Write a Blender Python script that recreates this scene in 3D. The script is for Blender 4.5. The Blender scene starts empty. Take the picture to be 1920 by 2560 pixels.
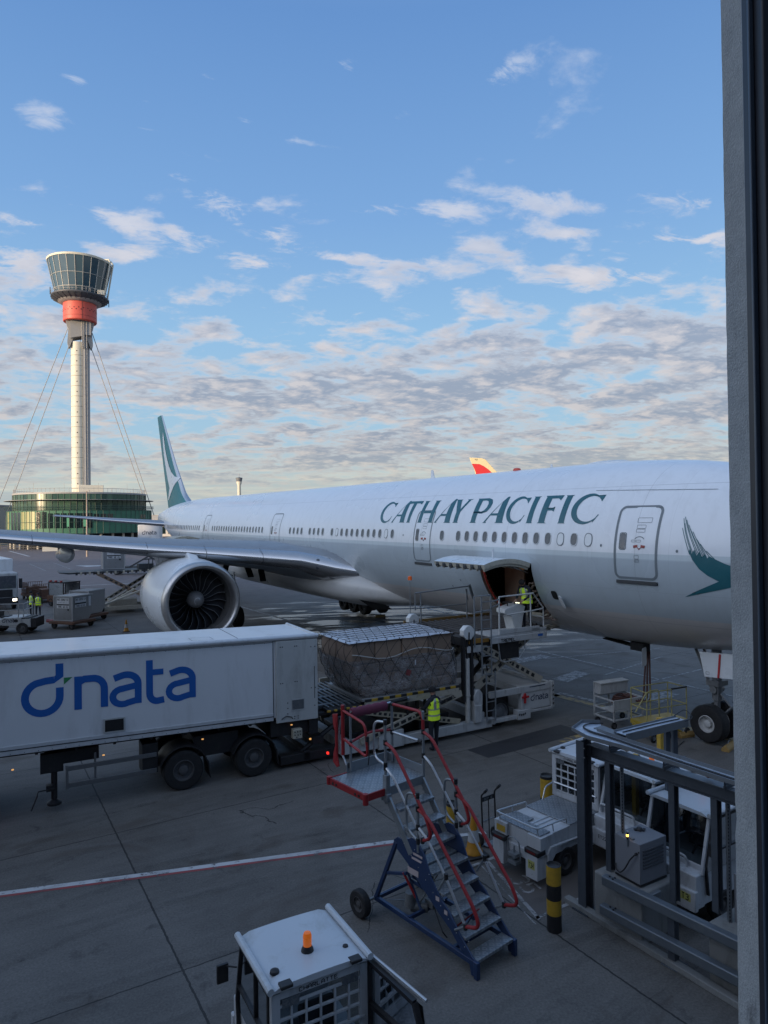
import bpy, bmesh, math, random
from mathutils import Vector, Matrix, Euler
from mathutils.geometry import tessellate_polygon
random.seed(11)
sc = bpy.context.scene
COL = sc.collection
PI = math.pi
rad = math.radians
# ------------------------------------------------------------------ camera
CAM_H = 6.92
th, ro = 0.0106862, 0.0124629
fwd = Vector((0, math.cos(th), math.sin(th)))
rt = Vector((1, 0, 0)); upv = rt.cross(fwd)
r2 = math.cos(ro) * rt - math.sin(ro) * upv
u2 = math.sin(ro) * rt + math.cos(ro) * upv
cam = bpy.data.objects.new('camera', bpy.data.cameras.new('camera'))
COL.objects.link(cam)
cam.data.sensor_fit = 'VERTICAL'; cam.data.sensor_height = 36.0
cam.data.lens = 24.0147
cam.data.clip_start = 0.05; cam.data.clip_end = 9000
m3 = Matrix((r2, u2, -fwd)).transposed()
cam.matrix_world = Matrix.Translation((0, 0, CAM_H)) @ m3.to_4x4()
sc.camera = cam
sc.view_settings.view_transform = 'Standard'
sc.view_settings.look = 'None'
sc.view_settings.exposure = 0.0
sc.view_settings.gamma = 1.0
sc.cycles.max_bounces = 6
sc.cycles.use_denoising = True
# ------------------------------------------------------------------ sun
SUN_EL = rad(5.5)
sdir = Vector((-0.74, -0.67, 0)).normalized() * math.cos(SUN_EL) + Vector((0, 0, math.sin(SUN_EL)))
sun = bpy.data.objects.new('sun', bpy.data.lights.new('sun', 'SUN'))
COL.objects.link(sun)
sun.data.energy = 4.8; sun.data.angle = rad(0.5); sun.data.color = (1.0, 0.74, 0.46)
sun.rotation_euler = sdir.to_track_quat('Z', 'Y').to_euler()
# ------------------------------------------------------------------ world
W = bpy.data.worlds.new("World"); sc.world = W; W.use_nodes = True
nt = W.node_tree; nt.nodes.clear()

class NB:
    """small node-graph helper"""
    def __init__(s, tree): s.t = tree; s.n = tree.nodes; s.l = tree.links
    def node(s, typ, ins=None, **kw):
        nd = s.n.new(typ)
        for k, v in kw.items(): setattr(nd, k, v)
        for k, v in (ins or {}).items():
            if isinstance(v, bpy.types.NodeSocket): s.l.new(v, nd.inputs[k])
            else: nd.inputs[k].default_value = v
        return nd
    def math(s, op, a, b=0.0, c=None, clamp=False):
        nd = s.n.new('ShaderNodeMath'); nd.operation = op; nd.use_clamp = clamp
        for i, v in enumerate((a, b) if c is None else (a, b, c)):
            if isinstance(v, bpy.types.NodeSocket): s.l.new(v, nd.inputs[i])
            else: nd.inputs[i].default_value = v
        return nd.outputs[0]
    def vmath(s, op, a, b=None, scale=None):
        nd = s.n.new('ShaderNodeVectorMath'); nd.operation = op
        for i, v in enumerate((a, b)):
            if v is None: continue
            if isinstance(v, bpy.types.NodeSocket): s.l.new(v, nd.inputs[i])
            else: nd.inputs[i].default_value = v
        if scale is not None: nd.inputs['Scale'].default_value = scale
        return nd.outputs['Value'] if op in ('DOT_PRODUCT', 'LENGTH') else nd.outputs[0]
    def ramp(s, fac, stops, interp='LINEAR'):
        nd = s.n.new('ShaderNodeValToRGB'); s.l.new(fac, nd.inputs[0])
        cr = nd.color_ramp; cr.interpolation = interp
        while len(cr.elements) < len(stops): cr.elements.new(0.5)
        for e, (p, c) in zip(cr.elements, stops):
            e.position = p
            e.color = (c, c, c, 1) if isinstance(c, (int, float)) else (*c, 1)
        return nd.outputs[0]
    def mix(s, fac, a, b, blend='MIX'):
        nd = s.n.new('ShaderNodeMix'); nd.data_type = 'RGBA'; nd.blend_type = blend
        for i, v in ((0, fac), (6, a), (7, b)):
            if isinstance(v, bpy.types.NodeSocket): s.l.new(v, nd.inputs[i])
            else: nd.inputs[i].default_value = v if i == 0 else ((*v, 1) if len(v) == 3 else v)
        return nd.outputs[2]
    def noise(s, vec, scale, detail=4, rough=0.55, dist=0.0, w=None):
        nd = s.node('ShaderNodeTexNoise', {'Vector': vec, 'Scale': scale, 'Detail': detail, 'Roughness': rough, 'Distortion': dist})
        return nd.outputs[0]

b = NB(nt)
geo = b.node('ShaderNodeTexCoord').outputs['Generated']
sep = b.node('ShaderNodeSeparateXYZ', {0: geo})
X, Y, Z = sep.outputs
sky = b.node('ShaderNodeTexSky', sky_type='NISHITA', sun_disc=False, sun_elevation=SUN_EL,
             sun_rotation=math.atan2(sdir.x, sdir.y), altitude=30.0, air_density=1.0, dust_density=1.0, ozone_density=1.5)
skyc = b.vmath('SCALE', sky.outputs[0], scale=0.10)
zc = b.math('MAXIMUM', Z, 0.0)
grad = b.ramp(zc, [(0.0, (0.42, 0.50, 0.56)), (0.05, (0.52, 0.62, 0.64)), (0.12, (0.40, 0.62, 0.80)), (0.26, (0.32, 0.57, 0.86)),
                   (0.40, (0.225, 0.44, 0.80)), (0.60, (0.145, 0.32, 0.68)), (0.75, (.22, .38, .68)), (1.0, (0.34, 0.48, 0.74))])
base = b.mix(0.12, grad, skyc)
# cloud deck: rays meet a flat layer
den = b.math('ADD', zc, 0.16)
px = b.math('DIVIDE', X, den); py = b.math('DIVIDE', Y, den)
pv = b.node('ShaderNodeCombineXYZ', {0: px, 1: py, 2: 0.0}).outputs[0]
rotm = b.node('ShaderNodeMapping', {'Vector': pv, 'Location': (3.1, 1.7, 0.0), 'Rotation': (0, 0, rad(-24)), 'Scale': (0.95, 1.10, 1.0)}).outputs[0]
def dens(vec):
    big = b.noise(vec, 1.2, 3, 0.5, 0.3)
    med = b.noise(vec, 5.2, 6, 0.55, 0.35)
    fine = b.noise(vec, 16, 5, 0.62, 0.3)
    a = b.math('MULTIPLY', big, 0.36); c = b.math('MULTIPLY', med, 0.50); d = b.math('MULTIPLY', fine, 0.16)
    return b.math('ADD', b.math('ADD', a, c), d)
D0 = dens(rotm)
off = b.vmath('ADD', rotm, (-0.035, 0.06, 0.0))
D1 = dens(off)
# coverage follows height above the horizon: nearly clear overhead, a deck low down, a gap at the horizon
rightness = b.math('MULTIPLY', X, 0.10)
cov = b.ramp(zc, [(0.0, 0.46), (0.045, 0.43), (0.08, 0.405), (0.16, 0.415), (0.24, 0.435), (0.30, 0.465), (0.345, 0.51), (0.39, 0.56), (0.45, 0.60), (0.60, 0.60), (0.8, 0.54), (1.0, 0.50)])
# separate wisps in the clear blue, each at its own bearing: azimuth and height as slopes (x/y, z/y), size, tilt
WISPS = [(880, 165, 80, 30, 25), (825, 215, 60, 20, -15), (990, 290, 100, 40, -10), (1270, 185, 95, 34, -20), (115, 295, 80, 28, 15), (195, 200, 45, 18, 20), (400, 272, 100, 20, 22), (370, 325, 80, 20, 10),
         (500, 390, 95, 28, 8), (540, 200, 40, 14, 20), (730, 355, 115, 22, 8), (630, 310, 50, 14, 15), (460, 450, 65, 15, 15), (330, 570, 170, 30, 20), (470, 600, 110, 28, 12), (580, 530, 130, 42, 28), (690, 600, 125, 32, 20),
         (300, 640, 90, 24, 12), (640, 665, 90, 20, 10), (930, 530, 125, 22, 5), (1130, 535, 95, 24, 0), (1360, 505, 115, 28, 5), (1420, 590, 65, 14, 0), (1740, 500, 95, 30, 5), (1720, 605, 125, 22, 0), (950, 660, 115, 18, 5),
         (1210, 625, 65, 18, 10), (50, 660, 120, 42, 12), (1560, 650, 65, 16, 10), (1500, 700, 150, 26, 0), (60, 560, 70, 14, 8)]
iy = b.math('DIVIDE', 1.0, b.math('MAXIMUM', Y, 0.05)); fu = b.math('MULTIPLY', X, iy); fv = b.math('MULTIPLY', zc, iy); tot = None
for (cx, cy, sx_, sy_, an) in WISPS:
    u0 = (cx - 960) / 1707.7; v0 = (1309 - .0125 * (cx - 960) - cy) / 1707.7; ca, sa = math.cos(rad(an)), math.sin(rad(an))
    du = b.math('SUBTRACT', fu, u0); dv = b.math('SUBTRACT', fv, v0)
    p_ = b.math('MULTIPLY', b.math('SUBTRACT', b.math('MULTIPLY', du, ca), b.math('MULTIPLY', dv, sa)), 1707.7 / sx_)
    q_ = b.math('MULTIPLY', b.math('ADD', b.math('MULTIPLY', du, sa), b.math('MULTIPLY', dv, ca)), 1707.7 / sy_)
    g_ = b.math('EXPONENT', b.math('MULTIPLY', b.math('ADD', b.math('MULTIPLY', p_, p_), b.math('MULTIPLY', q_, q_)), -.9))
    tot = g_ if tot is None else b.math('MAXIMUM', tot, g_)
tot = b.math('MULTIPLY', tot, b.math('GREATER_THAN', Y, 0.1))
cv = b.math('ADD', b.math('SUBTRACT', b.math('SUBTRACT', D0, cov), b.math('MULTIPLY', rightness, -0.5)), b.math('MULTIPLY', tot, b.ramp(zc, [(.36, .115), (.48, .150)])))
fine2 = b.noise(b.node('ShaderNodeMapping', {'Vector': rotm, 'Scale': (1.0, 1.9, 1.0), 'Rotation': (0, 0, rad(20))}).outputs[0], 7.0, 8, 0.68, 0.9)
cv = b.math('ADD', cv, b.math('MULTIPLY', b.math('SUBTRACT', fine2, .5), b.math('ADD', .10, b.math('MULTIPLY', tot, .42))))
mask = b.node('ShaderNodeMapRange', {0: cv, 1: 0.0, 2: 0.13, 3: 0.0, 4: 1.0}, interpolation_type='SMOOTHSTEP').outputs[0]
thick = b.node('ShaderNodeMapRange', {0: cv, 1: 0.03, 2: 0.15, 3: 0.0, 4: 1.0}, interpolation_type='SMOOTHSTEP').outputs[0]
lit = b.node('ShaderNodeMapRange', {0: b.math('SUBTRACT', D0, D1), 1: -0.01, 2: 0.09, 3: 0.0, 4: 1.0}).outputs[0]
darkc = b.ramp(zc, [(0.0, (0.40, 0.43, 0.46)), (0.10, (0.31, 0.35, 0.43)), (0.3, (0.33, 0.39, 0.52)), (0.5, (0.42, 0.52, 0.74))])
litc = b.ramp(zc, [(0.0, (0.72, 0.66, 0.54)), (0.10, (0.72, 0.65, 0.61)), (0.3, (0.82, 0.76, 0.76)), (0.5, (0.66, 0.72, 0.84))])
shade = b.math('MULTIPLY', b.math('MULTIPLY', thick, b.math('SUBTRACT', 1.0, b.math('MULTIPLY', tot, .72))), b.math('SUBTRACT', 1.0, b.math('MULTIPLY', lit, 0.75)), clamp=True)
cc = b.mix(shade, litc, darkc)
op = b.math('MULTIPLY', mask, b.ramp(zc, [(0.0, 0.75), (0.1, 0.9), (0.33, 0.85), (0.5, 0.62), (1.0, 0.4)]))
skyfinal = b.mix(op, base, cc)
# pale hazy strip low on the horizon
strip = b.ramp(zc, [(0.0, 0.85), (0.03, 0.62), (0.07, 0.18), (0.12, 0.0)])
streak = b.noise(b.node('ShaderNodeMapping', {'Vector': geo, 'Scale': (3, 3, 60)}).outputs[0], 1.6, 4, 0.6)
stc = b.mix(b.node('ShaderNodeMapRange', {0: streak, 1: 0.45, 2: 0.66}).outputs[0], (0.44, 0.49, 0.50), (0.76, 0.76, 0.62))
skyfinal = b.mix(strip, skyfinal, stc)
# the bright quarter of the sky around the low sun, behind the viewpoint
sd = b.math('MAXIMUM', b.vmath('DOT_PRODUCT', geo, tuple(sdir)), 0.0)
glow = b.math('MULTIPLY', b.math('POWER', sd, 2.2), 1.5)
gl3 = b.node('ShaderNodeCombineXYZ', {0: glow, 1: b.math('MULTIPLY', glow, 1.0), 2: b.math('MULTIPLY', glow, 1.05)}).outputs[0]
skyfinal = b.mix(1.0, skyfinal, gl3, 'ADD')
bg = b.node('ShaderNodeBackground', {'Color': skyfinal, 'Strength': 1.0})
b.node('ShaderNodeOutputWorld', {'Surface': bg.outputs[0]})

# ------------------------------------------------------------------ materials
MATS = {}
def mat(name, col, rough=0.55, metal=0.0, dirt=0.0, dcol=(0.05, 0.045, 0.04), scale=3.0, bump=0.0, bscale=40.0, coat=0.0, emit=None, estr=0.0,
        alpha=1.0, streak=False, var=0.06, spec=0.5, wear=0.0, wcol=(0.12, 0.09, 0.07)):
    if name in MATS: return MATS[name]
    m = bpy.data.materials.new(name); m.use_nodes = True
    t = m.node_tree; t.nodes.clear(); n = NB(t)
    tc = n.node('ShaderNodeTexCoord').outputs['Object']
    col3 = (*col, 1)
    v = n.noise(tc, scale, 5, 0.6)
    c = n.mix(n.math('MULTIPLY', v, 1.0), tuple(x * (1 - var) for x in col), tuple(min(1, x * (1 + var)) for x in col))
    if dirt > 0:
        mp = n.node('ShaderNodeMapping', {'Vector': tc, 'Scale': (1, 1, 0.25) if streak else (1, 1, 1)}).outputs[0]
        d = n.noise(mp, scale * 1.7, 8, 0.68, 0.4)
        f = n.node('ShaderNodeMapRange', {0: d, 1: 0.50, 2: 0.78, 3: 0.0, 4: dirt}).outputs[0]
        c = n.mix(f, c, dcol)
    if wear > 0:
        d = n.noise(tc, scale * 6, 6, 0.75, 0.2)
        f = n.node('ShaderNodeMapRange', {0: d, 1: 0.62, 2: 0.66, 3: 0.0, 4: wear}).outputs[0]
        c = n.mix(f, c, wcol)
    rr = n.node('ShaderNodeMapRange', {0: v, 1: 0.3, 2: 0.7, 3: max(0.02, rough - 0.06), 4: min(1, rough + 0.08)}).outputs[0]
    p = n.node('ShaderNodeBsdfPrincipled', {'Base Color': c, 'Roughness': rr, 'Metallic': metal, 'Specular IOR Level': spec, 'Coat Weight': coat, 'Coat Roughness': 0.08, 'Alpha': alpha})
    if emit:
        p.inputs['Emission Color'].default_value = (*emit, 1); p.inputs['Emission Strength'].default_value = estr
    if bump > 0:
        bn = n.noise(tc, bscale, 4, 0.6)
        bb = n.node('ShaderNodeBump', {'Height': bn, 'Strength': bump, 'Distance': 0.01})
        t.links.new(bb.outputs[0], p.inputs['Normal'])
    n.node('ShaderNodeOutputMaterial', {'Surface': p.outputs[0]})
    MATS[name] = m
    return m

# ------------------------------------------------------------------ mesh builder
def rndpath(pts, r, n=5, closed=False):
    """round the corners of a polyline"""
    P = [Vector(p) for p in pts]; out = []
    N = len(P)
    for i in range(N):
        if not closed and i in (0, N - 1): out.append(P[i]); continue
        a, p, c = P[i - 1], P[i], P[(i + 1) % N]
        d1 = (a - p); d2 = (c - p)
        k = min(r, d1.length * 0.48, d2.length * 0.48)
        q1 = p + d1.normalized() * k; q2 = p + d2.normalized() * k
        for j in range(n + 1):
            t = j / n
            out.append(q1 * (1 - t) ** 2 + p * 2 * t * (1 - t) + q2 * t * t)
    return out

class MB:
    def __init__(s): s.v = []; s.f = []; s.m = []
    def add(s, vs, fs, m=0):
        o = len(s.v); s.v += [tuple(x) for x in vs]
        for f in fs: s.f.append(tuple(o + i for i in f)); s.m.append(m)
        return s
    def box(s, c, size, rz=0.0, m=0, rot=None, top=1.0):
        hx, hy, hz = [k / 2 for k in size]
        M = rot if rot is not None else Matrix.Rotation(rz, 3, 'Z')
        vs = []
        for dz in (-1, 1):
            k = top if dz > 0 else 1.0
            for dx, dy in ((-1, -1), (1, -1), (1, 1), (-1, 1)):
                vs.append(Vector(c) + M @ Vector((dx * hx * k, dy * hy * k, dz * hz)))
        return s.add(vs, [(0, 3, 2, 1), (4, 5, 6, 7), (0, 1, 5, 4), (1, 2, 6, 5), (2, 3, 7, 6), (3, 0, 4, 7)], m)
    def b2(s, x0, x1, y0, y1, z0, z1, m=0):
        return s.box(((x0 + x1) / 2, (y0 + y1) / 2, (z0 + z1) / 2), (x1 - x0, y1 - y0, z1 - z0), m=m)
    def bar(s, p0, p1, w, h, m=0, up=(0, 0, 1)):
        p0 = Vector(p0); p1 = Vector(p1); d = p1 - p0; L = d.length
        if L < 1e-6: return s
        d.normalize(); u = Vector(up)
        if abs(d.dot(u)) > 0.98: u = Vector((1, 0, 0))
        sd = d.cross(u).normalized(); u = sd.cross(d)
        M = Matrix((d, -sd, u)).transposed()
        return s.box((p0 + p1) / 2, (L, w, h), rot=M, m=m)
    def tube(s, pts, r, n=8, m=0, closed=False, cap=True):
        P = [Vector(p) for p in pts]; N = len(P)
        if not hasattr(r, '__len__'): r = [r] * N
        rings = []; pd = None; u = None
        for i in range(N):
            if closed: d = (P[(i + 1) % N] - P[i - 1])
            else: d = P[min(i + 1, N - 1)] - P[max(i - 1, 0)]
            if d.length < 1e-9: d = Vector((0, 0, 1))
            d.normalize()
            if u is None:
                u = Vector((0, 0, 1)) if abs(d.z) < 0.9 else Vector((1, 0, 0))
            u = (u - d * u.dot(d)).normalized(); w = d.cross(u)
            rings.append([P[i] + (u * math.cos(2 * PI * k / n) + w * math.sin(2 * PI * k / n)) * r[i] for k in range(n)])
        vs = [q for R_ in rings for q in R_]; fs = []
        M = N if closed else N - 1
        for i in range(M):
            a = i * n; c = ((i + 1) % N) * n
            for k in range(n):
                k2 = (k + 1) % n
                fs.append((a + k, c + k, c + k2, a + k2))
        if cap and not closed:
            fs.append(tuple(range(n))); fs.append(tuple((N - 1) * n + k for k in reversed(range(n))))
        return s.add(vs, fs, m)
    def cyl(s, p0, p1, r, r1=None, n=14, m=0):
        return s.tube([p0, p1], [r, r if r1 is None else r1], n, m)
    def lathe(s, prof, n=24, m=0, M=None, mf=None, a0=0.0, a1=2 * PI):
        """prof: list of (r, z) turned about local Z, placed by matrix M"""
        M = M or Matrix.Identity(4); full = abs(a1 - a0 - 2 * PI) < 1e-6
        K = n if full else n + 1; vs = []; fs = []; o = len(s.v)
        for (r, z) in prof:
            for k in range(K):
                a = a0 + (a1 - a0) * k / n
                vs.append(M @ Vector((r * math.cos(a), r * math.sin(a), z)))
        s.v += [tuple(x) for x in vs]
        for i in range(len(prof) - 1):
            for k in range(n):
                k2 = (k + 1) % K
                s.f.append((o + i * K + k, o + i * K + k2, o + (i + 1) * K + k2, o + (i + 1) * K + k)); s.m.append(mf[i] if mf else m)
        return s
    def loft(s, rings, m=0, closed=True, cap=False):
        n = len(rings[0]); o = len(s.v)
        for R_ in rings: s.v += [tuple(x) for x in R_]
        K = n if closed else n - 1
        for i in range(len(rings) - 1):
            for k in range(K):
                k2 = (k + 1) % n
                s.f.append((o + i * n + k, o + i * n + k2, o + (i + 1) * n + k2, o + (i + 1) * n + k)); s.m.append(m)
        if cap:
            s.f.append(tuple(o + k for k in reversed(range(n)))); s.m.append(m)
            s.f.append(tuple(o + (len(rings) - 1) * n + k for k in range(n))); s.m.append(m)
        return s
    def prism(s, poly, fn, d0, d1, m=0):
        """extrude a 2-D outline between depths d0, d1 ; fn(u,v,d)->point"""
        n = len(poly); vs = [fn(u, v, d0) for u, v in poly] + [fn(u, v, d1) for u, v in poly]
        fs = [(i, (i + 1) % n, n + (i + 1) % n, n + i) for i in range(n)]
        tri = tessellate_polygon([[Vector((u, v, 0)) for u, v in poly]])
        fs += [tuple(t) for t in tri] + [tuple(n + i for i in reversed(t)) for t in tri]
        return s.add(vs, fs, m)
    def wheel(s, c, r, w, axis, mt=0, mr=1, n=28, rim=0.58):
        """tyre + dished rim; axis points outwards"""
        ax = Vector(axis).normalized(); q = ax.to_track_quat('Z', 'Y').to_matrix().to_4x4()
        M = Matrix.Translation(Vector(c)) @ q; h = w / 2; ri = r * rim
        tp = [(ri, -h * .8), (r * .80, -h), (r * .93, -h * .92), (r, -h * .62), (r * .992, -h * .3), (r, 0), (r * .992, h * .3), (r, h * .62), (r * .93, h * .92), (r * .80, h), (ri, h * .8)]
        s.lathe(tp, n, mt, M)
        for sg in (1, -1):
            rp = [(ri, sg * h * .8), (ri * .93, sg * h * .84), (ri * .86, sg * h * .35), (ri * .5, sg * h * .22), (ri * .42, sg * h * .62), (ri * .25, sg * h * .72), (0.001, sg * h * .72)]
            s.lathe(rp, n, mr, M)
            for k in range(8):
                a = 2 * PI * k / 8
                p = M @ Vector((ri * .66 * math.cos(a), ri * .66 * math.sin(a), sg * h * .26))
                s.cyl(p, p + ax * sg * 0.02, ri * 0.06, n=6, m=mr)
        return s
    def build(s, name, mats, parent=None, smooth=38, bevel=0.0, seg=2):
        me = bpy.data.meshes.new(name)
        me.from_pydata(s.v, [], s.f); me.update()
        if not isinstance(mats, (list, tuple)): mats = [mats]
        for mm in mats: me.materials.append(mm)
        me.polygons.foreach_set('material_index', [min(x, len(mats) - 1) for x in s.m])
        bm = bmesh.new(); bm.from_mesh(me)
        bmesh.ops.remove_doubles(bm, verts=bm.verts, dist=1e-5)
        bmesh.ops.recalc_face_normals(bm, faces=bm.faces)
        bm.to_mesh(me); bm.free()
        if smooth:
            me.polygons.foreach_set('use_smooth', [True] * len(me.polygons))
            me.set_sharp_from_angle(angle=rad(smooth))
        ob = bpy.data.objects.new(name, me); COL.objects.link(ob)
        if parent is not None: ob.parent = parent
        if bevel > 0:
            md = ob.modifiers.new('edge', 'BEVEL'); md.width = bevel; md.segments = seg; md.limit_method = 'ANGLE'; md.angle_limit = rad(40)
            md.harden_normals = False
        return ob

def thing(name, label, cat, loc=(0, 0, 0), rz=0.0, group=None):
    o = bpy.data.objects.new(name, None); COL.objects.link(o)
    o.location = loc; o.rotation_euler = (0, 0, rz); o.empty_display_size = 0.3
    o['label'] = label; o['category'] = cat
    if group: o['group'] = group
    return o
def tag(o, label, cat, group=None):
    o['label'] = label; o['category'] = cat
    if group: o['group'] = group
    return o
def struct(o, label, cat, kind='structure'):
    o['label'] = label; o['category'] = cat; o['kind'] = kind
    return o
def copytree(o, parent=None):
    c = o.copy(); COL.objects.link(c)
    if parent is not None: c.parent = parent
    for ch in list(o.children): copytree(ch, c)
    return c

# flat marks: outlines cut into horizontal slices and laid on any surface
def arc(cx, cy, rx, ry, a0, a1, n=14):
    return [(cx + rx * math.cos(rad(a0 + (a1 - a0) * i / n)), cy + ry * math.sin(rad(a0 + (a1 - a0) * i / n))) for i in range(n + 1)]
def stroke(path, w, closed=False):
    P = [Vector((p[0], p[1])) for p in path]; N = len(P); L = []; Rr = []
    for i in range(N):
        if closed: a = P[i] - P[i - 1]; c = P[(i + 1) % N] - P[i]
        else:
            a = P[i] - P[i - 1] if i else P[1] - P[0]
            c = P[i + 1] - P[i] if i < N - 1 else P[-1] - P[-2]
        a.normalize(); c.normalize(); n1 = Vector((-a.y, a.x)); n2 = Vector((-c.y, c.x)); nn = (n1 + n2)
        nn = nn.normalized() if nn.length > 1e-6 else n1
        k = 1 / max(0.35, nn.dot(n1))
        L.append(P[i] + nn * w / 2 * k); Rr.append(P[i] - nn * w / 2 * k)
    if closed: return [[tuple(p) for p in L], [tuple(p) for p in Rr]]
    return [[tuple(p) for p in L] + [tuple(p) for p in reversed(Rr)]]
def decal(mb, loops, fn, dv=0.1, m=0, du=None):
    """even-odd fill of closed loops in (u,v), mapped through fn(u,v)"""
    ys = sorted({round(v, 5) for lp in loops for _, v in lp})
    lev = []
    for a, c in zip(ys, ys[1:]):
        k = max(1, int(math.ceil((c - a) / dv)))
        lev += [a + (c - a) * i / k for i in range(k)]
    lev.append(ys[-1])
    E = []
    for lp in loops:
        for i in range(len(lp)):
            (x0, y0), (x1, y1) = lp[i - 1], lp[i]
            if abs(y0 - y1) > 1e-7: E.append((x0, y0, x1, y1) if y0 < y1 else (x1, y1, x0, y0))
    for y0, y1 in zip(lev, lev[1:]):
        if y1 - y0 < 1e-6: continue
        ym = (y0 + y1) / 2; xs = []
        for (ax, ay, bx, by) in E:
            if ay < ym < by:
                g = lambda y: ax + (bx - ax) * (y - ay) / (by - ay)
                xs.append((g(ym), g(y0), g(y1)))
        xs.sort()
        for i in range(0, len(xs) - 1, 2):
            l, r_ = xs[i], xs[i + 1]
            K = 1 if not du else max(1, int(math.ceil((r_[0] - l[0]) / du)))
            for k in range(K):
                t0 = k / K; t1 = (k + 1) / K
                q = [(l[1] + (r_[1] - l[1]) * t0, y0), (l[1] + (r_[1] - l[1]) * t1, y0), (l[2] + (r_[2] - l[2]) * t1, y1), (l[2] + (r_[2] - l[2]) * t0, y1)]
                mb.add([fn(*p) for p in q], [(0, 1, 2, 3)], m)
    return mb
# block lettering on a 4 x 6 grid, strokes as paths
GL = {
 'A': [[(0, 0), (0, 4), (1.2, 6), (2.8, 6), (4, 4), (4, 0)], [(0, 2.6), (4, 2.6)]], 'B': [[(0, 0), (0, 6), (3, 6), (4, 5), (3, 3.2), (0, 3.2)], [(3, 3.2), (4, 2), (3, 0), (0, 0)]],
 'C': [[(4, 5), (3, 6), (1, 6), (0, 5), (0, 1), (1, 0), (3, 0), (4, 1)]], 'D': [[(0, 0), (0, 6), (2.6, 6), (4, 4.6), (4, 1.4), (2.6, 0), (0, 0)]],
 'E': [[(4, 0), (0, 0), (0, 6), (4, 6)], [(0, 3.1), (3.3, 3.1)]], 'G': [[(4, 5), (3, 6), (1, 6), (0, 5), (0, 1), (1, 0), (3, 0), (4, 1), (4, 2.8), (2.4, 2.8)]],
 'H': [[(0, 0), (0, 6)], [(4, 0), (4, 6)], [(0, 3), (4, 3)]], 'I': [[(2, 0), (2, 6)]], 'K': [[(0, 0), (0, 6)], [(4, 6), (0.4, 3), (4, 0)]], 'L': [[(0, 6), (0, 0), (3.8, 0)]],
 'M': [[(0, 0), (0, 6), (2, 3), (4, 6), (4, 0)]], 'N': [[(0, 0), (0, 6), (4, 0), (4, 6)]], 'O': [[(1, 0), (0, 1), (0, 5), (1, 6), (3, 6), (4, 5), (4, 1), (3, 0), (0.9, 0)]],
 'P': [[(0, 0), (0, 6), (3, 6), (4, 5), (4, 3.8), (3, 2.8), (0, 2.8)]], 'R': [[(0, 0), (0, 6), (3, 6), (4, 5), (4, 3.9), (3, 3), (0, 3)], [(2, 3), (4, 0)]],
 'S': [[(4, 5), (3, 6), (1, 6), (0, 5), (0, 4), (1, 3.2), (3, 2.8), (4, 2), (4, 1), (3, 0), (1, 0), (0, 1)]], 'T': [[(0, 6), (4, 6)], [(2, 6), (2, 0)]],
 'U': [[(0, 6), (0, 1), (1, 0), (3, 0), (4, 1), (4, 6)]], 'X': [[(0, 0), (4, 6)], [(4, 0), (0, 6)]], 'Z': [[(0, 6), (4, 6), (0, 0), (4, 0)]],
 '0': [[(1, 0), (0, 1), (0, 5), (1, 6), (3, 6), (4, 5), (4, 1), (3, 0), (0.9, 0)]], '1': [[(0.8, 5), (2.2, 6), (2.2, 0)]], '2': [[(0, 5), (1, 6), (3, 6), (4, 5), (4, 4), (0, 0), (4, 0)]],
 '3': [[(0, 5.4), (1, 6), (3, 6), (4, 5), (4, 4), (3, 3.2), (1.6, 3.2)], [(3, 3.2), (4, 2.3), (4, 1), (3, 0), (1, 0), (0, 0.6)]], '4': [[(3, 0), (3, 6), (0, 2), (4, 2)]],
 '5': [[(4, 6), (0, 6), (0, 3.4), (3, 3.6), (4, 2.6), (4, 1), (3, 0), (1, 0), (0, 0.6)]], '6': [[(3.6, 6), (1.4, 5.6), (0, 3), (0, 1), (1, 0), (3, 0), (4, 1), (4, 2.4), (3, 3.2), (0.4, 2.9)]],
 '7': [[(0, 6), (4, 6), (1.5, 0)]], '8': [[(1, 3.2), (0, 4.2), (0, 5.2), (1, 6), (3, 6), (4, 5.2), (4, 4.2), (3, 3.2), (1, 3.2), (0, 2.2), (0, 1), (1, 0), (3, 0), (4, 1), (4, 2.2), (3, 3.2)]],
 '9': [[(0.4, 0), (2.6, 0.4), (4, 3), (4, 5), (3, 6), (1, 6), (0, 5), (0, 3.6), (1, 2.9), (3.8, 3.2)]], ' ': []}
def text(mb, s_, fn, h, w=None, bold=0.9, m=0, gap=1.7, dv=1.0, slant=0.0, lift=0.0012):
    """fn(u,v,k): u along the word, v up, k a small lift so that strokes never share a plane"""
    k = h / 6.0; cw = (w / (len(s_) * (4 + gap) - gap)) if w else k; x = 0.0; q = 0
    for ch in s_:
        for st in GL.get(ch, []):
            for lp in (stroke(st, bold),):
                decal(mb, lp, (lambda u, v, x=x, q=q: fn((x + u + slant * v) * cw, v * k, q * lift)), dv, m)
            q = (q + 1) % 4
        x += 4 + gap
    return mb
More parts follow.
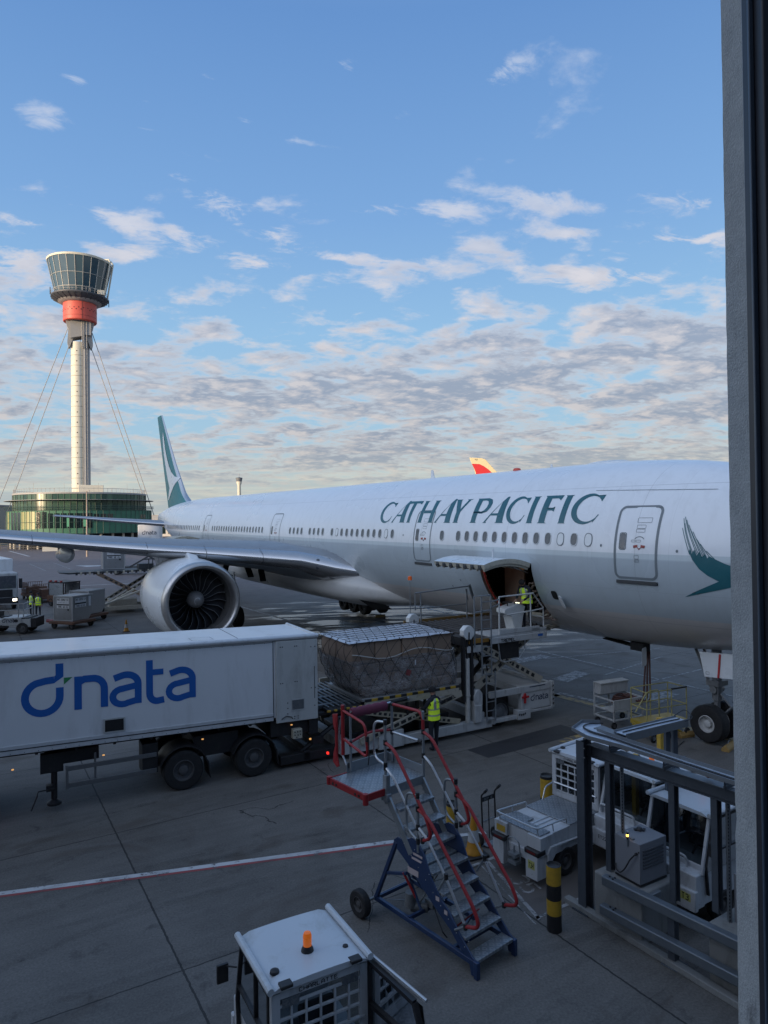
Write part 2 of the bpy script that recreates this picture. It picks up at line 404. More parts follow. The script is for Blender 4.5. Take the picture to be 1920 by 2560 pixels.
def dnata(mb, fn, h, m=0, mg=1):
    """lower-case word mark; h = x-height ; fn(u,v,k)"""
    S = []
    w = 0.225
    bowl = [(0.86, 1.04), (0.60, 1.02)] + arc(0.52, 0.50, 0.50, 0.50, 100, 360, 22)[1:] + [(1.02, 0.78)]
    S.append((stroke(bowl, w), 0)); S.append(([[(0.90, 1.55), (1.13, 1.55), (1.13, 1.12), (0.86, 0.93), (0.86, 1.15), (0.90, 1.18)]], 0))
    S.append(([[(1.14, 0.86), (1.40, 1.08), (1.14, 1.08)]], 1))
    S.append((stroke([(1.56, 0.0), (1.56, 1.08)], w), 0))
    S.append((stroke([(1.56, 0.88), (1.75, 0.98)] + arc(2.02, 0.62, 0.34, 0.36, 90, 0, 8) + [(2.36, 0.0)], w), 0))
    def a(x):
        S.append((stroke([(x + 0.06, 0.90)] + arc(x + 0.45, 0.68, 0.38, 0.32, 110, 0, 9) + [(x + 0.83, 0.0)], w), 0))
        S.append((stroke([(x + 0.83, 0.62), (x + 0.45, 0.56)] + arc(x + 0.34, 0.28, 0.32, 0.26, 90, 300, 12) + [(x + 0.80, 0.12)], w * .95), 0))
    a(2.60)
    S.append((stroke([(3.80, 1.42), (3.80, 0.30)] + arc(4.05, 0.28, 0.25, 0.27, 180, 275, 6) + [(4.28, 0.04)], w), 0))
    S.append((stroke([(3.80, 1.0), (4.26, 1.0)], w * .9), 0)); a(4.42)
    for i, (lp, c) in enumerate(S):
        decal(mb, lp, (lambda u, v, q=i % 5: fn(u * h, v * h, q * 0.0012)), 1.0, m if c == 0 else mg)
    return mb
# ================================================================== AIRLINER
Hc = 5.693
PSI = -1.01216385
Raf = Euler((0, 0.00528, PSI)).to_matrix()
noseW = Vector((8.89854897, 23.0691096, -1.18270179 + CAM_H)) + Vector((0.53001967, -0.84796891, -0.00527987)) * 8.3
air = thing('airliner', 'large white airliner with grey belly, green lettering and an open cargo hold', 'airliner')
air.location = noseW - Raf @ Vector((0, 0, Hc)); air.rotation_euler = (0, 0.00528, PSI)
def AP(s, l, h): return Vector((-s, -l, Hc + h))

def itp(tab, x):
    if x <= tab[0][0]: return tab[0][1:]
    for (a, c) in zip(tab, tab[1:]):
        if x <= c[0]:
            t = (x - a[0]) / (c[0] - a[0])
            return tuple(p + (q - p) * t for p, q in zip(a[1:], c[1:]))
    return tab[-1][1:]
# station: s, half width, top, bottom, height of widest point
FT = [(0.0, 0.02, -0.78, -0.82, -0.80), (0.15, 0.42, -0.42, -1.12, -0.78), (0.5, 0.78, -0.10, -1.42, -0.74), (1.0, 1.12, 0.26, -1.70, -0.68), (1.6, 1.46, 0.72, -1.95, -0.60),
      (2.2, 1.74, 1.30, -2.17, -0.50), (2.8, 1.98, 1.86, -2.36, -0.42), (3.5, 2.22, 2.30, -2.54, -0.34), (4.3, 2.46, 2.58, -2.70, -0.26), (5.2, 2.67, 2.77, -2.84, -0.18),
      (6.2, 2.84, 2.92, -2.95, -0.10), (7.2, 2.96, 3.01, -3.03, -0.05), (8.3, 3.04, 3.07, -3.08, -0.02), (9.5, 3.09, 3.10, -3.10, 0.0), (10.4, 3.10, 3.10, -3.10, 0.0),
      (50.5, 3.10, 3.10, -3.10, 0.0), (53.0, 3.06, 3.10, -2.90, 0.05), (56.0, 2.92, 3.08, -2.45, 0.25), (59.0, 2.68, 3.02, -1.88, 0.50), (62.0, 2.34, 2.90, -1.22, 0.80),
      (65.0, 1.90, 2.70, -0.55, 1.05), (68.0, 1.38, 2.42, 0.0, 1.25), (70.5, 0.88, 2.15, 0.40, 1.30), (72.5, 0.46, 1.92, 0.66, 1.30), (74.0, 0.16, 1.75, 0.82, 1.28)]
def fsec(s, a):
    """surface point; a is the angle from the crown towards starboard"""
    w, t, bt, c = itp(FT, s)
    rz = (t - c) if math.cos(a) > 0 else (c - bt)
    return w * math.sin(a), c + rz * math.cos(a)
def FP(s, h, lift=0.0, side=1):
    w, t, bt, c = itp(FT, s)
    rz = (t - c) if h > c else (c - bt)
    a = math.acos(max(-1, min(1, (h - c) / rz)))
    l = w * math.sin(a); n = Vector((math.sin(a) / max(w, .01), math.cos(a) / rz)).normalized()
    return AP(s, (l + n.x * lift) * side, h + n.y * lift)

def paint_fus():
    m = bpy.data.materials.new('fuselage_paint'); m.use_nodes = True; t = m.node_tree; t.nodes.clear(); n = NB(t)
    tc = n.node('ShaderNodeTexCoord').outputs['Object']; sp = n.node('ShaderNodeSeparateXYZ', {0: tc}).outputs
    z = n.math('SUBTRACT', sp[2], Hc)
    sx = n.math('MULTIPLY', sp[0], -1.0)
    # belly line sweeps down slightly between nose and mid-body
    bl = n.math('MULTIPLY', n.math('SUBTRACT', sx, 6.0), -0.012)
    zz = n.math('SUBTRACT', z, bl)
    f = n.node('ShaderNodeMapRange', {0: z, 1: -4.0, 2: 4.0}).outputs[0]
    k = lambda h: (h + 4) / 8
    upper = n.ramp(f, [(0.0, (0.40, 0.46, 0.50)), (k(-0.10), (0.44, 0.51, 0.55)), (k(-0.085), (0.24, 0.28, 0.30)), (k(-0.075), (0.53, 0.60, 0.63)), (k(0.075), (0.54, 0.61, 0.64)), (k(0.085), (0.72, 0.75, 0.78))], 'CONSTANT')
    bm_ = n.math('LESS_THAN', zz, -1.78)
    c = n.mix(bm_, upper, (0.49, 0.47, 0.46))
    # panel joints
    fr = n.math('MODULO', n.math('ADD', sx, 100.0), 5.33)
    seam = n.math('MAXIMUM', n.math('LESS_THAN', fr, 0.014), n.math('MULTIPLY', n.math('LESS_THAN', n.math('MODULO', n.math('ADD', sx, 101.1), 2.667), 0.010), .5))
    ln = n.math('LESS_THAN', n.math('ABSOLUTE', n.math('SUBTRACT', z, 2.12)), 0.008)
    ln2 = n.math('MAXIMUM', n.math('LESS_THAN', n.math('ABSOLUTE', n.math('ADD', zz, 1.96)), 0.009), n.math('MULTIPLY', n.math('LESS_THAN', n.math('ABSOLUTE', n.math('ADD', z, 1.02)), 0.007), .6))
    sm = n.math('MAXIMUM', n.math('MAXIMUM', seam, ln), ln2)
    c = n.mix(n.math('MULTIPLY', sm, 0.35), c, (0.16, 0.18, 0.20))
    st = n.noise(n.node('ShaderNodeMapping', {'Vector': tc, 'Scale': (1.3, 1.0, 0.16)}).outputs[0], 2.6, 6, 0.65)
    fs = n.node('ShaderNodeMapRange', {0: st, 1: 0.48, 2: 0.75, 3: 0.0, 4: 0.13}).outputs[0]
    c = n.mix(fs, c, (0.22, 0.22, 0.21))
    low = n.noise(tc, 0.35, 3, 0.5)
    bn = n.node('ShaderNodeBump', {'Height': n.noise(n.node('ShaderNodeMapping', {'Vector': tc, 'Scale': (0.5, 1, 1)}).outputs[0], 1.1, 2, 0.5), 'Strength': 0.22, 'Distance': 0.05})
    p = n.node('ShaderNodeBsdfPrincipled', {'Base Color': c, 'Roughness': n.node('ShaderNodeMapRange', {0: low, 1: 0.3, 2: 0.7, 3: 0.24, 4: 0.36}).outputs[0], 'Coat Weight': 0.25, 'Coat Roughness': 0.12, 'Normal': bn.outputs[0]})
    n.node('ShaderNodeOutputMaterial', {'Surface': p.outputs[0]})
    return m
M_FUS = paint_fus()
M_WHT = mat('white_gloss_paint', (0.66, 0.69, 0.71), 0.3, coat=0.25, dirt=0.10, dcol=(0.3, 0.29, 0.27), scale=.6)
M_GRY = mat('grey_wing_paint', (0.23, 0.25, 0.275), 0.45, dirt=0.4, dcol=(0.12, 0.12, 0.12), scale=0.9)
M_ALU = mat('bare_aluminium', (0.48, 0.49, 0.51), 0.20, 0.9, dirt=0.06, dcol=(0.25, 0.24, 0.22), scale=1.4)
M_ALR = mat('brushed_inlet_metal', (0.50, 0.49, 0.48), 0.34, 0.85, dirt=0.3, dcol=(0.22, 0.2, 0.18), scale=2.5)
M_TEAL = mat('airline_green', (0.016, 0.105, 0.13), 0.32, coat=0.25, var=0.15)
M_TEALT = mat('tail_green', (0.008, 0.17, 0.19), 0.42, coat=0.05, var=0.1, spec=.3)
M_BLK = mat('black_rubber', (0.012, 0.012, 0.013), 0.75, dirt=0.35, dcol=(0.05, 0.048, 0.045), scale=6)
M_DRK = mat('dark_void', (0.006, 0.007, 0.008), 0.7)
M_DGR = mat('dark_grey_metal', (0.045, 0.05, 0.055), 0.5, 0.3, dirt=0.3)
M_TIT = mat('blade_edge_metal', (0.34, 0.35, 0.36), 0.4, 0.3)
M_BLD = mat('black_composite_blade', (0.028, 0.029, 0.033), 0.4)
M_LIN = mat('outline_grey', (0.15, 0.18, 0.20), 0.45)
M_PANE = mat('window_pane_dark', (0.05, 0.06, 0.075), 0.12, spec=0.7, dirt=0.5, dcol=(0.16, 0.18, 0.2), scale=3)
M_RIM = mat('window_rim', (0.52, 0.55, 0.57), 0.4)
M_RED = mat('signal_red', (0.42, 0.02, 0.025), 0.45, dirt=0.2)
M_TAN = mat('cargo_liner_board', (0.26, 0.18, 0.13), 0.75, dirt=0.5, dcol=(0.10, 0.06, 0.04), scale=3)
M_FRM = mat('primer_beige', (0.42, 0.40, 0.33), 0.6, dirt=0.6, dcol=(0.10, 0.09, 0.07), scale=5)
M_WARM = mat('warm_hold_lamp', (0.9, 0.5, 0.25), 0.4, emit=(1.0, 0.42, 0.14), estr=1.1)

# ---- fuselage shell with the cargo opening
CS0, CS1 = 10.7, 13.5
st = sorted(set([0, .04, .15, .3, .5, .75, 1.0, 1.3, 1.6, 1.9, 2.2, 2.5, 2.8, 3.15, 3.5, 3.9, 4.3, 4.7, 5.2, 5.7, 6.2, 6.7, 7.2, 7.7, 8.3, 8.9, 9.5, 10.1, CS0, 11.4, 12.1, 12.8, CS1, 14.5, 17, 20, 24, 28, 33, 38, 43, 47, 50.5, 52, 53, 54.5, 56, 57.5, 59, 60.5, 62, 63.5, 65, 66.5, 68, 69.2, 70.5, 71.5, 72.5, 73.3, 74.0]))
# smooth the profile: average neighbouring table values
def fsm(s, a):
    if s < 10 and s > 0.2 or s > 51 and s < 73:
        k = 0.35 if s < 10 else 1.0
        k = min(k, s) if s < 10 else k
        p = [fsec(s - k, a), fsec(s - k / 2, a), fsec(s, a), fsec(s + k / 2, a), fsec(s + k, a)]
        return sum(q[0] * w for q, w in zip(p, (.1, .2, .4, .2, .1))), sum(q[1] * w for q, w in zip(p, (.1, .2, .4, .2, .1)))
    return fsec(s, a)
NR = 96
mb = MB(); vs = []
for s_ in st:
    for k in range(NR):
        l, h = fsm(s_, 2 * PI * k / NR); vs.append(AP(s_, l, h))
fs = []
for i in range(len(st) - 1):
    for k in range(NR):
        if CS0 - 0.01 <= st[i] < CS1 - 0.01 and 26 <= k < 38: continue
        k2 = (k + 1) % NR; fs.append((i * NR + k, (i + 1) * NR + k, (i + 1) * NR + k2, i * NR + k2))
fs.append(tuple((len(st) - 1) * NR + k for k in range(NR)))
mb.add(vs, fs)
fus = mb.build('fuselage', M_FUS, air, smooth=50)
# wing-body fairing
mb = MB(); rings = []
FB = [(19.5, .55, -2.85, .1), (21.0, 1.7, -2.6, .55), (22.5, 2.7, -2.45, .85), (24.0, 3.3, -2.35, 1.1), (26.0, 3.65, -2.22, 1.20), (29.0, 3.85, -2.12, 1.28), (34.0, 3.9, -2.05, 1.3), (38.5, 3.8, -2.05, 1.28), (41.5, 3.3, -2.2, 1.1), (44.0, 2.3, -2.55, .75), (46.0, .8, -2.9, .15)]
for (s_, w, c, r) in FB:
    R_ = []
    for k in range(40):
        a = 2 * PI * k / 40
        ex = 0.78
        x = math.copysign(abs(math.cos(a)) ** ex, math.cos(a)) * w; z = math.copysign(abs(math.sin(a)) ** ex, math.sin(a)) * r
        R_.append(AP(s_, x, c + z))
    rings.append(R_)
mb.loft(rings, cap=True)
mb.build('belly_fairing', mat('belly_fairing_paint', (0.45, 0.45, 0.44), 0.32, coat=0.2, dirt=0.3, dcol=(0.2, 0.19, 0.18), scale=0.8), air, smooth=60)
# ram air inlet in the fairing
mb = MB(); mb.add([AP(21.3, 2.35, -2.98), AP(22.9, 2.9, -2.85), AP(22.6, 2.2, -3.38), AP(21.6, 1.75, -3.3)], [(0, 1, 2, 3)])
mb.build('air_inlet', M_DRK, air)

# ---- hold interior
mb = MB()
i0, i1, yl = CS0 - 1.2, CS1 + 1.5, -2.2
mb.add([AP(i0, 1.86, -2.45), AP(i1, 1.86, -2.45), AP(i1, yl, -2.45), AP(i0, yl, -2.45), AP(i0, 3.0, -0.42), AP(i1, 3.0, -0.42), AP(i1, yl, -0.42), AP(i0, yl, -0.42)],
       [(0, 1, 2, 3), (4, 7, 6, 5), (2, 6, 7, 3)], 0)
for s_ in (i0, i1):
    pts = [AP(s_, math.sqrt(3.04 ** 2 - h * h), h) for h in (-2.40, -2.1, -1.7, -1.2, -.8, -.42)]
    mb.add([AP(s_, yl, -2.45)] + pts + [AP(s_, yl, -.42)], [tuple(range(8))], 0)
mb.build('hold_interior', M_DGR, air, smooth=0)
def hbox(name, s0, s1, l0, l1, h0, h1, m, bev=0.0):
    mb = MB(); mb.b2(-s1, -s0, -l1, -l0, Hc + h0, Hc + h1); return mb.build(name, m, air, bevel=bev)
hbox('hold_wall_panel', 12.35, 13.42, 1.75, 1.82, -2.44, -0.5, M_TAN)
hbox('hold_wall_panel', 13.30, 13.42, 1.2, 1.75, -2.44, -0.5, M_TAN)
hbox('hold_wall_panel', 10.8, 11.6, 1.4, 1.46, -2.44, -0.5, M_TAN)
for s_ in (11.55, 13.1):
    hbox('hold_lamp', s_ - .16, s_ + .16, 2.55, 2.75, -0.50, -0.455, M_WARM)
mb = MB()   # rim of the cut-out
for k in (26, 38):
    a = 2 * PI * k / NR
    l, h = fsec(12, a)
    mb.add([AP(CS0, l, h), AP(CS1, l, h), AP(CS1, l * .94, h * .94 if k == 38 else h), AP(CS0, l * .94, h * .94 if k == 38 else h)], [(0, 1, 2, 3)])
for s_ in (CS0, CS1):
    for k in range(26, 38):
        q = [fsec(12, 2 * PI * k / NR), fsec(12, 2 * PI * (k + 1) / NR)]
        mb.add([AP(s_, *q[0]), AP(s_, *q[1]), AP(s_, q[1][0] * .93, q[1][1] * .93), AP(s_, q[0][0] * .93, q[0][1] * .93)], [(0, 1, 2, 3)])
for k in range(26, 38, 1):   # latch fittings down the forward edge
    l, h = fsec(12, 2 * PI * (k + .5) / NR)
    mb.box(AP(CS0 + .07, l * .955, h * .955), (.10, .06, .10))
    mb.box(AP(CS1 - .07, l * .955, h * .955), (.08, .05, .07))
mb.build('door_frame', M_FRM, air, bevel=.006)
mb = MB()   # red seal down the aft edge and along the sill
pts = [AP(CS1 - .10, *[c * .97 for c in fsec(12, 2 * PI * k / NR)]) for k in [26 + j * .5 for j in range(25)]]
mb.tube(pts, .035, 6)
mb.tube([AP(CS1 - .1, 1.9, -2.36), AP(CS1 - 1.0, 1.95, -2.38)], .035, 6)
mb.build('door_seal', mat('red_seal', (0.55, 0.06, 0.05), .6), air)
mb = MB()   # crumpled restraint net hanging at the forward edge
rg = random.Random(4)
for j in range(9):
    h0 = -1.05 - j * .15
    pts = []
    for q in range(7):
        t = q / 6; l = math.sqrt(9.6 - (h0 - .1 * t) ** 2) * .99
        pts.append(AP(CS0 + .08 + .35 * t, l + .05 * rg.uniform(-1, 1), h0 - .2 * t + .05 * rg.uniform(-1, 1)))
    mb.tube(pts, [.05 * (1 - .1 * k) for k in range(7)], 6)
for j in range(8):
    mb.box(AP(CS0 + .5 - j * .12, 2.15 + .02 * j, -2.38 + .02 * (j % 3)), (.14, .12, .05), rz=j * .7)
mb.build('restraint_net', mat('dirty_webbing', (0.16, 0.12, 0.10), .9, dirt=.5), air)
# ---- cargo door, swung up on its hinge
a0 = 2 * PI * 26 / NR; R0 = 3.1; hin = Vector((R0 * math.sin(a0), R0 * math.cos(a0))); TH = rad(118)
def dpt(t, dep, s_):
    a = a0 + t * (2.12 / R0); p = Vector(((R0 - dep) * math.sin(a), (R0 - dep) * math.cos(a))) - hin
    q = Vector((math.cos(TH) * p.x - math.sin(TH) * p.y, math.sin(TH) * p.x + math.cos(TH) * p.y)) + hin
    return AP(s_, q.x, q.y)
mb = MB(); rings = []
for j in range(13):
    t = j / 12
    rings.append([dpt(t, 0, CS0 + .02), dpt(t, 0, CS1 - .02), dpt(t, .16, CS1 - .02), dpt(t, .16, CS0 + .02)])
o0 = len(mb.v)
for R_ in rings: mb.v += [tuple(p) for p in R_]
for i in range(12):
    for k in range(4):
        mb.f.append((i * 4 + k, i * 4 + (k + 1) % 4, (i + 1) * 4 + (k + 1) % 4, (i + 1) * 4 + k)); mb.m.append(0 if k == 0 else 1)
mb.f += [(0, 1, 2, 3), (48, 49, 50, 51)]; mb.m += [1, 1]
cd = mb.build('cargo_door', [mat('door_skin_paint', (0.56, 0.62, 0.66), .3, coat=.3), M_FRM], air, smooth=40)
mb = MB()
for j in range(1, 12, 2):
    mb.bar(dpt(j / 12, .20, CS0 + .1), dpt(j / 12, .20, CS1 - .1), .05, .08)
for q in range(8):
    s_ = CS0 + .1 + q * .37
    pts = [dpt(t / 8, .20, s_) for t in range(9)]
    for p, q2 in zip(pts, pts[1:]): mb.bar(p, q2, .05, .09)
mb.build('door_ribs', M_FRM, cd, smooth=0)
for q in range(7):
    mb = MB(); mb.box(dpt(.985, .12, CS0 + .25 + q * .39), (.16, .14, .16)); mb.cyl(dpt(1.0, .1, CS0 + .2 + q * .39), dpt(1.0, .1, CS0 + .3 + q * .39), .05)
    mb.build('door_latch', M_DGR, cd, bevel=.01)
for s_ in (CS0 + .35, CS1 - .35):
    mb = MB(); mb.tube([AP(s_, 2.9, -0.75), AP(s_, 3.25, -.62), dpt(.42, .2, s_)], .04, 8)
    mb.build('door_actuator', M_ALU, cd)
mb = MB(); mb.cyl(AP(12.05, 3.6, -.30), AP(12.05, 3.6, 0.05), .035); mb.build('antenna', M_WHT, air)

# ---- cabin windows
win_me = None
def oval(rx, ry, n=28, p=2.6):
    return [(math.copysign(abs(math.cos(2 * PI * i / n)) ** (2 / p), math.cos(2 * PI * i / n)) * rx, math.copysign(abs(math.sin(2 * PI * i / n)) ** (2 / p), math.sin(2 * PI * i / n)) * ry) for i in range(n)]
def mkwin(kind):
    mb = MB(); o = oval(.150, .215); i_ = oval(.126, .190); N_ = len(o)
    fl = lambda p, d: Vector((p[0], -d, p[1]))
    vs = [fl(p, -.02) for p in o] + [fl(p, .010) for p in o] + [fl(p, .010) for p in i_] + [fl(p, -.004 if kind else .008) for p in i_]
    fs = []
    for a in range(3):
        fs += [(a * N_ + i, a * N_ + (i + 1) % N_, (a + 1) * N_ + (i + 1) % N_, (a + 1) * N_ + i) for i in range(N_)]
    mb.add(vs, fs, 0); o2 = len(mb.v); mb.add([fl(p, .000 if kind else .008) for p in i_], [tuple(range(N_))], 1)
    return mb
w_open = mkwin(1).build('cabin_window', [M_RIM, M_PANE], air, smooth=30)
w_plug = mkwin(0).build('window_plug', [M_LIN, mat('plug_paint', (0.70, 0.73, 0.74), .35)], air, smooth=30)
def setwin(ob, s_):
    p = FP(s_, .4606, 0.001); w, t, bt, c = itp(FT, s_)
    p2 = FP(s_, .5606, 0.001); p3 = FP(s_ - .3, .4606, .001)
    zax = (p2 - p).normalized(); xax = (p3 - p); xax = (xax - zax * xax.dot(zax)).normalized(); yax = zax.cross(xax)
    ob.location = p; ob.rotation_euler = Matrix((xax, yax, zax)).transposed().to_euler()
P_ = .5334
s_of = lambda k: 8.3 - k * P_
plug = [0.05, -2 + .03, -33 + 0.0]
ks = [(0.12, 1), (-.93, 0), (-1.97, 1)] + [(-k, 0) for k in range(3, 13)] + [(-14, 0)]
mk = [-21 - k for k in range(12)]; mid = [(k, 1 if k in (-22, -31) else 0) for k in mk] + [(k, 0) for k in (-34, -35, -36, -37, -39, -40, -41, -42)]
aft = [(-50.16 - i, 0) for i in range(20)]
rear = [(-75.6 - i, 0) for i in range(24)]
first = {0: True, 1: True}
for k, pl in ks + mid + aft + rear:
    src = w_plug if pl else w_open
    if first[pl]: ob = src; first[pl] = False
    else: ob = src.copy(); COL.objects.link(ob); ob.parent = air
    setwin(ob, s_of(k))

# ---- passenger doors, drawn as outline, sill and markings
def rrect(u0, u1, v0, v1, r, n=6):
    return arc(u1 - r, v1 - r, r, r, 0, 90, n) + arc(u0 + r, v1 - r, r, r, 90, 180, n) + arc(u0 + r, v0 + r, r, r, 180, 270, n) + arc(u1 - r, v0 + r, r, r, 270, 360, n)
M_DOORP = mat('door_paint', (0.70, 0.72, 0.73), .3, coat=.3, dirt=.15)
hfa = lambda v: v
def door(sc_, half, big):
    fn = lambda u, v, q=0: FP(sc_ - u, v, .006 + q)
    mb = MB()
    decal(mb, stroke(rrect(-half, half, -.64, 1.47, .17), .075 if big else .055, True), fn, .08)
    d = mb.build('cabin_door', M_LIN, air, smooth=60)
    mb = MB()
    mb2 = MB()
    decal(mb2, [rrect(-half + .16, -half + .33, .22, .68, .05)], lambda u, v: fn(u, v, .002), .1)
    mb2.build('door_window', [M_PANE], d)
    decal(mb, stroke(rrect(-half + .14, -half + .35, .20, .70, .06), .025, True), fn, .1)
    for (a_, b_, c_, d_) in ((-.02, .42, 1.0, 1.14), (0.0, .27, .83, .93), (-.01, .26, .72, .81), (-.13, -.01, .43, .49), (.02, .17, .43, .49), (-.02, .12, -.06, .04), (-.01, .13, -.16, -.08)):
        decal(mb, stroke(rrect(a_, b_, c_, d_, .02), .010, True), fn, .1)
    decal(mb, stroke(arc(.12, .46, .16, .13, 155, 25, 8), .022), fn, .1)
    text(mb, 'EXIT', lambda u, v, q: fn(.0 + u, -.15 + v, q), .05, .11, 1.0)
    mb.build('door_marking', M_LIN, d)
    mb = MB()
    decal(mb, [[(-.06, .33), (.08, .35), (.08, .29), (.10, .25), (.16, .25), (.18, .29), (.18, .35), (.32, .33), (.30, .25), (.2, .27), (.13, .20), (.06, .27), (-.04, .25)]], lambda u, v: fn(u, v, .003), .05)
    mb.build('door_handle', mat('handle_red', (0.28, .05, .04), .5), d)
    mb = MB(); c0 = FP(sc_ + half, -.76, .0); c1 = FP(sc_ - half, -.76, .0)
    mb.bar(c0 + Vector((0, -.0, 0)), c1, .09, .10)
    mb.build('door_sill', M_DGR, d, bevel=.01)
    return d
door(6.60, .655, True); door(17.17, .60, False); door(32.98, .72, False); door(46.85, .66, False)
# ---- lettering
mb = MB()
def gC(x, w): # crescent C with tapered ends
    o = [(x + w * (.56 + .50 * math.cos(rad(a))), .5 + .53 * math.sin(rad(a))) for a in range(38, 318, 8)]
    i_ = [(x + w * (.66 + .42 * math.cos(rad(a))), .5 + .45 * math.sin(rad(a))) for a in range(300, 50, -8)]
    o = [(x + w * 1.04, .98), (x + w * .98, .74), (x + w * .93, .74)]
    outer = [(x + w * (.52 + .52 * math.cos(rad(a))), .5 + .53 * math.sin(rad(a))) for a in range(60, 316, 8)]
    inner = [(x + w * (.62 + .42 * math.cos(rad(a))), .5 + .44 * math.sin(rad(a))) for a in range(318, 44, -8)]
    return [[(x + w * 1.02, .97), ] + outer + [(x + w * .86, .03), (x + w * 1.02, .30), (x + w * .99, .31)] + inner + [(x + w * .95, .76), (x + w * .98, .76)]]
def gI(x, w, f=.10):
    return [[(x - f * .5, 0), (x + w + f * .6, 0), (x + w, .035), (x + w * .98, .5), (x + w, .965), (x + w + f, 1), (x - f, 1), (x, .965), (x + w * .02, .5), (x, .035)]]
def gA(x, w):
    return [[(x, 0), (x + .18 * w, 0), (x + .14 * w, .04), (x + .30 * w, .30), (x + .64 * w, .30), (x + .66 * w, .04), (x + .60 * w, 0), (x + 1.03 * w, 0), (x + .97 * w, .04), (x + .90 * w, 1.04), (x + .80 * w, 1.04), (x + .05 * w, .05)],
            [(x + .35 * w, .385), (x + .64 * w, .385), (x + .66 * w, .84)]]
def gT(x, w):
    return [[(x + .30 * w, 0), (x + .62 * w, 0), (x + .56 * w, .04), (x + .60 * w, .90), (x + .86 * w, .90), (x + 1.0 * w, .84), (x + 1.04 * w, 1.01), (x + .02 * w, 1.01), (x - .06 * w, .84), (x + .1 * w, .90), (x + .34 * w, .90), (x + .36 * w, .04)]]
def gH(x, w):
    return gI(x, .24, .08) + gI(x + w - .26, .26, .08) + [[(x + .22, .43), (x + w - .24, .43), (x + w - .24, .53), (x + .22, .53)]]
def gY(x, w):
    return [[(x + .28 * w, 0), (x + .66 * w, 0), (x + .60 * w, .04), (x + .60 * w, .46), (x + .96 * w, .96), (x + 1.1 * w, 1.0), (x + .72 * w, 1.0), (x + .80 * w, .96), (x + .54 * w, .58), (x + .36 * w, .96), (x + .42 * w, 1.0), (x - .04 * w, 1.0), (x + .06 * w, .96), (x + .34 * w, .46), (x + .34 * w, .04)]]
def gP(x, w):
    return gI(x, .26, .06)[:0] + [[(x - .06, 0), (x + .34, 0), (x + .27, .04), (x + .27, .40), (x + .55 * w, .38), (x + .86 * w, .46), (x + 1.0 * w, .62), (x + 1.02 * w, .80), (x + .90 * w, .95), (x + .66 * w, 1.01), (x - .06, 1.01), (x, .96), (x, .04)],
            [(x + .27, .48), (x + .5 * w, .46), (x + .66 * w, .52), (x + .76 * w, .64), (x + .77 * w, .78), (x + .68 * w, .89), (x + .52 * w, .92), (x + .27, .92)]]
def gF(x, w):
    return [[(x - .06, 0), (x + .36, 0), (x + .28, .04), (x + .28, .46), (x + .66 * w, .46), (x + .80 * w, .42), (x + .80 * w, .60), (x + .66 * w, .56), (x + .28, .56), (x + .28, .90), (x + .80 * w, .90), (x + .98 * w, .82), (x + 1.06 * w, 1.01), (x - .06, 1.01), (x, .96), (x, .04)]]
hb, ht = .97, 1.90
def letter(loops, s_left):
    decal(mb, loops, lambda u, v: FP(s_left - u, hb + (ht - hb) * v, .007), .06)
letter(gC(0, 1.02), 20.9); letter(gA(0, 1.08), 19.8); letter(gT(0, .98), 18.86); letter(gH(0, 1.02), 17.66)
letter(gA(0, 1.09), 16.49); letter(gY(0, .95), 15.50); letter(gP(0, .90), 14.10); letter(gA(0, 1.12), 13.38)
letter(gC(0, .97), 12.21); letter(gI(0, .24, .06), 11.04); letter(gF(0, .72), 10.47); letter(gI(0, .24, .06), 9.56); letter(gC(0, 1.10), 9.14)
mb.build('lettering', M_TEAL, air, smooth=60)
# ---- brush-wing mark by the nose
mb = MB()
bird = [(4.93, .20), (4.83, -.02), (4.65, -.27), (4.44, -.44), (4.17, -.58), (4.39, -.69), (4.81, -.90), (5.13, -1.08), (4.49, -.90), (3.97, -.75), (3.53, -.60), (3.0, -.42), (2.75, -.30), (3.2, -.27), (3.51, -.25), (3.74, -.20), (4.03, -.09), (4.30, .04), (4.40, .09), (4.45, .03), (4.52, .14), (4.58, .07), (4.66, .20), (4.72, .10), (4.79, .26), (4.85, .15), (4.90, .30)]
rv = lambda L: [(-a - .10, c) for a, c in L]
decal(mb, [rv(bird)], lambda u, v: FP(-u, v, .007), .06, du=.10)
BR = [[(5.16, 1.16), (4.99, .72), (4.71, .13)], [(5.19, 1.12), (5.08, .71), (4.86, .18)], [(5.17, .85), (5.08, .6), (4.90, .12)], [(5.1, 1.07), (4.95, .69), (4.65, .10)], [(5.02, .94), (4.87, .63), (4.6, .10)], [(4.96, .83), (4.8, .54), (4.55, .08)], [(4.88, .75), (4.69, .43), (4.5, .06)], [(4.75, .54), (4.59, .32), (4.46, .05)], [(4.65, .42), (4.49, .21), (4.36, .02)], [(4.48, .23), (4.39, .14), (4.22, -.02)], [(5.13, .98), (5.02, .62), (4.80, .12)]]
for i, p in enumerate(BR):
    q = []
    for j in range(9):
        t = j / 8; q.append((-.10 - ((1 - t) ** 2 * p[0][0] + 2 * t * (1 - t) * p[1][0] + t * t * p[2][0]), (1 - t) ** 2 * p[0][1] + 2 * t * (1 - t) * p[1][1] + t * t * p[2][1]))
    decal(mb, stroke(q, .017), lambda u, v, i=i: FP(-u, v, .010 + .001 * (i % 4)), .06)
mb.build('wing_emblem', M_TEAL, air, smooth=60)
mb = MB()  # long seams and small marks
decal(mb, stroke([(-8.5 + .2 * i, 2.02 - .005 * i) for i in range(20)], .012), lambda u, v: FP(-u, v, .012), .01, du=.1)
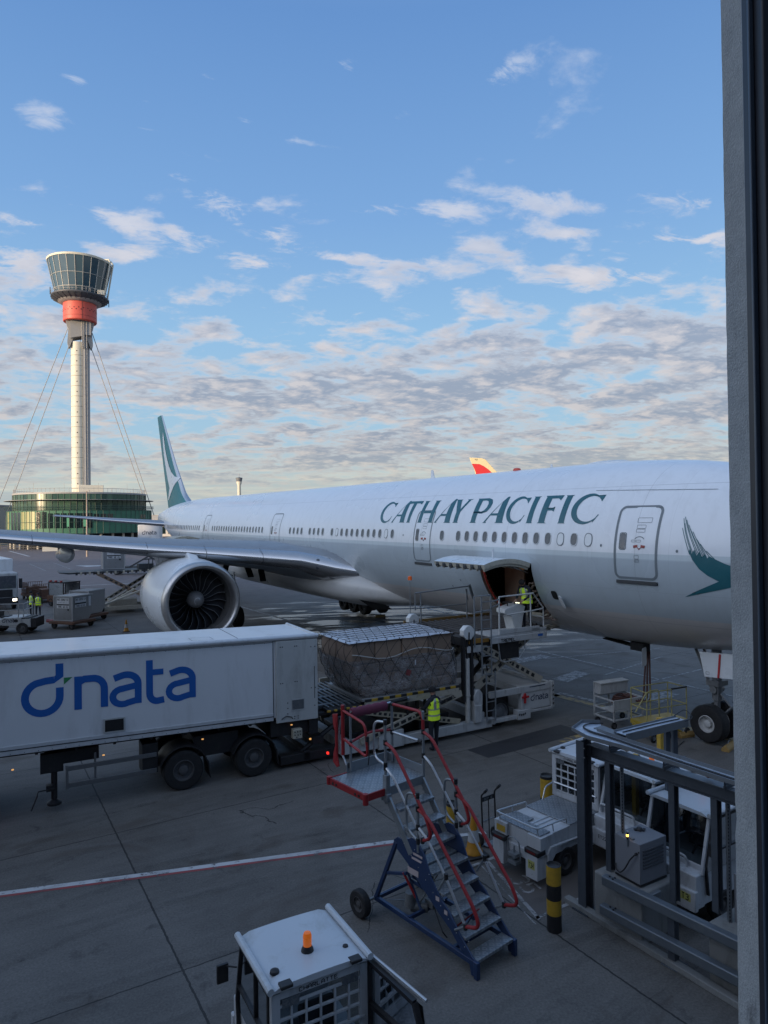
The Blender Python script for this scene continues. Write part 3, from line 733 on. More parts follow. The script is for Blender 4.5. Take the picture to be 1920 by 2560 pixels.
for (s_, h_) in ((7.75, .30), (18.6, .42), (5.35, .2), (14.9, -1.3), (15.6, -1.6)):
    decal(mb, [arc(-s_, h_, .035, .045, 0, 330, 11)], lambda u, v: FP(-u, v, .008), .05)
mb.build('probe_port', M_LIN, air)
# crown aerials
mb = MB()
def blade(s_, h, c):
    mb.prism([(0, 0), (c, 0), (c * .85, h), (c * .45, h)], lambda u, v, d: AP(s_ + u, d, 3.08 + v), -.02, .02)
blade(20.4, .42, .30); blade(12.6, .16, .12)
mb.build('aerial', M_WHT, air)
mb = MB(); mb.lathe([(.16, 0), (.17, .05), (.13, .12), (.0, .15)], 16, 0, Matrix.Translation(AP(14.3, .3, 3.05)))
mb.build('beacon', mat('beacon_red_lens', (.5, .08, .05), .2, emit=(1, .1, .05), estr=.05), air)
mb = MB(); mb.lathe([(.45, -.1), (.42, .05), (.30, .10), (.0, .13)], 20, 0, Matrix.Translation(AP(9.9, 0, 3.05)) @ Matrix.Diagonal((2.2, 1, 1, 1)))
mb.build('aerial_dome', M_WHT, air)
# cockpit glazing
mb = MB()
for q in ((-2.3, -2.75, .45, 1.0), (-2.85, -3.4, .6, 1.25), (-1.75, -2.2, .25, .75)):
    decal(mb, [[(q[1], q[2] + .15), (q[0], q[2]), (q[0] - .05, q[3] - .05), (q[1] + .1, q[3] + .1)]], lambda u, v: FP(-u, v, .006), .08)
    decal(mb, [[(q[1], q[2] + .15), (q[0], q[2]), (q[0] - .05, q[3] - .05), (q[1] + .1, q[3] + .1)]], lambda u, v: FP(-u, v, .006, -1), .08)
mb.build('cockpit_window', M_PANE, air)

# ---- fin
def fin_le(h):
    T_ = [(2.2, 59.8), (2.9, 61.2), (3.4, 62.4), (3.94, 63.35), (7.03, 66.75), (12.96, 72.3)]
    for (a, c), (d, e) in zip(T_, T_[1:]):
        if h <= d: return c + (e - c) * (h - a) / (d - a)
    return 72.3
fin_te = lambda h: 70.0 + (h - 2.5) * (74.45 - 70.0) / (12.9 - 2.5)
def fin_y(s_, h, k=1.0):
    le, te = fin_le(h), fin_te(h); c = te - le; x = min(1, max(0, (s_ - le) / c)); T_ = .115 - .02 * (h - 3) / 10
    return 5 * T_ * c * (.2969 * math.sqrt(x) - .126 * x - .3516 * x * x + .2843 * x ** 3 - .1036 * x ** 4) * .82
mb = MB(); hs = [1.6, 2.2, 2.9, 3.4, 3.94, 5, 7.03, 9, 11, 12.5, 12.96]
xs = [0, .005, .02, .05, .09, .14, .22, .32, .45, .6, .75, .9, 1.0]
vs = []; ff = []
for h in hs:
    le, te = fin_le(max(h, 2.2)), fin_te(h); c = te - le
    for sg in (1, -1):
        for x in (xs if sg > 0 else xs[::-1]):
            vs.append(AP(le + x * c, sg * fin_y(le + x * c, max(h, 2.2)), h))
n2 = 2 * len(xs)
for i in range(len(hs) - 1):
    for k in range(n2):
        k2 = (k + 1) % n2
        kk = k if k < len(xs) else n2 - 1 - k
        ff.append(((i * n2 + k, i * n2 + k2, (i + 1) * n2 + k2, (i + 1) * n2 + k), 1 if kk < 3.5 and k != n2 - 1 or k == n2 - 1 else 0))
for f_, mm in ff: mb.f.append(f_); mb.m.append(mm)
mb.v = [tuple(v) for v in vs]; mb.f.append(tuple((len(hs) - 1) * n2 + k for k in range(n2))); mb.m.append(0)
fin = mb.build('tail_fin', [M_TEALT, M_ALU], air, smooth=30)
mb = MB()
FINB = [(71.44, 10.95), (70.99, 10.18), (70.44, 8.98), (69.55, 7.83), (68.67, 6.94), (67.58, 6.22), (66.3, 5.69), (65.65, 5.56), (64.9, 5.50), (65.1, 5.25), (66.33, 4.71), (67.65, 4.02), (69.23, 3.24), (69.6, 3.30), (68.95, 4.05), (68.48, 4.56), (69.27, 5.37), (69.95, 6.24), (70.60, 7.36), (71.12, 8.37), (71.45, 9.36), (71.60, 10.23)]
decal(mb, [[(-a, c) for a, c in FINB]], lambda u, v: AP(-u, fin_y(-u, v) + .03, v), .2, du=.5)
mb.build('tail_emblem', M_WHT, fin, smooth=60)
# ---- wings and tailplane
def airfoil(t):
    X_ = [1, .9, .75, .6, .45, .3, .18, .10, .05, .02, .006, 0]
    yt = lambda x: 5 * t * (.2969 * math.sqrt(x) - .126 * x - .3516 * x * x + .2843 * x ** 3 - .1036 * x ** 4)
    up = [(x, yt(x) * 1.0 + .03 * math.sin(PI * x)) for x in X_]
    lo = [(x, -yt(x) * .92 + .012 * math.sin(PI * x)) for x in X_[::-1][1:-1]]
    return up + lo
def wing(side, name):
    mb = MB(); tab = [(2.6, 23.3, 14.3, -1.60, .135), (3.6, 24.0, 13.4, -1.36, .13), (5, 25.05, 12.4, -.98, .125), (8, 27.1, 10.4, -.68, .115), (10.6, 28.95, 8.95, -.44, .105), (14, 31.3, 7.6, -.10, .10), (18, 34.05, 6.3, .31, .10), (23, 37.5, 4.75, .85, .10), (28, 40.95, 3.3, 1.45, .10), (30.2, 42.9, 2.2, 1.75, .10), (32.0, 45.4, .75, 2.05, .1)]
    rings = []
    for (l, le, c, h, t) in tab:
        inc = rad(2.6 - 3.5 * l / 32)
        R_ = []
        for (x, y) in airfoil(t):
            u = x * c; v = y * c
            R_.append(AP(le + u * math.cos(inc) + v * math.sin(inc), side * l, h - u * math.sin(inc) + v * math.cos(inc)))
        rings.append(R_)
    n = len(rings[0]); o = 0
    for R_ in rings: mb.v += [tuple(p) for p in R_]
    for i in range(len(rings) - 1):
        for k in range(n):
            k2 = (k + 1) % n; mm = 1 if 8 <= k <= 13 else 0
            mb.f.append((i * n + k, i * n + k2, (i + 1) * n + k2, (i + 1) * n + k)); mb.m.append(mm)
    mb.f.append(tuple((len(rings) - 1) * n + k for k in range(n))); mb.m.append(1)
    mb.f.append(tuple(range(n))); mb.m.append(0)
    w = mb.build(name, [M_GRY, M_ALU], air, smooth=45)
    mb = MB()   # slat joints
    for l, le, h in ((6.6, 26.15, -.82), (9.0, 27.8, -.60), (11.5, 29.6, -.36), (16.5, 33.0, .16), (21.5, 36.5, .69)):
        c = 11 - .35 * l; k = c * .055
        mb.tube([AP(le + c * .06, side * l, h + k + .02), AP(le + .05, side * l, h + k * .45 + .02), AP(le - .012, side * l, h), AP(le + .05, side * l, h - k * .4 - .02), AP(le + c * .05, side * l, h - k * .75)], .008, 5)
    mb.build('slat_joint', M_DRK, w)
    for i, (l, s0_, h0, ln) in enumerate(((14.6, 33.2, -.55, 7.0), (20.5, 37.3, .05, 5.4))):
        mb = MB(); rr = []
        for t, r in ((0, .02), (.04, .20), (.12, .34), (.3, .42), (.55, .36), (.8, .22), (1, .03)):
            rr.append([AP(s0_ + t * ln, side * (l + .8 * r * math.cos(2 * PI * q / 16)), h0 - .05 - t * .35 + r * 1.15 * math.sin(2 * PI * q / 16)) for q in range(16)])
        mb.loft(rr, cap=True); mb.build('flap_fairing', M_WHT, w)
    return w
ws = wing(1, 'wing'); wp = wing(-1, 'wing')
# inboard glove with landing light
mb = MB(); rr = []
for (l, s_, h, rx, rz_) in ((3.0, 24.9, -1.62, 1.2, .55), (3.5, 24.4, -1.50, 1.1, .56), (4.0, 24.5, -1.32, .95, .52), (4.5, 24.85, -1.15, .8, .47), (4.9, 25.1, -1.03, .6, .4)):
    rr.append([AP(s_ + rx - rx * math.cos(2 * PI * q / 24), l, h + rz_ * math.sin(2 * PI * q / 24)) for q in range(24)])
mb.loft(rr, cap=True); gl = mb.build('wing_glove', M_ALU, air, smooth=60)
mb = MB(); M_ = Matrix.Translation(AP(24.62, 4.28, -1.13)) @ Vector((1, -.55, .15)).to_track_quat('Z', 'Y').to_matrix().to_4x4() @ Matrix.Diagonal((1, 1.7, .6, 1))
mb.lathe([(.16, -.05), (.13, .03), (.05, .08), (0, .09)], 18, 0, M_); mb.build('landing_light', M_PANE, gl)
def stab(side):
    mb = MB(); rings = []
    for (l, le, c, h) in ((.8, 62.0, 7.4, .55), (2.0, 63.2, 6.7, .66), (6, 66.6, 4.8, 1.05), (10, 70.0, 2.9, 1.5), (11.2, 71.2, 2.2, 1.62)):
        rings.append([AP(le + x * c, side * l, h + y * c * .85) for x, y in airfoil(.10)])
    n = len(rings[0])
    for R_ in rings: mb.v += [tuple(p) for p in R_]
    for i in range(len(rings) - 1):
        for k in range(n):
            k2 = (k + 1) % n
            mb.f.append((i * n + k, i * n + k2, (i + 1) * n + k2, (i + 1) * n + k)); mb.m.append(1 if 8 <= k <= 13 else 0)
    mb.f.append(tuple((len(rings) - 1) * n + k for k in range(n))); mb.m.append(0)
    return mb.build('tailplane', [M_GRY, M_ALU], air, smooth=45)
stab(1); stab(-1)

# ---- engines
M_SPN = mat('spinner_grey', (0.20, 0.19, 0.185), .4)
def engine(side):
    e = thing('engine', '', ''); del e['label']; del e['category']
    e.parent = air; e.location = AP(26.4, side * 9.6, -2.84)
    # local: x forward
    M = Matrix.Rotation(-PI / 2, 4, 'Y')   # lathe z -> -x (aft)
    M = Matrix(((0, 0, -1, 0), (0, 1, 0, 0), (1, 0, 0, 0), (0, 0, 0, 1)))
    mb = MB(); mb.lathe([(1.955, .36), (2.00, .8), (2.06, 1.6), (2.10, 2.4), (2.09, 3.3), (2.0, 4.3), (1.88, 5.1), (1.76, 5.7), (1.70, 5.75), (1.60, 5.4), (1.55, 4.6)], 64, 0, M)
    mb.build('cowling', M_WHT, e, smooth=50)
    mb = MB(); mb.lathe([(1.56, .62), (1.57, .45), (1.60, .25), (1.655, .08), (1.72, .01), (1.78, 0), (1.84, .03), (1.90, .12), (1.935, .23), (1.957, .36)], 64, 0, M)
    mb.build('inlet_lip', M_ALR, e, smooth=60)
    mb = MB(); mb.lathe([(1.56, .62), (1.575, .9), (1.62, 1.3), (1.63, 1.9), (1.62, 2.3)], 48, 0, M)
    mb.build('inlet_duct', mat('duct_lining', (0.16, 0.155, 0.15), .5, .3, dirt=.3), e, smooth=60)
    mb = MB(); mb.lathe([(1.62, 1.98), (0.3, 2.0)], 32, 0, M); mb.build('fan_case', M_DRK, e)
    mb = MB()
    for k in range(22):
        a0_ = 2 * PI * k / 22; ring = []
        for j in range(11):
            t = j / 10; r = .40 + 1.19 * t
            sw = .02 + .30 * t * t - .42 * max(0, t - .55) ** 1.2 + .12 * math.sin(PI * t)   # swept edge
            stg = rad(22 + 42 * t); ch = .50 + .10 * t
            xl = -1.30 - .06 * t + .10 * math.sin(PI * t)
            for (q, mm) in ((0, 0), (.045, 0), (1, 0)):
                ax = xl - q * ch * math.cos(stg); tg = (q * ch * math.sin(stg)) / r
                a = a0_ + sw + tg
                ring.append((ax, r * math.cos(a), r * math.sin(a)))
        o = len(mb.v); mb.v += ring
        for j in range(10):
            for q in range(2):
                mb.f.append((o + j * 3 + q, o + j * 3 + q + 1, o + j * 3 + q + 4, o + j * 3 + q + 3)); mb.m.append(1 if q == 0 else 0)
    mb.build('fan_blades', [M_BLD, M_TIT], e, smooth=60)
    mb = MB(); pr = [(0.001, .78), (.06, .785), (.16, .84), (.28, .95), (.37, 1.10), (.42, 1.28), (.43, 1.45)]
    mb.lathe(pr, 32, 0, M); sp_ = mb.build('spinner', M_SPN, e, smooth=60)
    mb = MB(); q = []
    for i in range(30):
        a = 4.4 * i / 29; r = .03 + .20 * i / 29
        z = .785 + max(0, r - .05) * .62 + max(0, r - .18) * .45
        w = .026 * math.sin(PI * (i + 1) / 31) + .006
        q.append(((-(z - .012), r * math.cos(a), r * math.sin(a)), (-(z - .006) , (r + w) * math.cos(a), (r + w) * math.sin(a))))
    for i in range(29): mb.add([q[i][0], q[i][1], q[i + 1][1], q[i + 1][0]], [(0, 1, 2, 3)])
    mb.build('swirl_mark', mat('swirl_white', (.42, .41, .40), .5), sp_)
    mb = MB(); mb.lathe([(1.05, 4.6), (1.10, 5.8), (.95, 7.0), (.72, 7.8), (.55, 7.85), (.40, 8.3), (.02, 9.1)], 32, 0, M); mb.build('core_exhaust', M_DGR, e)
    mb = MB(); P3 = [(-1.2, 1.9, .02), (-2.0, 2.35, .18), (-3.5, 2.62, .24), (-5.5, 2.7, .24), (-8.0, 2.6, .2), (-9.5, 2.1, .08), (-8.0, 1.2, .12), (-5.5, 1.5, .24), (-3.0, 1.8, .24)]
    poly = [(p[0], p[1]) for p in P3]
    mb.prism(poly, lambda u, v, d: (u, d, v), -.26, .26); mb.build('pylon', M_WHT, e, smooth=60, bevel=.12, seg=3)
    return e
eng = engine(1)
e2 = copytree(eng, air); e2.location = AP(26.4, -9.6, -2.84)

# ---- landing gear
def bogie(side):
    g = thing('main_gear', '', ''); del g['label']; del g['category']; g.parent = air; g.location = AP(36.7, side * 5.4, -5.69)
    for s_ in (-1.47, 0, 1.47):
        for y in (-.70, .70):
            mb = MB(); mb.wheel((0, 0, 0), .66, .50, (0, 1, 0), 0, 1, 24); w = mb.build('wheel', [M_BLK, M_DGR], g); w.location = (s_, y, .66)
    mb = MB(); mb.bar((-1.7, 0, .66), (1.7, 0, .66), .28, .30)
    for s_ in (-1.47, 0, 1.47): mb.cyl((s_, -.6, .66), (s_, .6, .66), .10)
    mb.tube([(0, 0, .66), (.05, -.05 * side, 2.2), (.1, -.2 * side, 3.6)], [.20, .24, .27], 14)
    mb.tube([(.3, 0, 1.6), (1.3, .4 * side, 3.3)], .08, 8); mb.tube([(-.3, 0, 1.6), (-1.5, .5 * side, 3.2)], .08, 8)
    mb.build('gear_strut', M_DGR, g)
    mb = MB(); mb.box((-.1, side * .95, 2.6), (1.1, .05, 1.7), rot=Matrix.Rotation(side * .12, 3, 'X')); mb.build('gear_door', M_WHT, g)
    return g
bogie(1); bogie(-1)
mb = MB()
for (s_, l, h, ds, dh) in ((29.9, 5.3, -1.35, -.5, -.95), (30.6, 5.9, -1.2, -.9, -.85), (31.5, 6.6, -1.1, .75, -1.05)):
    mb.bar(AP(s_, l, h), AP(s_ + ds, l, h + dh), .34, .06)
mb.build('leading_edge_bracket', M_DRK, air)
ng = thing('nose_gear', '', ''); del ng['label']; del ng['category']; ng.parent = air; ng.location = AP(5.89, 0, -5.69)
for y in (-.40, .40):
    mb = MB(); mb.wheel((0, 0, 0), .565, .44, (0, 1, 0), 0, 1, 36, rim=.46); w = mb.build('wheel', [M_BLK, mat('wheel_rim_white', (.46, .46, .45), .5, dirt=.5, dcol=(.12, .11, .1), scale=6)], ng); w.location = (0, y, .565)
mb = MB(); mb.cyl((0, -.4, .565), (0, .4, .565), .09); mb.cyl((0, 0, .5), (0, 0, 1.5), .09); mb.cyl((0, 0, 1.2), (0, 0, 3.0), .145)
mb.cyl((0, -.22, 1.55), (0, .22, 1.55), .12); mb.bar((.15, 0, 1.45), (.5, 0, 1.1), .2, .05); mb.bar((.5, 0, 1.1), (.1, 0, .7), .2, .05)
mb.bar((0, .16, 1.4), (-.6, .2, 2.8), .07, .07); mb.bar((0, -.16, 1.4), (-.6, -.2, 2.8), .07, .07); mb.box((0, 0, 1.75), (.42, .5, .16)); mb.tube([(.12, -.16, 2.6), (.16, -.2, 1.8), (.1, -.12, 1.2), (.05, -.1, .7)], .02, 6)
mb.build('gear_strut', mat('strut_grey', (.20, .21, .22), .45, .2, dirt=.5), ng, bevel=.01)
for sd in (1, -1):
    mb = MB(); PD = [(5.84, -2.88), (5.76, -3.22), (5.68, -3.60), (2.6, -3.30), (2.5, -2.5), (4.6, -2.78)]
    mb.prism([(-a, c) for a, c in PD], lambda u, v, d, sd=sd: (u + 5.89, -sd * (.92 + d), v + 5.69), 0, .05)
    dr = mb.build('gear_door', M_WHT, ng, bevel=.012)
    if sd == 1:
        mb = MB(); mb.bar((.72, -.985, 2.84), (.66, -.985, 2.14), .02, .055); mb.build('red_strap', M_RED, dr)
        mb = MB(); fn = lambda u, v, q=0: (u, -.976 - q, v)
        decal(mb, stroke(rrect(1.12, 1.36, 2.40, 2.72, .09), .045, True), fn, .2); decal(mb, stroke(rrect(.27, .37, 2.18, 2.26, .005), .008, True), lambda u, v: fn(u, v, .002), .2)
        mb.build('door_marking', M_DGR, dr)
# open ground-power hatch
mb = MB(); mb.prism(rrect(-.24, .24, -.30, .30, .12), lambda u, v, d: AP(7.72 + .35 * u, 1.05 - .9 * u, -3.35 + v - .9 * 0) + Vector((0, d, 0)), 0, .03)
hp = mb.build('service_hatch', M_WHT, air, bevel=.006)
mb = MB(); mb.box(AP(8.05, .8, -3.08), (.5, .35, .26)); mb.bar(AP(9.6, .6, -3.05), AP(8.1, .6, -3.16), .35, .04); mb.build('hatch_socket', M_DRK, hp)
for (s_, h_) in ((8.0, -1.42),):
    mb = MB(); p0 = FP(s_ + 1.55, -1.42, 0); 
    mb.prism(rrect(-.10, .13, -.24, .16, .09), lambda u, v, d: FP(9.62 - u, -1.55 + v, .10 + .35 * u + d), 0, .02); mb.build('panel_door', M_WHT, air)
    mb = MB(); decal(mb, [rrect(-.16, .10, -.1, .20, .08)], lambda u, v: FP(9.9 - u, -1.50 + v, .007), .05); mb.build('panel_recess', M_DRK, air)
# ================================================================== SETTING
def ground_mat():
    m = bpy.data.materials.new('apron_concrete'); m.use_nodes = True; t = m.node_tree; t.nodes.clear(); n = NB(t)
    tc = n.node('ShaderNodeTexCoord').outputs['Object']
    rot = n.node('ShaderNodeMapping', {'Vector': tc, 'Rotation': (0, 0, rad(-31.5))}).outputs[0]
    sp = n.node('ShaderNodeSeparateXYZ', {0: rot}).outputs
    wob = n.math('MULTIPLY', n.math('SUBTRACT', n.noise(rot, 6.0, 3, .6), .5), .05)
    def joint(c, off, w):
        a = n.math('MODULO', n.math('ADD', n.math('ADD', c, wob), 5500.0 + off), 5.5)
        return n.math('LESS_THAN', a, w)
    # junction of two joints sits near (-6.07, 15.28)
    jx = -6.07 * math.cos(rad(31.5)) + 15.28 * math.sin(rad(31.5)); jy = 6.07 * math.sin(rad(31.5)) + 15.28 * math.cos(rad(31.5))
    j = n.math('MAXIMUM', joint(sp[0], -jx % 5.5, .035), joint(sp[1], -jy % 5.5, .028))
    big = n.noise(tc, .11, 4, .55, .5); med = n.noise(rot, .7, 6, .62, .3)
    strk = n.noise(n.node('ShaderNodeMapping', {'Vector': rot, 'Scale': (.35, 3.2, 1)}).outputs[0], 1.6, 6, .65)
    fine = n.noise(tc, 26.0, 5, .75)
    # each slab has a slightly different tone
    fl = n.node('ShaderNodeCombineXYZ', {0: n.math('FLOOR', n.math('DIVIDE', n.math('ADD', sp[0], 5500 - jx), 5.5)), 1: n.math('FLOOR', n.math('DIVIDE', n.math('ADD', sp[1], 5500 - jy), 5.5))}).outputs[0]
    wn = n.node('ShaderNodeTexWhiteNoise', {'Vector': fl}).outputs[0]
    tone = n.math('ADD', n.math('MULTIPLY', big, .45), n.math('ADD', n.math('MULTIPLY', med, .3), n.math('MULTIPLY', strk, .25)))
    c = n.ramp(tone, [(0.30, (.060, .057, .053)), (.45, (.102, .097, .090)), (.58, (.142, .135, .125)), (.74, (.20, .19, .172))])
    c = n.mix(n.math('MULTIPLY', wn, .22), c, (.16, .155, .148))
    sp2 = n.node('ShaderNodeMapRange', {0: fine, 1: .35, 2: .7, 3: .72, 4: 1.25}).outputs[0]
    c = n.mix(1.0, c, n.node('ShaderNodeCombineXYZ', {0: sp2, 1: sp2, 2: sp2}).outputs[0], 'MULTIPLY')
    spots = n.node('ShaderNodeMapRange', {0: n.noise(tc, 1.3, 7, .72, .2), 1: .59, 2: .72, 3: 0, 4: .8}).outputs[0]
    c = n.mix(spots, c, (.035, .034, .034))
    oil = n.node('ShaderNodeMapRange', {0: n.noise(tc, .42, 4, .6, 1.0), 1: .55, 2: .68, 3: 0, 4: .6}).outputs[0]
    c = n.mix(oil, c, (.062, .050, .040))
    c = n.mix(n.math('MULTIPLY', j, .85), c, (.02, .02, .02))
    # cracks
    vo = n.node('ShaderNodeTexVoronoi', {'Vector': n.vmath('ADD', tc, n.vmath('SCALE', n.node('ShaderNodeTexNoise', {'Vector': tc, 'Scale': 1.1, 'Detail': 6.0}).outputs[1], scale=.55)), 'Scale': .22}, feature='DISTANCE_TO_EDGE').outputs[0]
    cr = n.math('MULTIPLY', n.math('LESS_THAN', vo, .0016), n.math('GREATER_THAN', big, .56))
    c = n.mix(cr, c, (.03, .028, .027))
    # pinkish asphalt farther out
    s0 = n.node('ShaderNodeSeparateXYZ', {0: tc}).outputs
    far = n.node('ShaderNodeMapRange', {0: s0[1], 1: 55.0, 2: 80.0}).outputs[0]
    c = n.mix(n.math('MULTIPLY', far, .8), c, n.ramp(med, [(.3, (.135, .115, .118)), (.7, (.20, .165, .165))]))
    # wet sheen under the airliner
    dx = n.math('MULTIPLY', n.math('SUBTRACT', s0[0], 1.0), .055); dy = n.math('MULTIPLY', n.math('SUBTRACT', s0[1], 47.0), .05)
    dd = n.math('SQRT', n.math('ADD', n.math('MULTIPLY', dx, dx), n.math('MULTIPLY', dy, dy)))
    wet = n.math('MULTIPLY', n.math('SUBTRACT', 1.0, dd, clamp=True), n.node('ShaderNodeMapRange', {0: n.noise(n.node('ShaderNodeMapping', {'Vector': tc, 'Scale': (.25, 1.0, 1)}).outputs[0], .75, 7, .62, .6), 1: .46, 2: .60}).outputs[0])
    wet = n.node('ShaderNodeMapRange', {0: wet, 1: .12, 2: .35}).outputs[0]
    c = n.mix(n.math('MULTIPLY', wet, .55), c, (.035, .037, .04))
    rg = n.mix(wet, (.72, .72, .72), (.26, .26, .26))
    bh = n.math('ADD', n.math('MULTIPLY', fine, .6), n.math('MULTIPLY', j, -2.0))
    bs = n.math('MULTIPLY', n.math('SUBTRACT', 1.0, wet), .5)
    bp = n.node('ShaderNodeBump', {'Height': bh, 'Strength': bs, 'Distance': .006})
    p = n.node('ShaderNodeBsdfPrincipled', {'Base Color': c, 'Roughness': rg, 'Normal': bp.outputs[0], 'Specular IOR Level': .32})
    n.node('ShaderNodeOutputMaterial', {'Surface': p.outputs[0]})
    return m
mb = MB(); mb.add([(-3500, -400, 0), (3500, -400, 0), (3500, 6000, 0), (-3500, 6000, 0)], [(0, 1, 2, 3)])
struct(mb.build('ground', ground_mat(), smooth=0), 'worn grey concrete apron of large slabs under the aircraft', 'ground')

def worn(name, col, k=.55, sc_=5.0, under=(.10, .10, .10)):
    m = bpy.data.materials.new(name); m.use_nodes = True; t = m.node_tree; t.nodes.clear(); n = NB(t)
    tc = n.node('ShaderNodeTexCoord').outputs['Object']
    f = n.node('ShaderNodeMapRange', {0: n.noise(tc, sc_, 8, .75, .2), 1: k, 2: k + .07}).outputs[0]
    f2 = n.node('ShaderNodeMapRange', {0: n.noise(tc, 1.2, 5, .6), 1: .3, 2: .8, 3: .0, 4: .55}).outputs[0]
    c = n.mix(f2, col, under); c = n.mix(f, c, under)
    p = n.node('ShaderNodeBsdfPrincipled', {'Base Color': c, 'Roughness': .7})
    n.node('ShaderNodeOutputMaterial', {'Surface': p.outputs[0]}); return m
PM = [worn('paint_white', (.52, .53, .54)), worn('paint_red', (.30, .05, .05)), worn('paint_yellow', (.42, .30, .10), .5), worn('fresh_tar', (.022, .023, .026), .7, 5, (.03, .03, .032)), worn('worn_white', (.34, .34, .34), .47), worn('box_brown', (.105, .092, .085), .75, 3, (.09, .085, .08))]
mk_ = MB(); zl = [0.004]
def line(pts, w, m=0, z=None):
    z = z or .004
    for lp in (stroke(pts, w),): decal(mk_, lp, lambda u, v: (u, v, z), 500, m)
def patch(pts, m, z=.004): decal(mk_, [pts], lambda u, v: (u, v, z), 500, m)
a_, b_ = Vector((-7.23, 12.82)), Vector((0.12, 14.68)); u_ = (b_ - a_).normalized(); nn_ = Vector((-u_.y, u_.x))
p0 = a_ - u_ * 22; p1 = b_ + u_ * 1.3
line([tuple(p0 + nn_ * .055), tuple(p1 + nn_ * .055)], .14, 0); line([tuple(p0 - nn_ * .055), tuple(p1 - nn_ * .055)], .075, 1)
line([(1.35, 14.95), (2.15, 15.1)], .13, 0)
patch([(2.38, 20.48), (2.92, 19.77), (6.4, 22.0), (5.8, 22.85)], 3)
patch([(2.35, 14.08), (1.98, 13.9), (2.60, 11.85), (3.5, 12.4), (5.2, 15.2), (4.2, 16.0)], 5)
for q in ([(1.55, 13.58), (2.35, 14.12)], [(1.98, 13.9), (2.59, 11.82)], [(2.53, 11.86), (3.55, 12.5)]): line(q, .075, 4, .008)
for q in ([(1.84, 13.7), (2.49, 11.68)], ): line(q, .03, 4, .008)
ang = rad(-67)
def gtext(s_, p, h, a, m, z=.008):
    c_, s2 = math.cos(a), math.sin(a)
    text(mk_, s_, lambda u, v, q: (p[0] + u * c_ - v * s2, p[1] + u * s2 + v * c_, z + q * .4), h, None, .9, m)
gtext('35', (2.30, 13.15), .34, rad(-66), 4)
gtext('2', (5.35, 21.15), .40, rad(-35), 2)
patch([(5.75, 21.6), (6.25, 21.2), (6.7, 21.55), (6.25, 21.95)], 2)
line([(7.86, 40.01), (6.71, 37.52)][::-1] if 0 else [(2.6, 44.9), (12.08, 28.15), (16.5, 20.4)], .11, 4)
for q in ([(7.43, 33.41), (14.5, 35.8)], [(9.51, 29.88), (13.6, 33.7)], [(10.6, 28.3), (14.2, 30.8)], [(5.2, 38.3), (14.0, 38.6)], [(4.0, 42.0), (14.6, 39.8)], [(3.6, 46.5), (13, 42.0)], [(4.5, 50.0), (12, 45)]): line(q, .09, 4)
line([(5.7, 27.9), (6.41, 26.82), (8.4, 24.23), (12.0, 19.2)], .34, 2); line([(6.2, 26.2), (6.9, 26.9), (7.9, 25.6)], .25, 4)
patch([(7.1, 29.3), (7.6, 28.7), (9.0, 30.2), (8.5, 30.8)], 4); patch([(5.5, 33.0), (6.0, 32.3), (8.2, 33.9), (7.8, 34.5)], 4); patch([(9.6, 26.0), (10.1, 25.3), (11.4, 26.6), (10.8, 27.2)], 4)
line([(-14.0, 59.0), (-4.75, 44.26), (-0.55, 39.28), (3.0, 33.6)], .22, 4); line([(2.15, 54.89), (5.29, 48.49)], .20, 0)
line([(-75, 55.9), (-40.0, 72.57), (-28.8, 77.89), (10, 96.3)], .28, 0)
line([(-96.13, 175.11), (-75.27, 144.82)], .5, 0)
for k in range(5): line([(-60.5 + k * 2.3, 117.8 - k * 3.3), (-57.4 + k * 2.3, 119.4 - k * 3.3), ], .35, 4)
line([(-61.4, 118.2), (-49.6, 100.0)], .2, 4); line([(-58.2, 120.2), (-47.0, 102.5)], .2, 4)
patch([(-50.5, 111.5), (-47.0, 108.0), (-45.5, 109.3), (-46.2, 111.4)], 0)
line([(-140, 160), (-60, 210)], .5, 4)
struct(mk_.build('ground_markings', PM, smooth=0), 'painted white, red and yellow lines and a tar patch on the apron', 'markings')
tm = bpy.data.materials.new('tyre_rubber_film'); tm.use_nodes = True; t_ = tm.node_tree; t_.nodes.clear(); n_ = NB(t_)
tcn = n_.node('ShaderNodeTexCoord').outputs['Object']; fa = n_.node('ShaderNodeMapRange', {0: n_.noise(tcn, 1.6, 7, .7), 1: .38, 2: .66, 3: 0.0, 4: .13}).outputs[0]
pb = n_.node('ShaderNodeBsdfPrincipled', {'Base Color': (.022, .021, .021, 1), 'Roughness': .6}); tb_ = n_.node('ShaderNodeBsdfTransparent')
n_.node('ShaderNodeOutputMaterial', {'Surface': n_.node('ShaderNodeMixShader', {0: fa, 1: tb_.outputs[0], 2: pb.outputs[0]}).outputs[0]})
mb = MB(); rg = random.Random(9)
for k in range(16):
    x, y = rg.uniform(-9, 5), rg.uniform(9, 22); a = rad(31) + rg.uniform(-.25, .3); L_ = rg.uniform(4, 12); cv_ = rg.uniform(-.05, .05)
    for o in (-.6, .6):
        pts = []
        for i in range(10):
            s_ = L_ * (i / 9 - .5); aa = a + cv_ * s_; pts.append((x + s_ * math.cos(aa) - o * math.sin(aa), y + s_ * math.sin(aa) + o * math.cos(aa)))
        decal(mb, stroke(pts, rg.uniform(.12, .2)), lambda u, v, k=k, o=o: (u, v, .0125 + .0009 * k + (.0004 if o > 0 else 0)), 500)
struct(mb.build('tyre_marks', tm, smooth=0), 'faint dark tyre marks curving across the concrete slabs', 'tyre marks', 'stuff')
rg = random.Random(9)

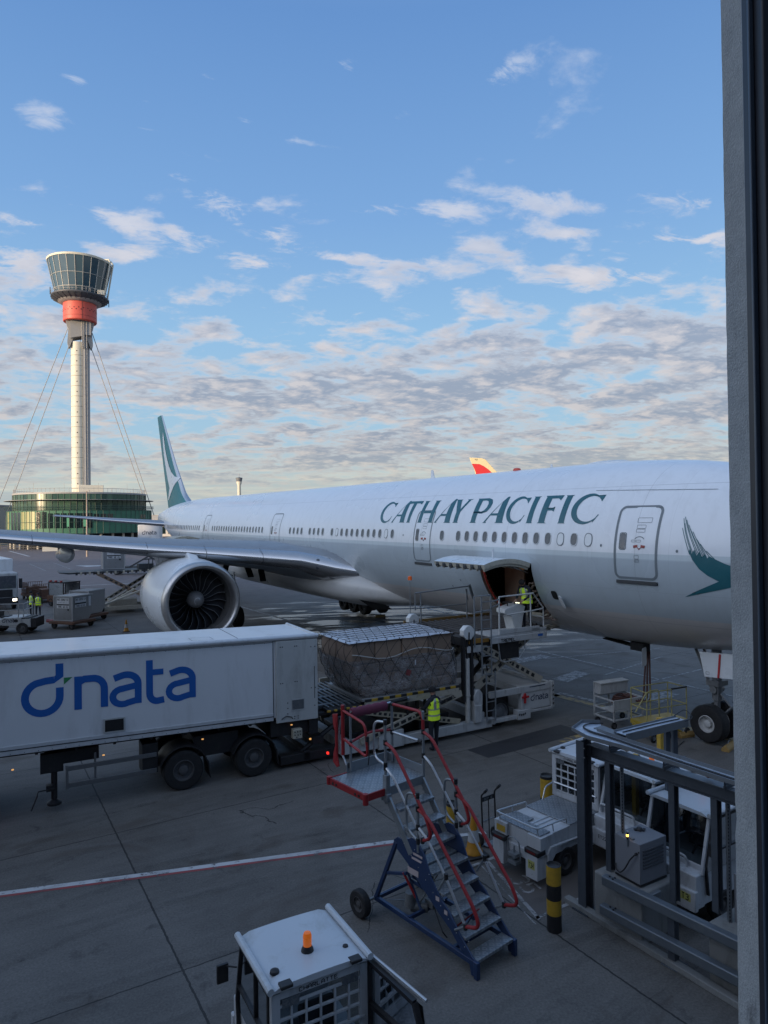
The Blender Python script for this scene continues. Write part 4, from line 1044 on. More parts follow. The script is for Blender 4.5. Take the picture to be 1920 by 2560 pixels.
# kerb of the equipment bay
mb = MB(); kd = (Vector((4.6, 9.99)) - Vector((3.23, 12.17))).normalized()
def rot2(v, a): return Vector((v.x * math.cos(a) - v.y * math.sin(a), v.x * math.sin(a) + v.y * math.cos(a)))
M_CON = mat('cast_concrete', (.20, .205, .20), .85, dirt=.7, dcol=(.07, .07, .065), scale=2.2, bump=.5, bscale=30, streak=True)
kang = math.atan2(kd.y, kd.x)
c_ = Vector((3.23, 12.17)) + kd * 4 + Vector((kd.y, -kd.x)) * -.09
mb.box((c_.x, c_.y, .05), (8.4, .14, .10), rz=kang)
struct(mb.build('kerb', M_CON, bevel=.012), 'low concrete kerb along the foot of the grey guard rail', 'kerb')

# terminal building the photograph was taken from (behind and beside the camera; it shades the stand)
tb = thing('terminal_building', 'tall grey terminal block behind the viewpoint that shades the stand', 'building', (0, 0, 0))
M_TW = mat('terminal_cladding', (.16, .165, .175), .7, dirt=.4, dcol=(.08, .08, .08), scale=.3)
mb = MB(); mb.b2(-20, 260, -34, -3.2, 0, 14); mb.b2(-85, -20.01, -34, -3.2, 0, 19.5); mb.b2(-135, -85.01, -34, -3.2, 0, 31); mb.b2(-430, -135.01, -34, -3.2, 0, 19.0); mb.build('wall', M_TW, tb, smooth=0)
mb = MB()
for k in range(60):
    for z in (5.5, 11.5):
        mb.b2(-120 + k * 5.5, -120 + k * 5.5 + 4.6, -3.2, -3.12, z, z + 3.2)
mb.build('window_band', mat('terminal_glass', (.02, .025, .03), .1, spec=.8), tb, smooth=0)

# pillar and window frame at the right edge
pl = thing('concrete_pillar', 'rough grey concrete pillar filling the right edge beside the window', 'pillar', (.87, 1.597, 0))
def pillar_mat():
    m = bpy.data.materials.new('roughcast'); m.use_nodes = True; t = m.node_tree; t.nodes.clear(); n = NB(t)
    tc = n.node('ShaderNodeTexCoord').outputs['Object']
    a = n.noise(tc, 14, 8, .72); f = n.noise(tc, 160, 4, .6); g = n.noise(n.node('ShaderNodeMapping', {'Vector': tc, 'Scale': (1, 1, .3)}).outputs[0], 5, 6, .7)
    c = n.ramp(n.math('ADD', n.math('MULTIPLY', a, .5), n.math('MULTIPLY', f, .5)), [(.3, (.25, .265, .27)), (.5, (.38, .395, .40)), (.7, (.50, .515, .515))])
    c = n.mix(n.node('ShaderNodeMapRange', {0: g, 1: .60, 2: .72, 3: 0, 4: .8}).outputs[0], c, (.05, .05, .055))
    bp = n.node('ShaderNodeBump', {'Height': n.math('ADD', f, n.math('MULTIPLY', a, 1.5)), 'Strength': .8, 'Distance': .004})
    p = n.node('ShaderNodeBsdfPrincipled', {'Base Color': c, 'Roughness': .9, 'Normal': bp.outputs[0]})
    n.node('ShaderNodeOutputMaterial', {'Surface': p.outputs[0]}); return m
mb = MB(); rgp = random.Random(5)
rings = []
for i in range(241):
    z = 3.0 + i * .04; j = rgp.uniform(-.0012, .0012) + (.006 if 78 < i < 80 else 0)
    rings.append([(0, 0, z), (.3, 0, z), (.3, .122 , z), (j * .6, .122, z)])
mb.loft(rings, cap=True); mb.build('shaft', pillar_mat(), pl, smooth=20, bevel=0)
fr = thing('window_frame', 'dark blue-black window frame at the far right edge', 'window frame', (.6545, 1.2, 0))
mb = MB(); mb.b2(0, .009, -.003, .004, 3, 12.5, 0); mb.build('frame_lip', mat('frame_blue', (.06, .085, .12), .4, dirt=.4, dcol=(.12, .13, .14), scale=9), fr, bevel=.002)
mb = MB(); mb.b2(.0092, .3, -.03, .04, 3, 12.5, 0); mb.build('mullion', mat('frame_black', (.018, .02, .028), .45), fr, bevel=.004)

# ================================================================== CONTROL TOWER
TX, TY = -89.0, 201.0
tow = thing('control_tower', 'tall cream control tower with a glass cab and a coral red drum held by cables', 'control tower', (TX, TY, 0))
M_CRM = mat('tower_cream', (.66, .62, .50), .55, dirt=.18, dcol=(.35, .32, .27), scale=.4)
M_STG = mat('tower_grey', (.36, .35, .33), .55, dirt=.4, dcol=(.14, .14, .14), scale=.5)
M_COR = mat('tower_coral', (.62, .10, .065), .5, dirt=.25, dcol=(.35, .05, .04), scale=.6)
M_GLS = mat('tower_glass', (.02, .06, .085), .07, spec=.9, var=.3, scale=.3)
vdir = Vector((-TX, -TY, 0)).normalized(); ldir = Vector((vdir.y, -vdir.x, 0))   # ldir: to the viewer's right is -ldir
if ldir.x > 0: ldir = -ldir
def TP(l, f_, z): return ldir * l + vdir * f_ + Vector((0, 0, z))    # l: left, f: towards viewer
mb = MB(); mb.lathe([(1.95, 14), (1.95, 60)], 40, 0, Matrix.Translation(TP(.62, 0, 0))); mb.build('shaft', M_CRM, tow)
mb = MB()
for k in range(14): mb.lathe([(1.955, 17 + k * 3.0), (1.985, 17.05 + k * 3.0), (1.955, 17.1 + k * 3.0)], 40, 0, Matrix.Translation(TP(.62, 0, 0)))
mb.build('shaft_ring', mat('ring_brown', (.22, .19, .14), .6), tow)
mb = MB()
poly = [(-.6, 1.9), (-1.3, 1.9), (-2.1, 1.2), (-2.55, .2), (-2.5, -1.4), (-.6, -1.9)]
mb.prism([(a, c) for a, c in poly], lambda u, v, d: TP(u, v, d), 14, 63); mb.build('lift_shaft', M_STG, tow)
mb = MB()
for k in range(40): mb.bar(TP(-1.2, 2.05, 16 + k * 1.18), TP(-1.75, 1.75, 16 + k * 1.18), .07, .07)
for l, f_ in ((-1.15, 2.1), (-1.8, 1.75)): mb.bar(TP(l, f_, 15), TP(l, f_, 63), .10, .10)
mb.build('ladder', mat('tower_ladder', (.42, .42, .40), .5), tow, smooth=0)
for k in range(14):
    mb = MB(); mb.cyl(TP(.95, 1.85, 18.4 + k * 2.99), TP(.95, 1.95, 18.4 + k * 2.99), .17, n=10); mb.build('porthole', M_DRK, tow)
# flared collar with four buttresses
mb = MB()
for (sl, x0, x1) in ((1, .4, 3.0), (-1, 1.4, 3.1)):
    prof = [(x0 * 0 + .9, 66.8), (4.1, 66.6), (3.6, 64.2), (3.25, 63.6), (3.6, 59.6), (3.25, 58.2), (2.9, 58.3), (2.1, 60.6), (.9, 61.6)]
    mb.prism(prof, lambda u, v, d, sl=sl: TP(sl * u * .96, d, v), -.9, 1.6)
mb.prism([(2.6, 66.8), (2.6, 60.8), (-.4, 61.6), (-.4, 66.8)], lambda u, v, d: TP(u, d, v), -2.2, 2.35)
mb.prism([(-.4, 66.8), (-.4, 58.8), (-.75, 58.0), (-1.05, 62.0), (-2.9, 62.0), (-3.0, 66.8)], lambda u, v, d: TP(u, d, v), -2.2, 2.5)
mb.build('collar', mat('collar_grey', (.33, .32, .30), .6, dirt=.3, dcol=(.2, .19, .18), scale=.6), tow)
mb = MB()
for l in (-.55, -1.0, -1.75): mb.cyl(TP(l, 2.62, 58), TP(l, 2.62, 66.4), .10, n=8)
mb.build('pipe', M_STG, tow)
mb = MB(); mb.lathe([(3.6, 65.9), (4.45, 66.0), (4.60, 66.2), (4.60, 71.2), (4.0, 71.3)], 48, 0, Matrix.Identity(4)); dr = mb.build('drum', M_COR, tow, smooth=30)
mb = MB()
for k in range(46):
    a = 2 * PI * k / 46
    if k % 9 == 4: continue
    z = 69.0 + (.35 if k % 2 else -.15); p = Vector((4.60 * math.cos(a), 4.60 * math.sin(a), z)); mb.cyl(p * 1, p + Vector((math.cos(a), math.sin(a), 0)) * .03, .16, n=8)
mb.lathe([(4.605, 67.2), (4.63, 67.23), (4.605, 67.26)], 48); mb.bar(TP(-.55, 4.58, 66.1), TP(-.55, 4.58, 71.2), .06, .06)
mb.build('vent_holes', M_DRK, dr)
mb = MB(); mb.lathe([(4.1, 71.2), (5.4, 71.4), (6.0, 71.9), (4.2, 72.2)], 48, 0); mb.build('ring_beam', M_STG, tow)
mb = MB(); mb.lathe([(4.6, 71.4), (7.4, 72.5), (7.85, 73.0), (7.85, 73.35), (6.7, 73.4)], 48, 0); 
for k in range(28):
    a = 2 * PI * k / 28; mb.bar((5 * math.cos(a), 5 * math.sin(a), 71.5), (7.8 * math.cos(a), 7.8 * math.sin(a), 72.85), .12, .35)
mb.build('balcony', mat('balcony_dark', (.075, .08, .09), .5, dirt=.3), tow)
mb = MB()
for z in (73.9, 74.45): mb.tube([(7.8 * math.cos(2 * PI * k / 48), 7.8 * math.sin(2 * PI * k / 48), z) for k in range(48)], .05, 5, closed=True)
for k in range(40): mb.bar((7.8 * math.cos(2 * PI * k / 40), 7.8 * math.sin(2 * PI * k / 40), 73.3), (7.8 * math.cos(2 * PI * k / 40), 7.8 * math.sin(2 * PI * k / 40), 74.5), .05, .05)
mb.build('railing', M_STG, tow, smooth=0)
# glass cab: cone of tall panes leaning outwards
NP_ = 24; zb_, zm_, zt_ = 73.4, 78.6, 83.2; rb_, rt_ = 6.6, 8.75
rr_ = lambda z: rb_ + (rt_ - rb_) * (z - zb_) / (zt_ - zb_)
mb = MB(); mb.lathe([(rr_(z), z) for z in (zb_, zm_, zt_)], NP_, 0); mb.lathe([(0.01, 78.0), (6.3, 78.0)], 24); mb.build('cab_glass', M_GLS, tow, smooth=0)
mb = MB()
for k in range(NP_):
    a = 2 * PI * k / NP_; ca, sa = math.cos(a), math.sin(a)
    mb.bar((rr_(zb_) * ca * 1.006, rr_(zb_) * sa * 1.006, zb_), (rr_(zt_) * ca * 1.006, rr_(zt_) * sa * 1.006, zt_), .13, .13)
for z in (74.9, zm_):
    mb.tube([(rr_(z) * 1.008 * math.cos(2 * PI * k / NP_), rr_(z) * 1.008 * math.sin(2 * PI * k / NP_), z) for k in range(NP_)], .075, 5, closed=True)
mb.build('mullions', mat('mullion_cream', (.50, .48, .42), .5), tow, smooth=0)
mb = MB(); mb.lathe([(rr_(zt_) - .1, zt_ - .05), (8.85, zt_ - .1), (8.95, zt_ + .45), (8.7, zt_ + .6), (8.4, zt_ + .65), (.01, zt_ + .9)], 48, 0); mb.build('roof', M_CRM, tow)
mb = MB()
for l, a in ((0, 0), (1, 0)):
    P_l = [TP(-6.6 - .9 * l, 3.2 - 1.6 * l, 73.6), TP(-8.2 - .9 * l, 4.0 - 1.8 * l, 83.6), TP(-7.9 - .7 * l, 3.8 - 1.8 * l, 84.5), TP(-6.6, 3.0, 84.6)]
    mb.tube(P_l, .24, 8)
mb.build('duct', M_CRM, tow)
mb = MB(); mb.b2(-1, 1, -.5, .5, 0, 1.3); o = mb.build('plant_cabinet', M_CRM, tow, bevel=.05); o.location = TP(-5.6, 5.2, 73.4); o.rotation_euler.z = .5
mb = MB(); mb.lathe([(6.0, 75.0), (6.1, 76.1), (5.6, 76.3)], 24); mb.build('desk_ring', mat('desk_pale', (.25, .34, .32), .6, emit=(.4, .55, .5), estr=.1), tow)
for l, z, r_ in ((7.9, 74.6, .12), (-7.9, 72.6, .12), (-8.2, 84.2, .1), (2.0, 84.9, .08)):
    mb = MB(); mb.cyl(TP(l, .5, z - 1.2), TP(l, .5, z + .9), r_, n=8); mb.build('aerial', M_DGR, tow)
# cables
def cable(a, c):
    mb = MB(); mb.tube([a, c], .12, 6); mb.build('cable', M_STG, tow)
cable(TP(3.3, .6, 63.9), TP(22.5, 3, 9)); cable(TP(3.2, .6, 58.3), TP(19.4, 2, 9)); cable(TP(-3.2, .6, 63.3), TP(-20.0, 3, 9)); cable(TP(-3.2, .6, 58.0), TP(-17.6, 2, 13)); cable(TP(0, -3, 62), TP(0, -24, 12))
mb = MB(); mb.b2(-3.4, 3.4, -1.5, 1.5, 14, 18.0); o = mb.build('entrance_block', M_CRM, tow, bevel=.1); o.location = TP(-2.6, 1.5, 0); o.rotation_euler.z = math.atan2(ldir.y, ldir.x)
mb = MB()
for k in range(5): mb.b2(-3.1 + k * 1.25, -2.5 + k * 1.25, 1.5, 1.58, 15, 17.5)
o = mb.build('block_louvres', M_DRK, tow); o.location = TP(-2.6, 1.5, 0); o.rotation_euler.z = math.atan2(ldir.y, ldir.x) + PI

# base building: green glass, two stepped oval tiers on columns
gb = thing('green_office_building', 'round green glass office building at the foot of the control tower', 'building', (TX, TY, 0))
def pane_mat(name, c0, c1, rough):
    m = bpy.data.materials.new(name); m.use_nodes = True; t = m.node_tree; t.nodes.clear(); n = NB(t)
    tc = n.node('ShaderNodeTexCoord').outputs['Object']; s_ = n.node('ShaderNodeSeparateXYZ', {0: tc}).outputs
    a = n.math('ARCTAN2', s_[1], s_[0])
    fx = n.math('FLOOR', n.math('MULTIPLY', a, 72 / (2 * PI))); fz = n.math('FLOOR', n.math('DIVIDE', s_[2], 3.1))
    wn = n.node('ShaderNodeTexWhiteNoise', {'Vector': n.node('ShaderNodeCombineXYZ', {0: fx, 1: fz}).outputs[0]}).outputs[0]
    c = n.mix(wn, c0, c1)
    p = n.node('ShaderNodeBsdfPrincipled', {'Base Color': c, 'Roughness': rough, 'Specular IOR Level': .3})
    n.node('ShaderNodeOutputMaterial', {'Surface': p.outputs[0]}); return m
M_GP = pane_mat('green_panel', (.055, .16, .10), (.075, .20, .125), .55)
M_GG = pane_mat('green_glass', (.02, .055, .045), (.08, .15, .10), .2)
EX = 1.0
def ring(r, z, n=72): return [(r * math.cos(2 * PI * k / n), r * math.sin(2 * PI * k / n), z) for k in range(n)]
mb = MB(); mb.loft([ring(19.4, 4.0), ring(19.4, 10.4)]); mb.loft([ring(19.4, 10.4), ring(17.7, 10.42)]); mb.loft([ring(19.4, 4.0), ring(5, 4.0)]); mb.build('wall', M_GP, gb, smooth=20)
mb = MB(); mb.loft([ring(17.85, 10.42), ring(17.85, 14.9)]); mb.build('upper_wall', M_GG, gb, smooth=20)
mb = MB(); mb.loft([ring(18.0, 14.9), ring(18.0, 15.35), ring(.5, 15.4)]); mb.loft([ring(20.1, 13.2), ring(20.1, 13.3), ring(17.85, 13.3)]); mb.loft([ring(20.1, 13.2), ring(17.85, 13.2)]); mb.build('roof', M_STG, gb, smooth=20)
mb = MB()
for k in range(72):
    a = 2 * PI * k / 72
    mb.bar((19.46 * math.cos(a), 19.46 * math.sin(a), 4.0), (19.46 * math.cos(a), 19.46 * math.sin(a), 10.4), .10, .10)
    mb.bar((17.9 * math.cos(a), 17.9 * math.sin(a), 10.5), (17.9 * math.cos(a), 17.9 * math.sin(a), 14.9), .10, .10)
for z, r in ((4.1, 19.46), (7.2, 19.46), (10.4, 19.48), (11.5, 20.1), (11.0, 20.1)): mb.tube(ring(r, z), .07, 4, closed=True)
mb.build('mullions', mat('mullion_green', (.05, .09, .075), .5), gb, smooth=0)
va = math.atan2(-TY, -TX)   # direction to the viewer
mb = MB()
for k in range(90):
    a = 2 * PI * k / 90; mb.bar((17.7 * math.cos(a), 17.7 * math.sin(a), 15.3), (17.7 * math.cos(a), 17.7 * math.sin(a), 16.5 + (1.4 if k % 7 == 0 else 0)), .06, .06)
mb.tube(ring(17.7, 16.4), .05, 4, closed=True); mb.build('roof_railing', M_STG, gb, smooth=0)
M_WN = mat('office_glass_dark', (.008, .018, .018), .1, spec=.7)
M_WL = mat('office_glass_blind', (.30, .30, .12), .4)
# vdir points to the viewer; left of picture = +l
def gwin(da0, da1, z0, z1, m, r=19.44):
    mb = MB(); n_ = 3; a0 = va - rad(da1); a1 = va - rad(da0)
    q = [a0 + (a1 - a0) * i / n_ for i in range(n_ + 1)]
    for c, d in zip(q, q[1:]):
        mb.add([(r * math.cos(c), r * math.sin(c), z0), (r * math.cos(d), r * math.sin(d), z0), (r * math.cos(d), r * math.sin(d), z1), (r * math.cos(c), r * math.sin(c), z1)], [(0, 1, 2, 3)])
    mb.build('window', m, gb, smooth=0)
for (d0, d1, z0, z1) in ((-62, -58, 8.0, 9.2), (-57, -53, 8.0, 9.2), (-24, -19.5, 7.4, 9.4), (-18.5, -14, 7.4, 9.4), (-13, -9, 7.4, 9.4), (-8, -4, 5.6, 9.6), (-3.5, .5, 5.6, 9.6), (1, 5, 5.6, 9.6), (6, 10, 5.6, 9.6), (11, 15, 5.6, 9.6), (16, 20, 5.6, 9.6), (21, 25, 5.6, 9.6), (26, 30, 5.6, 10), (31, 35, 5.6, 10), (51, 55, 5.0, 10), (56, 60, 5.0, 10), (61, 65, 5, 10)):
    gwin(d0, d1, z0, z1, M_WN)
for (d0, d1) in ((36, 40), (41, 45), (46, 50), (70, 75)): gwin(d0, d1, 5.4, 10.1, M_WL)
for (d0, d1) in ((-4, -1.2), (8.5, 10)): gwin(d0, d1, 6.0, 8.4, mat('office_glass_lit', (.10, .30, .17), .3, emit=(.2, .55, .3), estr=.15), 20.7)
for k in range(16):
    a = va + rad(-75 + k * 10); mb = MB(); mb.cyl((18.6 * math.cos(a), 18.6 * math.sin(a), 0), (18.6 * math.cos(a), 18.6 * math.sin(a), 4.0), .35, n=10); mb.build('column', mat('column_tan', (.42, .38, .30), .7), gb)
mb = MB(); mb.loft([ring(16, 0, 36), ring(16, 4.0, 36)]); mb.build('undercroft', M_DRK, gb)

# ---- farther things
M_STN = mat('sandy_cladding', (.42, .38, .31), .7, dirt=.3)
def slab_building(name, label, x0, x1, y0, y1, h, m, rows=2, step=4.0):
    t = thing(name, label, 'building', ((x0 + x1) / 2, (y0 + y1) / 2, 0)); w = (x1 - x0) / 2; d = (y1 - y0) / 2
    mb = MB(); mb.b2(-w, w, -d, d, 0, h); mb.build('wall', m, t, smooth=0)
    mb = MB(); mb.b2(-w - .3, w + .3, -d - .3, d + .3, h + .003, h + .5); mb.build('roof', M_STG, t, smooth=0)
    k = 0
    for r in range(rows):
        z = 1.2 + (h - 1.6) / rows * r
        for i in range(int(2 * w / step)):
            mb = MB(); mb.b2(-w + i * step + .6, -w + i * step + step - .6, -d - .05, -d + .01, z, z + (h - 1.6) / rows * .55); mb.build('window', M_WN, t, smooth=0); k += 1
    return t
slab_building('pier_building', 'sunlit cream pier building at the left edge beyond the apron', -176, -121, 214, 230, 12.5, M_STN)
slab_building('cargo_shed', 'low pale cargo shed far beyond the green office building', -126, -70, 330, 350, 8, mat('shed_pale', (.5, .47, .42), .6), 1, 7)
slab_building('hangar', 'long low grey hangar on the horizon behind the tail', -300, -90, 620, 660, 13, mat('hangar_grey', (.3, .31, .31), .7), 1, 14)
t2 = thing('distant_control_tower', 'slim pale distant tower on the skyline above the fuselage', 'control tower', (-190.5, 900, 0))
mb = MB(); mb.lathe([(2.6, 0), (2.2, 54), (3.4, 57), (3.6, 59)], 16); mb.build('shaft', M_CRM, t2)
mb = MB(); mb.lathe([(3.6, 59), (4.4, 63), (4.6, 64), (.1, 65)], 16); mb.build('cab', mat('far_cab', (.16, .17, .18), .4), t2); mb = MB(); mb.cyl((0, 0, 65), (0, 0, 70), .3, n=6); mb.build('aerial', M_STG, t2)
lm = thing('lamp_mast', 'thin tan lamp mast standing in front of the green building', 'lamp mast', (-60.9, 140, 0))
mb = MB(); mb.tube([(0, 0, 0), (0, 0, 13.4)], [.22, .12], 10); mb.build('pole', mat('mast_tan', (.34, .27, .22), .6), lm); mb = MB(); mb.b2(-.6, .6, -.15, .15, 13.4, 13.6); mb.build('lamp_head', M_STG, lm)
for i, (x, y, l) in enumerate(((-83.4, 170.5, 'pale concrete barrier left of the wing pod on the sunlit apron'), (-78.6, 174.0, 'pale concrete barrier right of the wing pod on the sunlit apron'))):
    mb = MB(); mb.prism([(-.5, 0), (.5, 0), (.3, .5), (.18, 1.1), (-.18, 1.1), (-.3, .5)], lambda u, v, d: (d, u, v), -1.7, 1.7)
    o = mb.build('concrete_barrier', mat('barrier_cream', (.58, .54, .44), .8), bevel=.03); o.location = (x, y, 0); o.rotation_euler.z = .4 + i * .3; tag(o, l, 'barrier', 'concrete barriers on the far apron')
fn_ = thing('boundary_fence', 'long dark post and rail fence below the green building', 'fence', (-90, 178, 0))
mb = MB()
for k in range(60): mb.bar((-50 + k * 2, 0, 0), (-50 + k * 2, 0, 1.9), .12, .12)
mb.build('post', M_DGR, fn_, smooth=0); mb = MB()
for z in (.7, 1.3, 1.85): mb.bar((-50, 0, z), (68, 0, z), .08, .10)
mb.build('rail', M_DGR, fn_, smooth=0)
mb = MB(); rgt = random.Random(3)
for k in range(700):
    x = rgt.uniform(-1600, 1600); y = 1500 + rgt.uniform(0, 200); r = rgt.uniform(6, 14)
    q = [(x + rgt.uniform(-r, r), y + rgt.uniform(-r, r), rgt.uniform(0, r * 1.1)) for _ in range(9)]
    mb.add(q, [(0, 1, 2), (3, 4, 5), (6, 7, 8), (0, 4, 8), (1, 5, 6), (2, 3, 7)])
struct(mb.build('tree_belt', mat('far_foliage', (.05, .065, .05), .9)), 'low belt of far trees along the horizon', 'trees', 'stuff')

# ---- second airliner: only its cream fin with a red sweep shows above the near fuselage
sa = thing('parked_airliner', 'airliner behind whose cream fin tip with a red sweep shows above the fuselage', 'airliner', (16.9, 122, 0))
def SP(x, y, z): return (x, y, z)
k_ = 122 / 1707.7
def PX(x, y): return ((x - 960) * k_ - 16.9, 6.92 + (1309 - .0125 * (x - 960) - y) * k_)
F_ = [PX(1175, 1154.5), PX(1206, 1156), PX(1215, 1159), PX(1237, 1184), PX(1300, 1245), PX(1235, 1262), PX(1206, 1262), PX(1187, 1184)]
mb = MB(); mb.prism(F_, lambda u, v, d: (u, d, v), -.14, .14); f2 = mb.build('tail_fin', mat('fin_cream', (.72, .60, .34), .4), sa, bevel=.05)
mb = MB(); q = [PX(1181, 1170), PX(1200, 1171), PX(1212, 1177), PX(1224, 1186), PX(1255, 1220), PX(1200, 1240), PX(1190, 1190)]
decal(mb, [q], lambda u, v: (u, -.17, v), 50); mb.build('red_sweep', mat('fin_red', (.62, .03, .03), .4), f2)
mb = MB(); o = PX(1189, 1162); text(mb, 'MXV', lambda u, v, q: (o[0] + u, -.15 - q, o[1] + v), .28, .75); mb.build('fin_letters', M_DGR, f2)
mb = MB(); rr = []
for (x, r, z) in ((-6.5, .3, 6.4), (-2, 1.3, 6.0), (6, 2.6, 5.3), (14, 2.8, 5.2), (44, 2.8, 5.2), (50, 2.2, 5.0), (54, .3, 4.6)):
    rr.append([(x, r * math.cos(2 * PI * q / 24), z + r * math.sin(2 * PI * q / 24)) for q in range(24)])
mb.loft(rr, cap=True); mb.build('fuselage', M_WHT, sa, smooth=60)
mb = MB(); mb.prism([(16, -2), (24, -2), (13, -28), (11, -28)], lambda u, v, d: (u, v, 4.6 + d - v * .05), 0, .5); mb.prism([(16, 2), (24, 2), (13, 28), (11, 28)], lambda u, v, d: (u, v, 4.6 + d + v * .05), 0, .5); mb.build('wing', M_GRY, sa)
mb = MB()
for x, y in ((18, 3), (18, -3), (46, 0)): mb.cyl((x, y, 0.6), (x, y, 4), .2); mb.cyl((x, y - .3, .6), (x, y + .3, .6), .6, n=18)
mb.build('landing_gear', M_BLK, sa)
# ================================================================== shared paints for ground equipment
M_VW = mat('equipment_white', (.40, .41, .41), .45, dirt=.8, dcol=(.13, .12, .11), scale=2.6, wear=.35, wcol=(.14, .09, .06), streak=True)
M_VC = mat('equipment_cream', (.36, .33, .27), .55, dirt=.6, dcol=(.10, .09, .08), scale=3.0, wear=.4, wcol=(.12, .08, .05))
M_TRL = mat('trailer_white', (.60, .62, .64), .38, dirt=.36, dcol=(.22, .215, .20), scale=.8, streak=True, coat=.1)
M_BLU = mat('logo_blue', (.012, .10, .36), .4); M_GRN = mat('logo_green', (.03, .22, .08), .4)
M_NAVY = mat('logo_navy', (.02, .035, .07), .5)
M_TYR = M_BLK
M_HUB = mat('hub_dark', (.07, .07, .072), .55, dirt=.5, scale=6)
M_GST = mat('galvanised_steel', (.24, .265, .285), .42, .55, dirt=.5, dcol=(.16, .17, .18), scale=5)
M_SLV = mat('silver_tube', (.50, .52, .54), .3, .7)
M_YEL = mat('safety_yellow', (.42, .26, .025), .5, dirt=.5, dcol=(.10, .07, .03), scale=4, wear=.3, wcol=(.08, .06, .04))
M_BKP = mat('black_paint', (.014, .014, .016), .5, dirt=.4, dcol=(.06, .055, .05), scale=4)
M_AMB = mat('amber_lens', (.55, .13, .01), .25, emit=(1, .25, .02), estr=.12)
M_LAMP = mat('lit_marker', (1, .6, .2), .3, emit=(1, .45, .12), estr=.7)
M_RLMP = mat('lit_tail_lamp', (1, .05, .03), .3, emit=(1, .03, .02), estr=1.2)
def place(ob, x, y, z=0.0, rz=0.0):
    ob.location = (x, y, z); ob.rotation_euler = (0, 0, rz); return ob

